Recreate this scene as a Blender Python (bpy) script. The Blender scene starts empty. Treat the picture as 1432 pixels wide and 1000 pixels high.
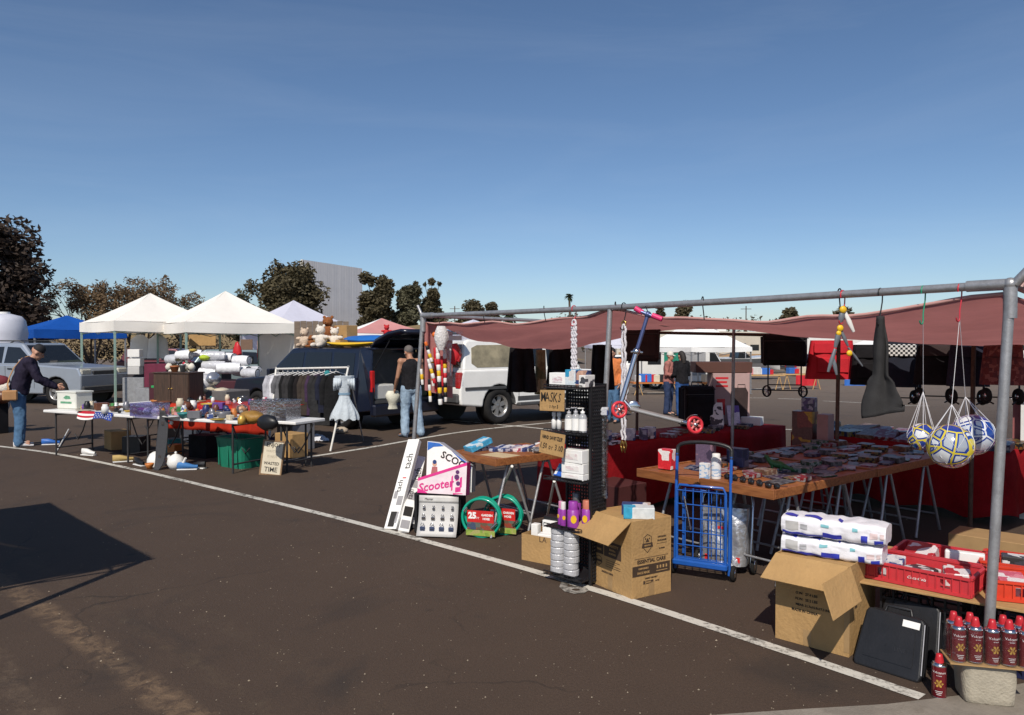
import bpy,math,random
from mathutils import Vector,Matrix,noise,Euler
scn=bpy.context.scene
COL=scn.collection
R=math.radians
rnd=random.Random(11)
# ---------------------------------------------------------------- camera, sky, sun, exposure
EYE=1.72
PITCH=R(1.07)
FPX=1070.0
cam_d=bpy.data.cameras.new('camera')
cam_d.sensor_width=36.0
cam_d.lens=36.0*FPX/1432.0
cam_d.clip_start=0.05
cam_d.clip_end=3000.0
cam=bpy.data.objects.new('camera',cam_d)
COL.objects.link(cam)
cam.location=(0,0,EYE)
cam.rotation_euler=(R(90)-PITCH,0,0)
scn.camera=cam
SUN_EL=R(44)
SHX,SHY=0.22,0.975
world=bpy.data.worlds.new('World')
scn.world=world
world.use_nodes=True
wt=world.node_tree
wt.nodes.clear()
w_out=wt.nodes.new('ShaderNodeOutputWorld')
w_bg=wt.nodes.new('ShaderNodeBackground')
w_sky=wt.nodes.new('ShaderNodeTexSky')
w_sky.sky_type='NISHITA'
w_sky.sun_disc=False
w_sky.sun_elevation=SUN_EL
w_sky.sun_rotation=math.atan2(-SHX,-SHY)
w_sky.altitude=0
w_sky.air_density=0.8
w_sky.dust_density=0.5
w_sky.ozone_density=3.0
w_bg.inputs['Strength'].default_value=0.101
# thin cirrus: stretched noise, very faint
w_tc=wt.nodes.new('ShaderNodeTexCoord')
w_mp=wt.nodes.new('ShaderNodeMapping')
w_mp.inputs['Rotation'].default_value=(0.25,-0.18,0.3)
w_mp.inputs['Scale'].default_value=(1.0,0.8,7.0)
w_nz=wt.nodes.new('ShaderNodeTexNoise')
w_nz.inputs['Scale'].default_value=1.7
w_nz.inputs['Detail'].default_value=7
w_nz.inputs['Roughness'].default_value=0.6
w_nz.inputs['Distortion'].default_value=0.8
w_rp=wt.nodes.new('ShaderNodeValToRGB')
w_rp.color_ramp.elements[0].position=0.46
w_rp.color_ramp.elements[0].color=(0,0,0,1)
w_rp.color_ramp.elements[1].position=0.85
w_rp.color_ramp.elements[1].color=(0.06,0.06,0.06,1)
w_mx=wt.nodes.new('ShaderNodeMixRGB')
w_mx.inputs['Color2'].default_value=(8.5,9.0,9.6,1)
L=wt.links.new
L(w_tc.outputs['Generated'],w_mp.inputs['Vector'])
L(w_mp.outputs['Vector'],w_nz.inputs['Vector'])
L(w_nz.outputs['Fac'],w_rp.inputs['Fac'])
L(w_rp.outputs['Color'],w_mx.inputs['Fac'])
L(w_sky.outputs['Color'],w_mx.inputs['Color1'])
w_hs=wt.nodes.new('ShaderNodeHueSaturation')
w_hs.inputs['Saturation'].default_value=1.05
L(w_mx.outputs['Color'],w_hs.inputs['Color'])
L(w_hs.outputs['Color'],w_bg.inputs['Color'])
L(w_bg.outputs['Background'],w_out.inputs['Surface'])
sun_d=bpy.data.lights.new('sun','SUN')
sun_d.energy=4.5
sun_d.angle=R(0.55)
sun_d.color=(1.0,0.93,0.82)
sun=bpy.data.objects.new('sun',sun_d)
COL.objects.link(sun)
sdir=Vector((SHX,SHY,0)).normalized()*math.cos(SUN_EL)+Vector((0,0,-math.sin(SUN_EL)))
sun.rotation_euler=sdir.to_track_quat('-Z','Y').to_euler()
scn.view_settings.view_transform='Standard'
scn.view_settings.look='None'
scn.view_settings.gamma=1.0
scn.view_settings.use_curve_mapping=False
scn.view_settings.exposure=0.0
# ---------------------------------------------------------------- where things stand
def ss(a,b,x):
 t=max(0.0,min(1.0,(x-a)/(b-a)))
 return t*t*(3-2*t)
def gz(x,y):
 """height of the lot: it dips gently beyond the stall on the right"""
 return-0.5*ss(12,32,y)*ss(-2,5,x)
def ray(px,py):
 a=-PITCH
 xc,yc=(px-716)/FPX,(500-py)/FPX
 f=Vector((0,math.cos(a),math.sin(a)))
 u=Vector((0,-math.sin(a),math.cos(a)))
 return f+Vector((1,0,0))*xc+u*yc
def G(px,py,z=0.0):
 d=ray(px,py)
 t=(z-EYE)/d.z
 return Vector((d.x*t,d.y*t,z))
def P(px,py,Y):
 d=ray(px,py)
 t=Y/d.y
 return Vector((d.x*t,Y,EYE+d.z*t))
P0=Vector((2.39,3.83,0))
SX=Vector((0.624,-0.781,0))
SY=Vector((0.781,0.624,0))
SR=math.atan2(SX.y,SX.x)
def S(a,b,z=0.0):
 return P0-SX*a+SY*b+Vector((0,0,z))
 # ---------------------------------------------------------------- materials
_mats={}
def _nodes(name):
 m=bpy.data.materials.new(name)
 m.use_nodes=True
 nt=m.node_tree
 b=nt.nodes['Principled BSDF']
 return m,nt,b
def mat(name,col,rough=.6,metal=0.0,var=.12,scale=7.0,bump=0.0,bscale=90.0,spec=.5,coat=0.0,trans=0.0,alpha=1.0,transl=0.0,ior=1.45,dirt=0.0):
 key=name
 if key in _mats:
  return _mats[key]
 m,nt,b=_nodes(name)
 N,Lk=nt.nodes.new,nt.links.new
 tc=N('ShaderNodeTexCoord')
 nz=N('ShaderNodeTexNoise')
 nz.inputs['Scale'].default_value=scale
 nz.inputs['Detail'].default_value=5
 nz.inputs['Roughness'].default_value=.65
 Lk(tc.outputs['Object'],nz.inputs['Vector'])
 rp=N('ShaderNodeValToRGB')
 e=rp.color_ramp.elements
 e[0].position,e[1].position=.3,.7
 e[0].color=(*[max(0,c*(1-var))for c in col],1)
 e[1].color=(*[min(1,c*(1+var))for c in col],1)
 Lk(nz.outputs['Fac'],rp.inputs['Fac'])
 out=rp.outputs['Color']
 if dirt:
  n2=N('ShaderNodeTexNoise')
  n2.inputs['Scale'].default_value=scale*2.7
  n2.inputs['Detail'].default_value=8
  n2.inputs['Roughness'].default_value=.75
  Lk(tc.outputs['Object'],n2.inputs['Vector'])
  r2=N('ShaderNodeValToRGB')
  r2.color_ramp.elements[0].position,r2.color_ramp.elements[1].position=.5,.75
  r2.color_ramp.elements[0].color=(0,0,0,1)
  r2.color_ramp.elements[1].color=(dirt,dirt,dirt,1)
  Lk(n2.outputs['Fac'],r2.inputs['Fac'])
  mx=N('ShaderNodeMixRGB')
  mx.inputs['Color2'].default_value=(.12,.095,.07,1)
  Lk(r2.outputs['Color'],mx.inputs['Fac'])
  Lk(out,mx.inputs['Color1'])
  out=mx.outputs['Color']
 Lk(out,b.inputs['Base Color'])
 b.inputs['Roughness'].default_value=rough
 b.inputs['Metallic'].default_value=metal
 b.inputs['Specular IOR Level'].default_value=spec
 b.inputs['Coat Weight'].default_value=coat
 b.inputs['Coat Roughness'].default_value=.08
 b.inputs['IOR'].default_value=ior
 b.inputs['Transmission Weight'].default_value=trans
 b.inputs['Alpha'].default_value=alpha
 if bump:
  n3=N('ShaderNodeTexNoise')
  n3.inputs['Scale'].default_value=bscale
  n3.inputs['Detail'].default_value=4
  Lk(tc.outputs['Object'],n3.inputs['Vector'])
  bp=N('ShaderNodeBump')
  bp.inputs['Strength'].default_value=bump
  bp.inputs['Distance'].default_value=.02
  Lk(n3.outputs['Fac'],bp.inputs['Height'])
  Lk(bp.outputs['Normal'],b.inputs['Normal'])
 if transl:
  tl=N('ShaderNodeBsdfTranslucent')
  Lk(out,tl.inputs['Color'])
  mxs=N('ShaderNodeMixShader')
  mxs.inputs['Fac'].default_value=transl
  Lk(b.outputs['BSDF'],mxs.inputs[1])
  Lk(tl.outputs['BSDF'],mxs.inputs[2])
  Lk(mxs.outputs['Shader'],nt.nodes['Material Output'].inputs['Surface'])
 _mats[key]=m
 return m
def printed(name,cols,scale=9.0,rough=.4,bands=False):
 """packaging print: blocks of a few flat colours in uneven cells"""
 if name in _mats:
  return _mats[name]
 m,nt,b=_nodes(name)
 N,Lk=nt.nodes.new,nt.links.new
 tc=N('ShaderNodeTexCoord')
 mp=N('ShaderNodeMapping')
 mp.inputs['Location'].default_value=(hash_f(name)*7,hash_f(name+'b')*7,hash_f(name+'c')*7)
 mp.inputs['Scale'].default_value=(1,1,2.4 if bands else 1)
 Lk(tc.outputs['Object'],mp.inputs['Vector'])
 vo=N('ShaderNodeTexVoronoi')
 vo.distance='CHEBYCHEV'
 vo.inputs['Scale'].default_value=scale
 Lk(mp.outputs['Vector'],vo.inputs['Vector'])
 sep=N('ShaderNodeSeparateColor')
 Lk(vo.outputs['Color'],sep.inputs['Color'])
 rp=N('ShaderNodeValToRGB')
 rp.color_ramp.interpolation='CONSTANT'
 e=rp.color_ramp.elements
 while len(e)<len(cols):
  e.new(.5)
 for i,c in enumerate(cols):
  e[i].position=i/len(cols)
  e[i].color=(*c,1)
 Lk(sep.outputs['Red'],rp.inputs['Fac'])
 nz=N('ShaderNodeTexNoise')
 nz.inputs['Scale'].default_value=scale*6
 nz.inputs['Detail'].default_value=3
 Lk(mp.outputs['Vector'],nz.inputs['Vector'])
 mx=N('ShaderNodeMixRGB')
 mx.blend_type='OVERLAY'
 mx.inputs['Fac'].default_value=.55
 Lk(rp.outputs['Color'],mx.inputs['Color1'])
 Lk(nz.outputs['Fac'],mx.inputs['Color2'])
 Lk(mx.outputs['Color'],b.inputs['Base Color'])
 b.inputs['Roughness'].default_value=rough
 _mats[name]=m
 return m
def hash_f(s):
 h=7
 for c in s:
  h=(h*131+ord(c))%1000003
 return h/1000003
def wood(name,c1,c2,rough=.55,axis=0):
 if name in _mats:
  return _mats[name]
 m,nt,b=_nodes(name)
 N,Lk=nt.nodes.new,nt.links.new
 tc=N('ShaderNodeTexCoord')
 mp=N('ShaderNodeMapping')
 sc=[14,14,14]
 sc[axis]=1.2
 mp.inputs['Scale'].default_value=sc
 Lk(tc.outputs['Object'],mp.inputs['Vector'])
 nz=N('ShaderNodeTexNoise')
 nz.inputs['Scale'].default_value=3
 nz.inputs['Detail'].default_value=7
 nz.inputs['Distortion'].default_value=1.2
 Lk(mp.outputs['Vector'],nz.inputs['Vector'])
 rp=N('ShaderNodeValToRGB')
 rp.color_ramp.elements[0].position,rp.color_ramp.elements[1].position=.35,.68
 rp.color_ramp.elements[0].color=(*c1,1)
 rp.color_ramp.elements[1].color=(*c2,1)
 Lk(nz.outputs['Fac'],rp.inputs['Fac'])
 Lk(rp.outputs['Color'],b.inputs['Base Color'])
 b.inputs['Roughness'].default_value=rough
 bp=N('ShaderNodeBump')
 bp.inputs['Strength'].default_value=.25
 bp.inputs['Distance'].default_value=.004
 Lk(nz.outputs['Fac'],bp.inputs['Height'])
 Lk(bp.outputs['Normal'],b.inputs['Normal'])
 _mats[name]=m
 return m
STEEL=mat('galvanised steel',(.36,.36,.37),.42,.55,.18,14,.12,120,dirt=.35)
BRSTEEL=mat('rusty brown steel',(.10,.062,.045),.7,.3,.3,20,.2)
CHROME=mat('chrome',(.62,.62,.63),.18,1.0,.05)
BLACKP=mat('black plastic',(.012,.012,.014),.42,0,.25,12,.06)
BLACKC=mat('black cloth',(.013,.012,.014),.9,0,.3,9,.3,200,spec=.2)
CHARC=mat('charcoal cloth',(.035,.034,.035),.9,0,.25,9,.3,200,spec=.2)
RUBBER=mat('tyre rubber',(.016,.015,.015),.85,0,.3,16,.2,60,spec=.3)
WHITEP=mat('white plastic',(.72,.71,.69),.42,0,.06,5,dirt=.12)
WHITEM=mat('white painted steel',(.70,.68,.63),.45,.0,.08,11,dirt=.25)
CARD=mat('cardboard',(.40,.245,.105),.8,0,.13,4,.25,45,spec=.2,dirt=.16)
CARDIN=mat('cardboard inside',(.33,.215,.105),.85,0,.1,5,.08,150,spec=.2)
INK=mat('black ink',(.018,.015,.013),.6,0,.1)
INKB=mat('brown ink',(.055,.033,.02),.7,0,.15)
RED=mat('red cloth',(.24,.008,.012),.8,0,.2,5,.3,40,spec=.15)
REDP=mat('red plastic',(.52,.022,.02),.38,0,.1,6,.05,80)
BLUEST=mat('blue painted steel',(.012,.085,.36),.35,.0,.12,10,coat=.3)
YELP=mat('yellow plastic',(.72,.44,.02),.4,0,.1)
GREENP=mat('green plastic',(.015,.22,.12),.42,0,.12,6)
SKIN=mat('light brown skin',(.36,.18,.11),.55,0,.1,14,.06,120)
SKIN2=mat('tan skin',(.45,.24,.16),.55,0,.1,14,.06,120)
HAIR=mat('dark hair',(.02,.014,.012),.6,0,.3,40,.4,150)
HAIRG=mat('grey cropped hair',(.13,.11,.10),.7,0,.3,60,.4,180)
DENIM=mat('blue denim',(.075,.15,.26),.85,0,.25,8,.25,220,spec=.2)
DENIML=mat('pale washed denim',(.27,.36,.46),.85,0,.28,6,.25,220,spec=.2)
GLASSD=mat('dark car glass',(.012,.014,.017),.06,0,.05,spec=.7)
def film(name,amt=.12,tint=(.95,.96,.98)):
 m,nt,b=_nodes(name)
 N,Lk=nt.nodes.new,nt.links.new
 tr=N('ShaderNodeBsdfTransparent');tr.inputs['Color'].default_value=(*tint,1)
 gl=N('ShaderNodeBsdfGlossy');gl.inputs['Roughness'].default_value=.12;gl.inputs['Color'].default_value=(.9,.9,.92,1)
 tc=N('ShaderNodeTexCoord');nz=N('ShaderNodeTexNoise');nz.inputs['Scale'].default_value=30;nz.inputs['Detail'].default_value=3
 Lk(tc.outputs['Object'],nz.inputs['Vector'])
 bp=N('ShaderNodeBump');bp.inputs['Strength'].default_value=.6;bp.inputs['Distance'].default_value=.01
 Lk(nz.outputs['Fac'],bp.inputs['Height']);Lk(bp.outputs['Normal'],gl.inputs['Normal'])
 mx=N('ShaderNodeMixShader');mx.inputs['Fac'].default_value=amt
 Lk(tr.outputs['BSDF'],mx.inputs[1]);Lk(gl.outputs['BSDF'],mx.inputs[2])
 Lk(mx.outputs['Shader'],nt.nodes['Material Output'].inputs['Surface'])
 _mats[name]=m
 return m
CLEARP=film('clear plastic film',.10)
WHITE=mat('white card',(.78,.77,.75),.5,0,.04)
GREYC=mat('grey card',(.48,.47,.46),.5,0,.05)
# ---------------------------------------------------------------- mesh builder
def fr(o,x,y):
 x=Vector(x).normalized();y=Vector(y).normalized()
 z=x.cross(y)
 return Matrix(((x.x,y.x,z.x,o[0]),(x.y,y.y,z.y,o[1]),(x.z,y.z,z.z,o[2]),(0,0,0,1)))
def TR(loc,rz=0,rx=0,ry=0):
 return Matrix.Translation(Vector(loc))@Euler((rx,ry,rz)).to_matrix().to_4x4()
class MB:
 def __init__(s,m=None):
  s.v,s.f,s.mi,s.sm,s.mats=[],[],[],[],[]
  s.T=Matrix()
  s.cur=0
  if m:s.use(m)
 def use(s,m):
  if m not in s.mats:s.mats.append(m)
  s.cur=s.mats.index(m)
  return s
 def add(s,vs,fs,smooth=False):
  n=len(s.v)
  T=s.T
  s.v.extend([tuple(T@Vector(v))for v in vs])
  for f in fs:
   s.f.append(tuple(i+n for i in f));s.mi.append(s.cur);s.sm.append(smooth)
  return s
 def box(s,c,d,ch=0.0,rz=0,rx=0,ry=0):
  old=s.T
  s.T=s.T@TR(c,rz,rx,ry)
  x,y,z=d[0]/2,d[1]/2,d[2]/2
  if ch<=0:
   vs=[(sx*x,sy*y,sz*z)for sx in(-1,1)for sy in(-1,1)for sz in(-1,1)]
   s.add(vs,[(0,1,3,2),(4,6,7,5),(0,4,5,1),(2,3,7,6),(0,2,6,4),(1,5,7,3)])
  else:
   ch=min(ch,x*.45,y*.45,z*.45)
   vs,idx=[],{}
   for sx in(-1,1):
    for sy in(-1,1):
     for sz in(-1,1):
      for k in range(3):
       p=[sx*(x-ch),sy*(y-ch),sz*(z-ch)]
       p[k]=(sx*x,sy*y,sz*z)[k]
       idx[(sx,sy,sz,k)]=len(vs);vs.append(tuple(p))
   fs=[]
   for k in range(3):
    a,b=[i for i in range(3)if i!=k]
    for sg in(-1,1):
     q=[]
     for(u,w)in((-1,-1),(1,-1),(1,1),(-1,1)):
      t=[0,0,0];t[k]=sg;t[a]=u;t[b]=w
      q.append(idx[(t[0],t[1],t[2],k)])
     fs.append(tuple(q))
   for k in range(3):
    a,b=[i for i in range(3)if i!=k]
    for u in(-1,1):
     for w in(-1,1):
      q=[]
      for(sg,kk)in((-1,a),(1,a),(1,b),(-1,b)):
       t=[0,0,0];t[k]=sg;t[a]=u;t[b]=w
       q.append(idx[(t[0],t[1],t[2],kk)])
      fs.append(tuple(q))
   for sx in(-1,1):
    for sy in(-1,1):
     for sz in(-1,1):
      fs.append(tuple(idx[(sx,sy,sz,k)]for k in range(3)))
   s.add(vs,fs)
  s.T=old
  return s
 def tube(s,pts,r,n=8,closed=False,smooth=True,sq=1.0):
  pts=[Vector(p)for p in pts]
  m=len(pts)
  rs=r if isinstance(r,(list,tuple))else[r]*m
  vs,fs=[],[]
  up=None
  for i,p in enumerate(pts):
   if closed:d=pts[(i+1)%m]-pts[i-1]
   else:d=pts[min(i+1,m-1)]-pts[max(i-1,0)]
   d.normalize()
   if up is None:
    up=Vector((0,0,1))if abs(d.z)<.9 else Vector((0,1,0))
   a=d.cross(up)
   if a.length<1e-5:a=d.orthogonal()
   a.normalize();b=a.cross(d).normalized();up=b
   for k in range(n):
    t=2*math.pi*k/n
    vs.append(p+a*(math.cos(t)*rs[i])+b*(math.sin(t)*rs[i]*sq))
  seg=m if closed else m-1
  for i in range(seg):
   j=(i+1)%m
   for k in range(n):
    l=(k+1)%n
    fs.append((i*n+k,i*n+l,j*n+l,j*n+k))
  s.add(vs,fs,smooth)
  if not closed:
   s.add(vs[:n],[tuple(range(n))[::-1]])
   s.add(vs[-n:],[tuple(range(n))])
  return s
 def lathe(s,prof,c=(0,0,0),n=18,smooth=True,axis=None):
  old=s.T
  M=Matrix.Translation(Vector(c))
  if axis is not None:
   M=M@Vector(axis).to_track_quat('Z','Y').to_matrix().to_4x4()
  s.T=s.T@M
  vs,fs=[],[]
  for(r,z)in prof:
   for k in range(n):
    t=2*math.pi*k/n
    vs.append((max(r,1e-4)*math.cos(t),max(r,1e-4)*math.sin(t),z))
  for i in range(len(prof)-1):
   for k in range(n):
    l=(k+1)%n
    fs.append((i*n+k,i*n+l,(i+1)*n+l,(i+1)*n+k))
  s.add(vs,fs,smooth)
  s.T=old
  return s
 def cyl(s,c,r,h,n=16,r2=None,axis=None,ch=0.0):
  r2=r if r2 is None else r2
  if ch:prof=[(0,0),(r-ch,0),(r,ch),(r2,h-ch),(r2-ch,h),(0,h)]
  else:prof=[(0,0),(r,0),(r,.0001),(r2,h-.0001),(r2,h),(0,h)]
  return s.lathe(prof,c,n,True,axis)
 def prism(s,poly,d0,d1,smooth=False):
  """polygon in local (x, z), thickness along y from d0 to d1"""
  n=len(poly)
  vs=[(p[0],d0,p[1])for p in poly]+[(p[0],d1,p[1])for p in poly]
  fs=[tuple(range(n)),tuple(range(2*n-1,n-1,-1))]
  fs+=[(i,i+n,(i+1)%n+n,(i+1)%n)for i in range(n)]
  return s.add(vs,fs,smooth)
 def grid(s,fn,nu,nv,smooth=True,th=0.0):
  vs=[fn(i/nu,j/nv)for i in range(nu+1)for j in range(nv+1)]
  fs=[(i*(nv+1)+j,(i+1)*(nv+1)+j,(i+1)*(nv+1)+j+1,i*(nv+1)+j+1)for i in range(nu)for j in range(nv)]
  s.add(vs,fs,smooth)
  return s
 def ball(s,c,r,n=12,m=8,jit=0.0,seed=0):
  rx,ry,rz=r if isinstance(r,(tuple,list))else(r,r,r)
  q=random.Random(seed)
  vs,fs=[],[]
  for i in range(m+1):
   ph=math.pi*i/m
   for k in range(n):
    t=2*math.pi*k/n
    j=1+q.uniform(-jit,jit)
    vs.append((c[0]+rx*j*math.sin(ph)*math.cos(t),c[1]+ry*j*math.sin(ph)*math.sin(t),c[2]+rz*j*math.cos(ph)))
  for i in range(m):
   for k in range(n):
    l=(k+1)%n
    fs.append((i*n+k,(i+1)*n+k,(i+1)*n+l,i*n+l))
  return s.add(vs,fs,True)
 def txt(s,body,size,M,ex=.0006,align='CENTER',sx=1.0,shear=0.0,bold=0.0):
  c=bpy.data.curves.new('t','FONT')
  c.body=body;c.size=size;c.extrude=ex;c.align_x=align;c.align_y='CENTER'
  c.resolution_u=2;c.shear=shear;c.offset=bold
  o=bpy.data.objects.new('t',c)
  me=bpy.data.meshes.new_from_object(o)
  old=s.T
  s.T=s.T@M
  s.add([(v.co.x*sx,v.co.y,v.co.z)for v in me.vertices],[tuple(p.vertices)for p in me.polygons])
  s.T=old
  bpy.data.objects.remove(o);bpy.data.curves.remove(c);bpy.data.meshes.remove(me)
  return s
 def hand(s,body,size,M,sx=.8):
  q=random.Random(len(body)*7)
  wd=[(.34 if c in 'Ii.1 ' else.62)*size*sx for c in body]
  x=-sum(wd)/2
  for c,w in zip(body,wd):
   if c!=' ':
    k=size*q.uniform(.9,1.12)
    s.txt(c,k,M@Matrix.Translation((x+w/2,q.uniform(-.05,.05)*size,0))@Matrix.Rotation(q.uniform(-.10,.10),4,'Z'),sx=sx*q.uniform(.88,1.08),shear=q.uniform(-.05,.2),bold=q.uniform(0,.0012))
   x+=w
  return s
 def mesh(s,name):
  me=bpy.data.meshes.new(name)
  me.from_pydata(s.v,[],s.f)
  for m in s.mats:me.materials.append(m)
  me.polygons.foreach_set('material_index',s.mi)
  me.polygons.foreach_set('use_smooth',s.sm)
  me.update()
  return me
def obj(name,mb,parent=None,loc=(0,0,0),rz=0,rx=0,ry=0,bevel=0.0,seg=2,fixn=False,solid=0.0,sub=0):
 me=mb.mesh(name)if isinstance(mb,MB)else mb
 if fixn:
  import bmesh
  bm=bmesh.new();bm.from_mesh(me)
  bmesh.ops.recalc_face_normals(bm,faces=bm.faces)
  bm.to_mesh(me);bm.free()
 o=bpy.data.objects.new(name,me)
 COL.objects.link(o)
 o.location=loc;o.rotation_euler=(rx,ry,rz)
 if parent:o.parent=parent
 if sub:
  q=o.modifiers.new('sub','SUBSURF');q.levels=q.render_levels=sub
 if solid:
  q=o.modifiers.new('solid','SOLIDIFY');q.thickness=solid
 if bevel:
  q=o.modifiers.new('bev','BEVEL');q.width=bevel;q.segments=seg
  q.limit_method='ANGLE';q.angle_limit=R(35)
 return o
SEEN={}
def tag(o,label,cat,group=None,kind=None):
 if label:o['label']=label
 if cat:o['category']=cat
 if group:o['group']=group
 if kind:o['kind']=kind
 return o
def thing(name,label,cat,loc=(0,0,0),rz=0,group=None):
 o=bpy.data.objects.new(name,None)
 COL.objects.link(o)
 o.location=loc;o.rotation_euler=(0,0,rz)
 o.empty_display_size=.1
 return tag(o,label,cat,group)
def solo(name,mb,label,cat,loc=(0,0,0),rz=0,group=None,**k):
 return tag(obj(name,mb,None,loc,rz,**k),label,cat,group)
def struct(name,mb,**k):
 o=obj(name,mb,**k);o['kind']='structure'
 return o
def copy_tree(o,parent=None):
 c=o.copy();COL.objects.link(c);c.parent=parent
 for ch in o.children:copy_tree(ch,c)
 return c
def arc(cx,cy,r,a0,a1,n):
 return[(cx+r*math.cos(R(a0+(a1-a0)*i/n)),cy+r*math.sin(R(a0+(a1-a0)*i/n)))for i in range(n+1)]
def remeshed(mb,name,voxel=.014,smooth=3,fold=0.0):
 """melt overlapping shapes into one continuous surface"""
 me=mb.mesh(name)
 o=bpy.data.objects.new(name,me)
 COL.objects.link(o)
 q=o.modifiers.new('r','REMESH');q.mode='VOXEL';q.voxel_size=voxel;q.use_smooth_shade=True
 q=o.modifiers.new('s','SMOOTH');q.iterations=smooth;q.factor=.5
 dg=bpy.context.evaluated_depsgraph_get()
 out=bpy.data.meshes.new_from_object(o.evaluated_get(dg))
 bpy.data.objects.remove(o);bpy.data.meshes.remove(me)
 if fold:
  nn=[v.normal.copy()for v in out.vertices]
  for v,n in zip(out.vertices,nn):
   c=v.co
   v.co=c+n*fold*(noise.noise(Vector((c.x*16,c.y*16,c.z*9+c.x*8)))+.7*noise.noise(Vector((c.x*34,c.y*34,c.z*22))))
 return out
 # ================================================================ GROUND
def asphalt():
 m,nt,b=_nodes('asphalt')
 N,Lk=nt.nodes.new,nt.links.new
 tc=N('ShaderNodeTexCoord')
 def nz(scale,det=6,ro=.6,dist=0,vec=None):
  n=N('ShaderNodeTexNoise')
  n.inputs['Scale'].default_value=scale;n.inputs['Detail'].default_value=det
  n.inputs['Roughness'].default_value=ro;n.inputs['Distortion'].default_value=dist
  Lk(vec or tc.outputs['Object'],n.inputs['Vector'])
  return n.outputs['Fac']
 def ramp(f,p0,p1,c0=(0,0,0),c1=(1,1,1)):
  r=N('ShaderNodeValToRGB')
  e=r.color_ramp.elements
  e[0].position,e[1].position=p0,p1
  e[0].color,e[1].color=(*c0,1),(*c1,1)
  Lk(f,r.inputs['Fac'])
  return r.outputs['Color']
 def mix(f,a,c,mode='MIX'):
  x=N('ShaderNodeMixRGB');x.blend_type=mode
  for s,v in((x.inputs['Fac'],f),(x.inputs['Color1'],a),(x.inputs['Color2'],c)):
   if isinstance(v,(int,float)):s.default_value=v
   elif isinstance(v,tuple):s.default_value=(*v,1)
   else:Lk(v,s)
  return x.outputs['Color']
 def math_(op,a,c=None):
  x=N('ShaderNodeMath');x.operation=op
  for i,v in enumerate((a,c)):
   if v is None:continue
   if isinstance(v,(int,float)):x.inputs[i].default_value=v
   else:Lk(v,x.inputs[i])
  return x.outputs[0]
 base=ramp(nz(.35,8,.6,.4),.3,.72,(0.0370,0.0230,0.0155),(0.0750,0.0480,0.0320))
 base=mix(ramp(nz(2.2,8,.7),.35,.75),base,(0.0770,0.0490,0.0325),'MIX')
 base=mix(.5,base,ramp(nz(75,5,.8),.3,.75,(0.0150,0.0095,0.0065),(0.1200,0.0800,0.0570)),'MIX')
 base=mix(.35,base,ramp(nz(210,4,.8),.35,.7,(0.0100,0.0069,0.0054),(0.1600,0.1075,0.0770)),'MIX')
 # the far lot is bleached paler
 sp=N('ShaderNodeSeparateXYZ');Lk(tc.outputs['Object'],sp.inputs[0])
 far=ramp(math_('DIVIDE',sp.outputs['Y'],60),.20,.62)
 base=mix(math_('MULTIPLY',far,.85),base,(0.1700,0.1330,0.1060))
 # two worn sandy tracks running along the driving lane
 mp=N('ShaderNodeMapping');mp.vector_type='POINT'
 ang=math.atan2(-1.43,1.55)
 mp.inputs['Rotation'].default_value=(0,0,-ang)
 Lk(tc.outputs['Object'],mp.inputs['Vector'])
 s2=N('ShaderNodeSeparateXYZ');Lk(mp.outputs['Vector'],s2.inputs[0])
 def track(px,py,w,amt,lo,hi,col,base):
  p=G(px,py)
  v0=-p.x*math.sin(ang)+p.y*math.cos(ang)
  d=math_('ABSOLUTE',math_('SUBTRACT',s2.outputs['Y'],v0))
  d=math_('ADD',d,math_('MULTIPLY',math_('SUBTRACT',nz(2.6,6,.7),.5),.13))
  band=ramp(math_('DIVIDE',d,w),.35,1.0,(1,1,1),(0,0,0))
  grit=ramp(nz(9,9,.8,.6),lo,hi)
  u0=p.x*math.cos(ang)+p.y*math.sin(ang)
  along=ramp(math_('DIVIDE',math_('ABSOLUTE',math_('SUBTRACT',s2.outputs['X'],u0)),4.2),.3,1.0,(1,1,1),(0,0,0))
  return mix(math_('MULTIPLY',math_('MULTIPLY',band,grit),math_('MULTIPLY',along,amt)),base,col)
 base=track(165,930,.11,.8,.42,.68,(.26,.17,.10),base)
 base=track(20,965,.12,.45,.44,.72,(.21,.15,.10),base)
 base=track(275,930,.07,.35,.46,.75,(.15,.11,.065),base)
 base=track(420,930,.12,.2,.46,.8,(.15,.115,.07),base)
 # dark oily patches
 base=mix(math_('MULTIPLY',ramp(nz(.8,6,.65,.8),.56,.72),.55),base,(.024,.021,.02))
 # pale grit
 vo=N('ShaderNodeTexVoronoi');vo.inputs['Scale'].default_value=34
 Lk(tc.outputs['Object'],vo.inputs['Vector'])
 sc=N('ShaderNodeSeparateColor');Lk(vo.outputs['Color'],sc.inputs['Color'])
 speck=math_('MULTIPLY',math_('LESS_THAN',vo.outputs['Distance'],.12),math_('GREATER_THAN',sc.outputs['Green'],.86))
 base=mix(math_('MULTIPLY',speck,.8),base,(.27,.22,.16))
 # old gum and oil spots
 v3=N('ShaderNodeTexVoronoi');v3.inputs['Scale'].default_value=2.3
 Lk(tc.outputs['Object'],v3.inputs['Vector'])
 s3=N('ShaderNodeSeparateColor');Lk(v3.outputs['Color'],s3.inputs['Color'])
 spot=math_('MULTIPLY',ramp(v3.outputs['Distance'],.03,.11,(1,1,1),(0,0,0)),math_('GREATER_THAN',s3.outputs['Red'],.55))
 base=mix(math_('MULTIPLY',spot,.55),base,(.014,.012,.011))
 # hairline cracks
 v2=N('ShaderNodeTexVoronoi');v2.feature='DISTANCE_TO_EDGE';v2.inputs['Scale'].default_value=.42
 wv=N('ShaderNodeVectorMath');wv.operation='ADD'
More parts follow.
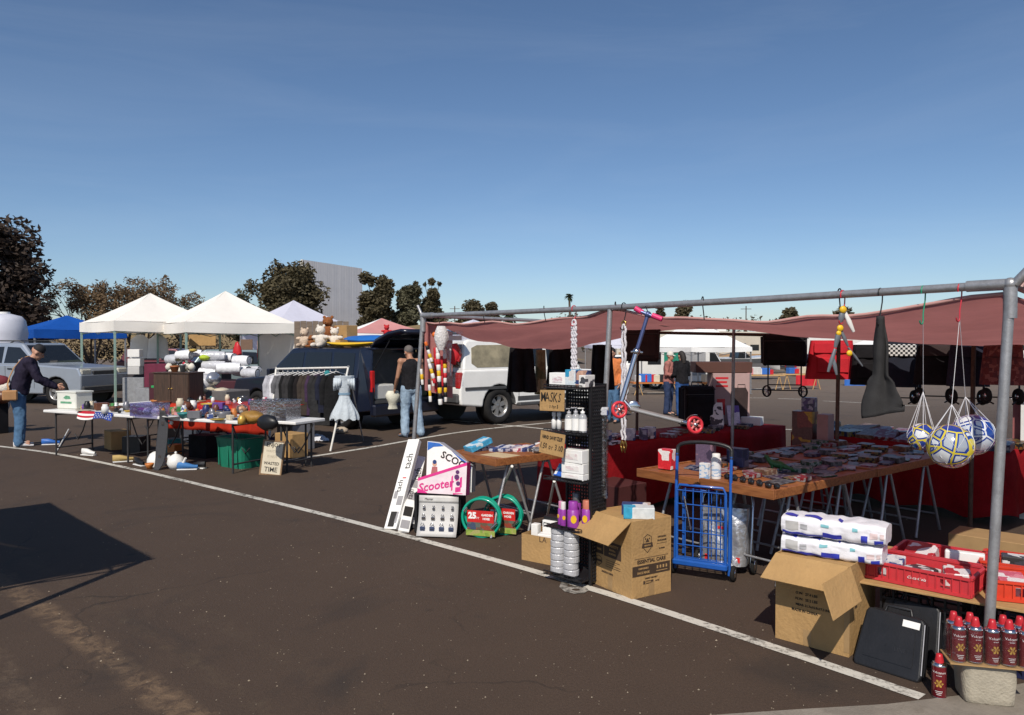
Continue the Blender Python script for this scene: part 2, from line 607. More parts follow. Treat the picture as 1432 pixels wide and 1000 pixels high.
 wn=N('ShaderNodeTexNoise');wn.inputs['Scale'].default_value=1.3;wn.inputs['Detail'].default_value=6
 Lk(tc.outputs['Object'],wn.inputs['Vector'])
 Lk(tc.outputs['Object'],wv.inputs[0]);Lk(wn.outputs['Color'],wv.inputs[1])
 Lk(wv.outputs[0],v2.inputs['Vector'])
 crack=math_('MULTIPLY',math_('LESS_THAN',v2.outputs['Distance'],.005),ramp(nz(.5),.45,.6))
 base=mix(math_('MULTIPLY',crack,.45),base,(.012,.011,.01))
 Lk(base,b.inputs['Base Color'])
 b.inputs['Roughness'].default_value=.86
 b.inputs['Specular IOR Level'].default_value=.3
 bp=N('ShaderNodeBump');bp.inputs['Strength'].default_value=.5;bp.inputs['Distance'].default_value=.012
 Lk(math_('ADD',nz(60,4,.7),math_('MULTIPLY',nz(180,2),.6)),bp.inputs['Height'])
 Lk(bp.outputs['Normal'],b.inputs['Normal'])
 return m
def paint(name,col,worn=.42):
 m,nt,b=_nodes(name)
 N,Lk=nt.nodes.new,nt.links.new
 tc=N('ShaderNodeTexCoord')
 n=N('ShaderNodeTexNoise');n.inputs['Scale'].default_value=14;n.inputs['Detail'].default_value=9;n.inputs['Roughness'].default_value=.8
 n2=N('ShaderNodeTexNoise');n2.inputs['Scale'].default_value=1.1;n2.inputs['Detail'].default_value=3
 Lk(tc.outputs['Object'],n.inputs['Vector']);Lk(tc.outputs['Object'],n2.inputs['Vector'])
 ad=N('ShaderNodeMath');ad.operation='ADD'
 ml=N('ShaderNodeMath');ml.operation='MULTIPLY';ml.inputs[1].default_value=.35
 Lk(n2.outputs['Fac'],ml.inputs[0]);Lk(n.outputs['Fac'],ad.inputs[0]);Lk(ml.outputs[0],ad.inputs[1])
 r=N('ShaderNodeValToRGB')
 r.color_ramp.elements[0].position,r.color_ramp.elements[1].position=worn+.12,worn+.26
 r.color_ramp.elements[0].color,r.color_ramp.elements[1].color=(.07,.06,.05,1),(*col,1)
 Lk(ad.outputs[0],r.inputs['Fac']);Lk(r.outputs['Color'],b.inputs['Base Color'])
 b.inputs['Roughness'].default_value=.75
 return m
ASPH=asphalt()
LINE=paint('white road paint',(.56,.53,.47))
LINEW=paint('faded road paint',(.36,.33,.29),.5)
xs=[-900,-300,-120,-60,-30,-15,-8,-4,-2,0,2,3.5,5,7,10,15,30,60,120,300,900]
ys=[-300,-60,-15,0,4,8,12]+[12+20*i/14 for i in range(1,15)]+[40,60,100,200,500,1400]
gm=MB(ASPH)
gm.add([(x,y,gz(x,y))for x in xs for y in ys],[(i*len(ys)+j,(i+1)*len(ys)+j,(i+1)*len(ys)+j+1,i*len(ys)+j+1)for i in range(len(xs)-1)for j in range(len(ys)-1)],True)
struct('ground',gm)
def strip(name,pts,w,m,dz=.004,n=None):
 """painted line through ground points, following the surface"""
 mb=MB(m)
 P_=[]
 for a,c in zip(pts[:-1],pts[1:]):
  k=max(1,int((Vector(c)-Vector(a)).length/.6))
  P_+=[Vector(a).lerp(Vector(c),i/k)for i in range(k)]
 P_.append(Vector(pts[-1]))
 vs,fs=[],[]
 for i,p in enumerate(P_):
  d=(P_[min(i+1,len(P_)-1)]-P_[max(i-1,0)]);d.z=0;d.normalize()
  s=Vector((-d.y,d.x,0))*(w/2)
  j=rnd.uniform(-.004,.004)
  for q in(p+s,p-s):
   vs.append((q.x,q.y+j,gz(q.x,q.y)+dz))
 fs=[(2*i,2*i+1,2*i+3,2*i+2)for i in range(len(P_)-1)]
 mb.add(vs,fs)
 return struct(name,mb)
def smooth_line(px):
 pts=[G(*p)for p in px]
 out=[]
 for i in range(len(pts)-1):
  p0,p1,p2,p3=pts[max(i-1,0)],pts[i],pts[i+1],pts[min(i+2,len(pts)-1)]
  for k in range(6):
   t=k/6
   out.append(.5*((2*p1)+(p2-p0)*t+(2*p0-5*p1+4*p2-p3)*t*t+(3*p1-p0-3*p2+p3)*t**3))
 out.append(pts[-1])
 return out
strip('road_line',smooth_line([(-60,618),(60,632),(180,655),(300,683),(470,724),(700,786),(850,831),(1050,895),(1290,976)]),.085,LINE)
strip('road_line',smooth_line([(362,650),(505,628),(640,605),(757,591),(860,579)]),.10,LINE)
strip('road_line',[G(633,588),G(740,597),G(900,614)],.10,LINE)
strip('road_line',[G(1068,597),G(1180,600),G(1290,604)],.12,LINE)
for(x0,x1,y0,y1)in((905,960,549,548),(1040,1075,556,556),(1088,1120,557,558),(1150,1225,561,566),(1230,1300,570,572),(1030,1100,545,541),(880,905,541,539)):
 Y=30.5
 a=P(x0,y0,Y);c=P(x1,y1,Y)
 q0=G(x0,y0-1,-.45);q1=G(x1,y1-1,-.45)
 strip('road_line',[q0,q1],.16,LINE)
 # worn bay number beside the kerb line
nb=MB(LINEW)
nb.txt('9',.36,fr((0,0,0),(-.80,-.55,0),(.55,-.80,0)),0,bold=.012)
o=struct('painted_number',nb,loc=G(797,822)+Vector((0,0,.0045)))
# pale concrete strip at the near right
CONC=mat('worn concrete',(.23,.20,.165),.85,0,.25,4,.3,120,dirt=.5)
cs=MB(CONC)
edge=[G(985,1002),G(1120,993),G(1240,986),G(1340,974),G(1440,955),G(1560,930)]
vs=[]
for p in edge:
 vs+=[(p.x,p.y,.005),(p.x+.25,p.y-.75,.005)]
cs.add(vs,[(2*i,2*i+1,2*i+3,2*i+2)for i in range(len(edge)-1)])
struct('concrete_strip',cs)
q=random.Random(77)
gs=MB(mat('pale grit',(.26,.21,.155),.9,0,.35,3))
for i in range(900):
 y=2.6+12*q.random()**1.7;x=y*q.uniform(-.72,.72)
 r_=q.uniform(.002,.0065)
 vs=[(x+r_*q.uniform(.6,1.3)*dx,y+r_*q.uniform(.6,1.3)*dy,.002+r_*(.9 if dz>0 else-.1))for dx,dy,dz in((1,0,0),(0,1,0),(-1,0,0),(0,-1,0),(.1,.1,1))]
 gs.add(vs,[(0,1,4),(1,2,4),(2,3,4),(3,0,4)])
tag(obj('gravel',gs),'pale grit scattered over the asphalt','grit',kind='stuff')
# dry bank far behind the tents and the screen
HILLM=mat('dry grass bank',(.20,.145,.075),.95,0,.3,.4,.4,3)
hm=MB(HILLM)
def hill(u,v):
 x=-110+118*u
 y=82+34*v
 prof=math.sin(math.pi*min(1,v*1.15))**.8 if v<.87 else 0
 e=ss(0,.12,u)*(1-ss(.86,1,u))
 z=(3.6+1.1*noise.noise(Vector((x*.05,y*.05,2)))+.5*noise.noise(Vector((x*.3,y*.3,5))))*prof*e-.1
 return(x,y,z)
hm.grid(hill,60,14)
struct('hill',hm)
# ================================================================ TREES
def leafm(name,c,var=.35):
 return mat(name,c,.6,0,var,.55,transl=.18,spec=.25)
LEAFD=leafm('dark olive leaves',(.088,.074,.042))
LEAFP=leafm('purplish dark leaves',(.058,.042,.034))
LEAFG=leafm('grey green leaves',(.105,.10,.062))
LEAFT=leafm('dry tan leaves',(.17,.115,.066))
LEAFB=leafm('brown brush',(.105,.075,.05))
BARK=mat('bark',(.085,.06,.045),.9,0,.3,5,.6,20)
PALML=leafm('palm leaves',(.045,.06,.03))
def leaves(mb,centres,n,size,q):
 """n small leaf cards scattered through lumpy clumps (centre, radius)"""
 wts=[r**2 for _,r in centres]
 vs,fs=[],[]
 for i in range(n):
  c,r=q.choices(centres,wts)[0]
  d=Vector((q.gauss(0,1),q.gauss(0,1),q.gauss(0,1))).normalized()
  p=Vector(c)+d*r*(q.random()**.45)*Vector((1,1,.8)).length/1.62
  a=Vector((q.gauss(0,1),q.gauss(0,1),q.gauss(0,.6))).normalized()
  b=a.cross(Vector((q.gauss(0,1),q.gauss(0,1),q.gauss(0,1)))).normalized()
  s=size*q.uniform(.6,1.5)
  k=len(vs)
  vs+=[p+a*s,p+b*s*.45,p-a*s,p-b*s*.45]
  fs.append((k,k+1,k+2,k+3))
 mb.add(vs,fs)
def tree(name,label,x,y,top,w,base_crown,leaf,n,size,seed,group='trees beyond the lot',clumps=26,tops=(),z0=0.0,lean=0):
 q=random.Random(seed)
 t=thing(name,label,'tree',(x,y,z0),0,group)
 tm=MB(BARK)
 H=top-z0
 bc=base_crown-z0
 tm.tube([(0,0,-.3),(.1,0,bc*.6),(lean*.4,.1,bc+.3*(H-bc)),(lean,0,H*.85)],[w*.045+.1,w*.036+.08,w*.025+.05,.04],8)
 cs_=[]
 clumps=int(clumps*1.9)
 n=int(n*2.1)
 size*=1.45
 for i in range(clumps):
  u=q.uniform(0,1)
  z=bc+(H-bc)*(.08+.84*u)
  wid=w/2*(math.sin(math.pi*(.12+.80*u))**.6)
  a=q.uniform(0,2*math.pi)
  rr=wid*q.uniform(.15,.84)
  c=Vector((lean*u+rr*math.cos(a),rr*math.sin(a),z))
  r=q.uniform(.10,.23)*w
  r=min(r,H-z+.05*H)
  cs_.append((c,r))
  if i%4==0:
   s0=Vector((lean*.3,0,bc*.7+(z-bc)*.4))
   tm.tube([s0,s0.lerp(c,.5)+Vector((0,0,.06*H)),c],[w*.016+.03,w*.01+.02,.015],5)
 for(dx,z,r)in tops:
  c=Vector((dx,0,z-z0));cs_.append((c,r))
  tm.tube([Vector((lean,0,H*.6)),c],[.09,.03],5)
 obj('trunk',tm,t)
 lm=MB(leaf)
 leaves(lm,cs_,n,size,q)
 obj('crown',lm,t)
 return t
def X(px,Y):return(px-716)/FPX*Y
def Z(py,Y):return P(716,py,Y).z
tree('dark_tree','tall dark purplish tree at the left edge, behind the silver vehicle',X(-18,46),46,Z(305,46),6.6,2.3,LEAFP,9000,.13,1,clumps=34,tops=[(2.6,Z(385,46),1.1),(1.9,Z(352,46),.8),(2.9,Z(432,46),1.0)])
tree('dark_tree','low round dark bush tree beside the blue canopy, next to the tall dark tree',X(45,50),50,Z(428,50),2.8,.8,LEAFP,2600,.12,2)
def bare_tree(label,x,y,top,w,seed,n=2600):
 q=random.Random(seed)
 t=thing('bare_tree',label,'tree',(x,y,0),0,'dry tan trees behind the tents')
 tm=MB(BARK)
 ends=[]
 def grow(p,d,l,r,k):
  e=p+d*l
  tm.tube([p,p.lerp(e,.5)+Vector((q.gauss(0,.03),q.gauss(0,.03),.02))*l,e],[r,r*.8,r*.6],5 if k<3 else 3)
  if k>=5:
   ends.append(e);return
  for _ in range(3 if k<3 else 2):
   nd=(d+Vector((q.gauss(0,.55),q.gauss(0,.55),q.gauss(.06,.3)))).normalized()
   grow(e,nd,l*q.uniform(.62,.82),r*.58,k+1)
 for i in range(4):
  a=q.uniform(0,6.28)
  grow(Vector((0,0,0)),Vector((math.cos(a)*.6,math.sin(a)*.5,1)).normalized(),top*.27,.13,0)
 zt=max(e.z for e in ends);wt_=max(abs(e.x)for e in ends)
 sx,sz=(w/2)/wt_,top/zt
 tm.v=[(v[0]*sx,v[1]*sx,v[2]*sz)for v in tm.v]
 obj('trunk',tm,t)
 lm=MB(LEAFT)
 leaves(lm,[(Vector((e.x*sx,e.y*sx,e.z*sz)),.34)for e in ends],int(n*1.7),.095,q)
 obj('crown',lm,t)
bare_tree('sparse tan tree with thin twigs, above the blue canopy',X(128,52),52,Z(394,52),6.2,5,3400)
bare_tree('sparse tan tree behind the peak of the leftmost white tent',X(196,55),55,Z(390,55),6.4,6,3400)
bare_tree('thin tan tree showing between the two front white tents',X(262,58),58,Z(409,58),5.2,7,2400)
tree('shrub_tree','wispy grey green tree left of the big round tree by the screen',X(345,62),62,Z(408,62),4.6,2.2,LEAFG,1700,.12,8,clumps=14)
tree('round_tree','broad olive tree in front of the left edge of the drive-in screen',X(402,84),84,Z(372,84),8.0,2.6,LEAFD,12000,.15,9,clumps=40,tops=[(-3.7,Z(402,84),1.0),(-1,Z(373,84),.9)])
tree('tall_tree','dark tree touching the right edge of the drive-in screen',X(526,95),95,Z(386,95),4.6,2.0,LEAFD,7000,.16,10,clumps=28,tops=[(-1.2,Z(389,95),.9),(1.5,Z(398,95),.8)])
tree('tall_tree','grey green tree in the middle of the group right of the screen',X(573,98),98,Z(401,98),4.6,2.0,LEAFG,6500,.16,11,clumps=26)
tree('tall_tree','dark tree with wispy top tufts, rightmost of the group by the screen',X(605,100),100,Z(402,100),3.4,2.4,LEAFD,4600,.15,12,clumps=20,tops=[(-2.2,Z(397,100),.35),(-.1,Z(394,100),.5),(.9,Z(397,100),.3),(-1.0,Z(398,100),.25)])
tree('low_tree','low dark tree behind the left end of the canopy pipe',X(662,120),120,Z(422,120),5.6,2,LEAFD,3600,.2,13)
tree('low_tree','small dark tree just left of the short palm',X(688,124),124,Z(424,124),3.6,2,LEAFD,2400,.2,14)
tree('low_tree','low bushy tree showing above the middle of the maroon tarp',X(957,150),150,Z(420,150),4.0,2,LEAFD,1800,.24,15)
tree('low_tree','tiny dark tree crown above the tarp, left of the low bushy tree',X(923,155),155,Z(422,155),2.4,2,LEAFD,900,.22,16)
tree('low_tree','dark tree far off behind the hanging pruner',X(1103,160),160,Z(432,160),5,2,LEAFD,1500,.26,17)
tree('low_tree','ragged dark tree far off right of the hanging pruner',X(1180,160),160,Z(429,160),6,2,LEAFD,1700,.26,18)
def palm(label,px,Y,top,hr,n):
 t=thing('palm_tree',label,'palm tree',(X(px,Y),Y,0),0,'palms beyond the lot')
 zt=Z(top,Y)
 tm=MB(BARK);tm.tube([(0,0,-.2),(.15,0,zt*.5),(0,0,zt-hr*.9)],[.28,.22,.2],8)
 obj('trunk',tm,t)
 q=random.Random(px)
 fm=MB(PALML)
 for i in range(n):
  a=q.uniform(0,6.28);e=q.uniform(-.9,1.1)
  p=Vector((0,0,zt-hr));l=hr*q.uniform(.8,1.15)
  d=Vector((math.cos(a)*math.cos(e),math.sin(a)*math.cos(e),math.sin(e)))
  pts=[p+d*l*k/4+Vector((0,0,-.35*l*(k/4)**2))for k in range(5)]
  s=d.cross(Vector((0,0,1))).normalized()
  vs=[]
  for k,z in enumerate(pts):
   wd=hr*.16*math.sin(math.pi*(k+.6)/5)
   vs+=[z+s*wd,z-s*wd+Vector((0,0,-wd*.5))]
  fm.add(vs,[(2*k,2*k+1,2*k+3,2*k+2)for k in range(4)])
 obj('crown',fm,t)
palm('tall slim palm whose head stands above the canopy pipe',796,150,407,1.0,60)
palm('short palm with a shaggy head behind the canopy pipe, right of the low trees',712,118,429,1.3,70)
# brush along the far edge of the lot on the left
q=random.Random(3)
bm_=MB(LEAFB)
leaves(bm_,[(Vector((X(px,56),56+q.uniform(-1,1),q.uniform(.3,1.7))),q.uniform(.6,1.2))for px in range(-60,620,9)],12000,.12,q)
tag(obj('undergrowth',bm_),'brown dry brush along the far edge of the lot behind the tents','brush',kind='stuff')
q=random.Random(4)
bm_=MB(LEAFD)
leaves(bm_,[(Vector((X(px,190),190+q.uniform(-4,4),q.uniform(.5,7.0))),q.uniform(1.6,3.0))for px in range(610,1560,7)],9000,.42,q)
tag(obj('treeline',bm_),'far dark line of trees along the right of the horizon','trees',kind='stuff')
# ================================================================ DRIVE-IN SCREEN
SCRM=mat('screen sheet metal',(.74,.72,.73),.6,0,.06,.35,dirt=.10)
A=Vector((X(424,100),100,0));Bq=Vector((X(507,111),111,0))
scr=thing('drive_in_screen','tall pale grey drive-in screen of vertical metal sheets on the horizon','movie screen',A,math.atan2(Bq.y-A.y,Bq.x-A.x))
wd=(Bq-A).length
z1,z2,zb=Z(363,100),Z(375.5,111),3.2
npan=17
for i in range(npan):
 u0,u1=wd*i/npan+.006,wd*(i+1)/npan-.006
 za,zc=z1+(z2-z1)*i/npan,z1+(z2-z1)*(i+1)/npan
 mb=MB(SCRM)
 dy=.004*(i%2)+rnd.uniform(-.002,.002)
 k=4
 vs=[]
 for j in range(k+1):
  u=u0+(u1-u0)*j/k
  d=dy+(.008 if j%2 else 0)
  zt=za+(zc-za)*j/k
  vs+=[(u,d,zb),(u,d,zt),(u,d+.09,zb),(u,d+.09,zt)]
 fs=[]
 for j in range(k):
  a,c=4*j,4*j+4
  fs+=[(a,c,c+1,a+1),(a+2,a+3,c+3,c+2),(a+1,c+1,c+3,a+3),(a,a+2,c+2,c)]
 fs+=[(0,1,3,2),(4*k,4*k+2,4*k+3,4*k+1)]
 mb.add(vs,fs)
 obj('panel',mb,scr)
mb=MB(STEEL)
for u in(.2,wd*.25,wd*.5,wd*.75,wd-.2):
 mb.box((u,.45,z2/2),(.3,.5,z2-.3))
obj('support_post',mb,scr)
mb=MB(WHITEM);mb.box((-.06,.1,(zb+z1)/2),(.10,.34,z1-zb));obj('edge_trim',mb,scr)
# ================================================================ TENTS
def canopy(label,cx,cy,size,eave,peak,rz,cloth,valm=None,legm=STEEL,group='pop-up canopies',val=.28,z0=0.0,sag=.06,legs=True,name='pop_up_canopy',wall=None):
 t=thing(name,label,'canopy',(cx,cy,z0),rz,group)
 h=size/2
 for k in range(4):
  mb=MB(cloth)
  a=math.pi/2*k
  def fn(u,v,a=a):
   x=(2*v-1)*h*u;y=-h*u
   z=peak-(peak-eave)*u-sag*math.sin(math.pi*u)*(1-.5*abs(2*v-1))*1.4
   z+=.015*noise.noise(Vector((x*1.3+a*9,y*1.3,4)))
   return(x*math.cos(a)-y*math.sin(a),x*math.sin(a)+y*math.cos(a),z)
  mb.grid(fn,10,12)
  obj('roof_panel',mb,t)
  mv=MB(valm or cloth)
  def fv(u,v,a=a):
   x=(2*u-1)*(h+.01);y=-(h+.012)-.025*v*math.sin(u*9+k)
   z=eave+.01-v*val-.03*math.sin(math.pi*u)
   return(x*math.cos(a)-y*math.sin(a),x*math.sin(a)+y*math.cos(a),z)
  mv.grid(fv,14,2)
  obj('valance',mv,t)
 if legs:
  for sx in(-1,1):
   for sy in(-1,1):
    mb=MB(legm)
    mb.box((sx*(h-.03),sy*(h-.03),eave/2),(.05,.05,eave-.02))
    mb.box((sx*(h-.03),sy*(h-.03),.02),(.12,.12,.012))
    obj('leg',mb,t)
  mb=MB(legm)
  for k in range(4):
   a=math.pi/2*k
   for(x0,zz0,x1,zz1)in((-h,eave-.02,0,eave-.35),(-h,eave-.35,0,eave-.02),(0,eave-.35,h,eave-.02),(0,eave-.02,h,eave-.35)):
    y=-h+.05
    p=[(x*math.cos(a)-y*math.sin(a),x*math.sin(a)+y*math.cos(a),z)for x,z in((x0,zz0),(x1,zz1))]
    mb.tube(p,.013,5)
  mb.tube([(0,0,peak-.05),(0,0,eave-.35)],.02,6)
  o=obj('scissor_struts',mb,t);o['kind']='stuff'
 if wall:
  mw=MB(cloth)
  for a in wall:
   def fw(u,v,a=a):
    x=(2*u-1)*h;y=-h+.03*math.sin(u*14)
    z=.1+(eave-.15)*v
    return(x*math.cos(a)-y*math.sin(a),x*math.sin(a)+y*math.cos(a),z)
   mw.grid(fw,16,4)
  obj('side_wall',mw,t)
 return t
TENTW=mat('cream canopy cloth',(.90,.86,.80),.75,0,.03,3,.08,60,spec=.2,transl=.16)
TENTL=mat('lavender white canopy cloth',(.74,.74,.86),.75,0,.04,3,.08,60,spec=.2,transl=.3)
TENTB=mat('blue canopy cloth',(.012,.10,.45),.7,0,.1,3,.08,60,spec=.2,transl=.25)
TENTP=mat('pink canopy cloth',(.72,.34,.33),.75,0,.06,3,spec=.2,transl=.3)
TENTX=mat('bright white canopy cloth',(.90,.89,.87),.7,0,.02,3,spec=.2,transl=.1)
LEGG=mat('pale green painted steel',(.30,.42,.36),.45,.2,.1,12)
canopy('cream pop-up canopy on pale green legs, leftmost of the two front white tents',X(211,23),23,3.0,2.33,Z(410,23),R(45),TENTW,legm=LEGG)
canopy('cream pop-up canopy behind the crowded table, left of the lavender tent',X(316,22.2),22.2,3.05,2.28,Z(407,22.2),R(38),TENTW,legm=LEGG,wall=(math.pi/2,))
canopy('lavender white pop-up canopy in front of the round olive tree',X(411,30),30,3.0,2.45,Z(420,30),R(45),TENTL,wall=(math.pi,))
canopy('bright blue canopy behind the silver vehicle',X(94,29),29,3.1,2.2,Z(441,29),R(48),TENTB,val=.3)
canopy('lavender white canopy peeping out above the white vehicle under the tarp',X(662,27),27,3.0,2.05,Z(447,27),R(45),TENTL)
t=canopy('pink and white canopy beyond the raised rear hatch',X(534,27),27,3.0,2.05,Z(445,27),R(22),TENTP,valm=TENTX)
for i,ch in enumerate([c for c in t.children if c.name.startswith('roof_panel')]):
 if i%2:ch.data.materials[0]=TENTX
canopy('bright white canopy far off on the right over the white cargo van',X(972,34),34,3.4,2.05,Z(446,34)+.5,R(28),TENTX,z0=-.5,val=.2)
# ================================================================ VEHICLES
def carpaint(name,c,metal=.2):
 return mat(name,c,.32,metal,.05,2,coat=.6,dirt=.1)
SILVER=carpaint('silver blue car paint',(.36,.40,.46),.45)
NAVY=carpaint('dark navy car paint',(.008,.011,.026))
WHITEC=carpaint('white car paint',(.82,.81,.78),0)
WHITESHADED=carpaint('white car paint toned as shaded',(.05,.06,.085))
TEAL=carpaint('pale blue grey car paint',(.20,.26,.28))
LAMPR=mat('red lamp lens',(.45,.01,.012),.12,0,.15,30,coat=.6)
LAMPW=mat('clear lamp lens',(.62,.60,.52),.1,.3,.3,40,coat=.6)
TRIM=mat('grey plastic trim',(.06,.06,.062),.6,0,.2)
ALLOY=mat('alloy wheel',(.40,.39,.38),.35,.7,.12,30,dirt=.3)
def wheel(parent,x,y,r,w,spokes=5,name='wheel'):
 e=bpy.data.objects.new(name,None);COL.objects.link(e);e.parent=parent
 e.location=(x,y,r)
 sgn=1 if y>0 else-1
 tm=MB(RUBBER)
 prof=[(r*.62,-w/2),(r*.93,-w/2),(r,-w*.36),(r,w*.36),(r*.93,w/2),(r*.62,w/2),(r*.60,w*.3),(r*.60,-w*.3),(r*.62,-w/2)]
 tm.lathe(prof,(0,0,0),28,True,(0,sgn,0))
 obj('tyre',tm,e)
 rm=MB(ALLOY)
 rm.lathe([(0,w*.20),(r*.16,w*.22),(r*.2,w*.16),(r*.22,w*.1)],(0,0,0),20,True,(0,sgn,0))
 rm.lathe([(r*.63,w*.46),(r*.58,w*.44),(r*.54,w*.3),(r*.52,-w*.1)],(0,0,0),28,True,(0,sgn,0))
 for k in range(spokes):
  a=2*math.pi*k/spokes+.3
  d=Vector((math.cos(a),0,math.sin(a)))
  n=Vector((-math.sin(a),0,math.cos(a)))
  o_=Vector((0,sgn*w*.24,0));i_=Vector((0,sgn*w*.08,0))
  vs=[]
  for rr,wd in((r*.12,r*.10),(r*.56,r*.14)):
   vs+=[d*rr+n*wd+o_,d*rr-n*wd+o_,d*rr-n*wd+i_,d*rr+n*wd+i_]
  rm.add(vs,[(0,1,5,4),(1,2,6,5),(2,3,7,6),(3,0,4,7)])
 rm.use(BLACKP).lathe([(0,-w*.1),(r*.6,-w*.1)],(0,0,0),20,True,(0,sgn,0))
 obj('rim',rm,e)
 return e
def car(name,label,cat,loc,head,L_,W,belt,roof,hood,gc,wr,wx,cowl,ws_top,rear_top,rear_belt,paint,paint2=None,hoodfront=None,tum=.13,windows=(),wsglass=True,rearglass=True,cut=None,group=None,spokes=5,lights=True):
 """local x forward, origin on the ground under the middle. cut: x where a hollow cargo space begins"""
 t=thing(name,label,cat,loc,head,group)
 xb,xf=-L_/2,L_/2
 hf=hoodfront or hood-.08
 sx0=xb if cut is None else cut
 low=[(sx0,gc+.06)]if cut is None else[(sx0,gc+.1)]
 for wxx in sorted(wx):
  if cut is not None and wxx-wr*1.2<cut:continue
  a0=math.asin((gc-wr)/(1.17*wr))
  low+=[(wxx+wr*1.17*math.cos(t_),wr+wr*1.17*math.sin(t_))for t_ in[math.pi-a0+(2*a0-math.pi)*k/10 for k in range(11)]]
 low+=[(xf-.12,gc),(xf-.02,gc+.12),(xf,hf-.22),(xf-.10,hf),(cowl-.02,hood),(cowl-.12,belt)]
 low+=[(sx0 if cut is not None else rear_belt,belt)]
 if cut is None:low+=[(xb+.02,belt-.14),(xb-.03,gc+.38),(xb-.03,gc+.18)]
 mb=MB(paint)
 mb.prism(low,-W/2,W/2)
 bo=obj('body',mb,t,bevel=.045,seg=3,fixn=True)
 bo.data.materials.append(TRIM)
 for p in bo.data.polygons:
  if abs(p.normal.y)<.3 and any(math.hypot(p.center.x-w_,p.center.z-wr)<wr*1.2 for w_ in wx):p.material_index=1
 for w_ in wx:
  for s in(-1,1):obj('wheel_well',MB(BLACKP).lathe([(0,0),(wr*1.16,0)],(w_,s*(W/2-.27),wr),24,False,(0,s,0)),t)
 mb=MB(BLACKP)
 for s in(-1,1):
  for x in(cowl-.12,cowl-1.12,cowl-2.02):
   if any(abs(x-w_)<wr*1.25 for w_ in wx):mb.box((x,s*(W/2+.0005),(belt+gc+wr*1.5)/2),(.012,.004,belt-gc-wr*1.5))
   else:mb.box((x,s*(W/2+.0005),(belt+gc)/2+.06),(.012,.004,belt-gc-.2))
 o=obj('door_seam',mb,t);o['kind']='stuff'
 # greenhouse
 def yy(z):return W/2-.02-tum*(z-belt)/(roof-belt)-.015
 gh=[(cowl,belt-.03),(ws_top,roof-.02),(ws_top-.18,roof)]
 if cut is None:gh+=[(rear_top+.12,roof),(rear_top,roof-.04),(rear_belt+.02,belt-.03)]
 else:gh+=[(cut,roof),(cut,belt-.03)]
 mb=MB(paint)
 n=len(gh)
 mb.add([(x,-yy(z),z)for x,z in gh]+[(x,yy(z),z)for x,z in gh],[tuple(range(n)),tuple(range(2*n-1,n-1,-1))]+[(i,i+n,(i+1)%n+n,(i+1)%n)for i in range(n)])
 obj('cabin',mb,t,bevel=.05,seg=3,fixn=True)
 for w in windows:
  for s in(-1,1):
   mb=MB(GLASSD)
   k=len(w)
   o1,o0=.006,-.01
   mb.add([(x,s*(yy(z)+o1),z)for x,z in w]+[(x,s*(yy(z)+o0),z)for x,z in w],[tuple(range(k)),tuple(range(2*k-1,k-1,-1))]+[(i,i+k,(i+1)%k+k,(i+1)%k)for i in range(k)])
   obj('window',mb,t,fixn=True)
 def endglass(nm,p0,p1,out):
  mb=MB(GLASSD)
  (x0,z0),(x1,z1)=p0,p1
  d=Vector((x1-x0,0,z1-z0)).normalized()
  nn=Vector((d.z,0,-d.x))*out
  vs=[]
  for off in(.006,-.012):
   for(x,z)in(p0,p1):
    for s in(-1,1):
     vs.append((x+nn.x*off,s*(yy(z)-.09),z+nn.z*off))
  mb.add(vs,[(0,1,3,2),(4,6,7,5),(0,2,6,4),(1,5,7,3),(0,4,5,1),(2,3,7,6)])
  return obj(nm,mb,t)
 f=lambda a,b,u:(a[0]+(b[0]-a[0])*u,a[1]+(b[1]-a[1])*u)
 if wsglass:endglass('windscreen',f(gh[0],gh[1],.12),f(gh[0],gh[1],.92),1)
 if rearglass and cut is None:endglass('rear_window',f(gh[5],gh[4],.12),f(gh[5],gh[4],.9),-1)
 mb=MB(TRIM);mb.box(((xb+xf)/2+(0 if cut is None else.3),0,gc+.17),(L_-(.5 if cut is None else 1.2),W-.35,.3))
 obj('underbody',mb,t)
 for w in wx:
  for s in(-1,1):
   wheel(t,w,s*(W/2-.115),wr,.23,spokes)
 if lights:
  for s in(-1,1):
   mb=MB(LAMPW);mb.box((xf-.12,s*(W/2-.22),hf-.12),(.22,.36,.16),.03);obj('headlight',mb,t)
   if cut is None:
    mb=MB(LAMPR);mb.box((xb+.03,s*(W/2-.09),belt-.22),(.14,.15,.34),.02);obj('tail_light',mb,t)
   mb=MB(paint);mb.box((cowl-.42,s*(W/2+.10),belt+.08),(.10,.2,.15),.03)
   mb.use(GLASSD).box((cowl-.475,s*(W/2+.10),belt+.08),(.008,.16,.11))
   obj('wing_mirror',mb,t)
 mb=MB(TRIM);mb.box((xf-.03,0,gc+.14),(.14,W-.1,.18),.03)
 if cut is None:mb.box((xb+.0,0,gc+.2),(.16,W-.08,.2),.03)
 obj('bumper',mb,t)
 mb=MB(TRIM);mb.box((xf-.035,0,hf-.16),(.06,W*.5,.14),.015)
 obj('grille',mb,t)
 mb=MB(BLACKP)
 for s in(-1,1):
  for dx in(0.0,-1.05):
   mb.box((cowl-.95+dx,s*(W/2+.012),belt-.12),(.16,.03,.035),.008)
 if name!='far_car':obj('door_handle',mb,t)
 return t
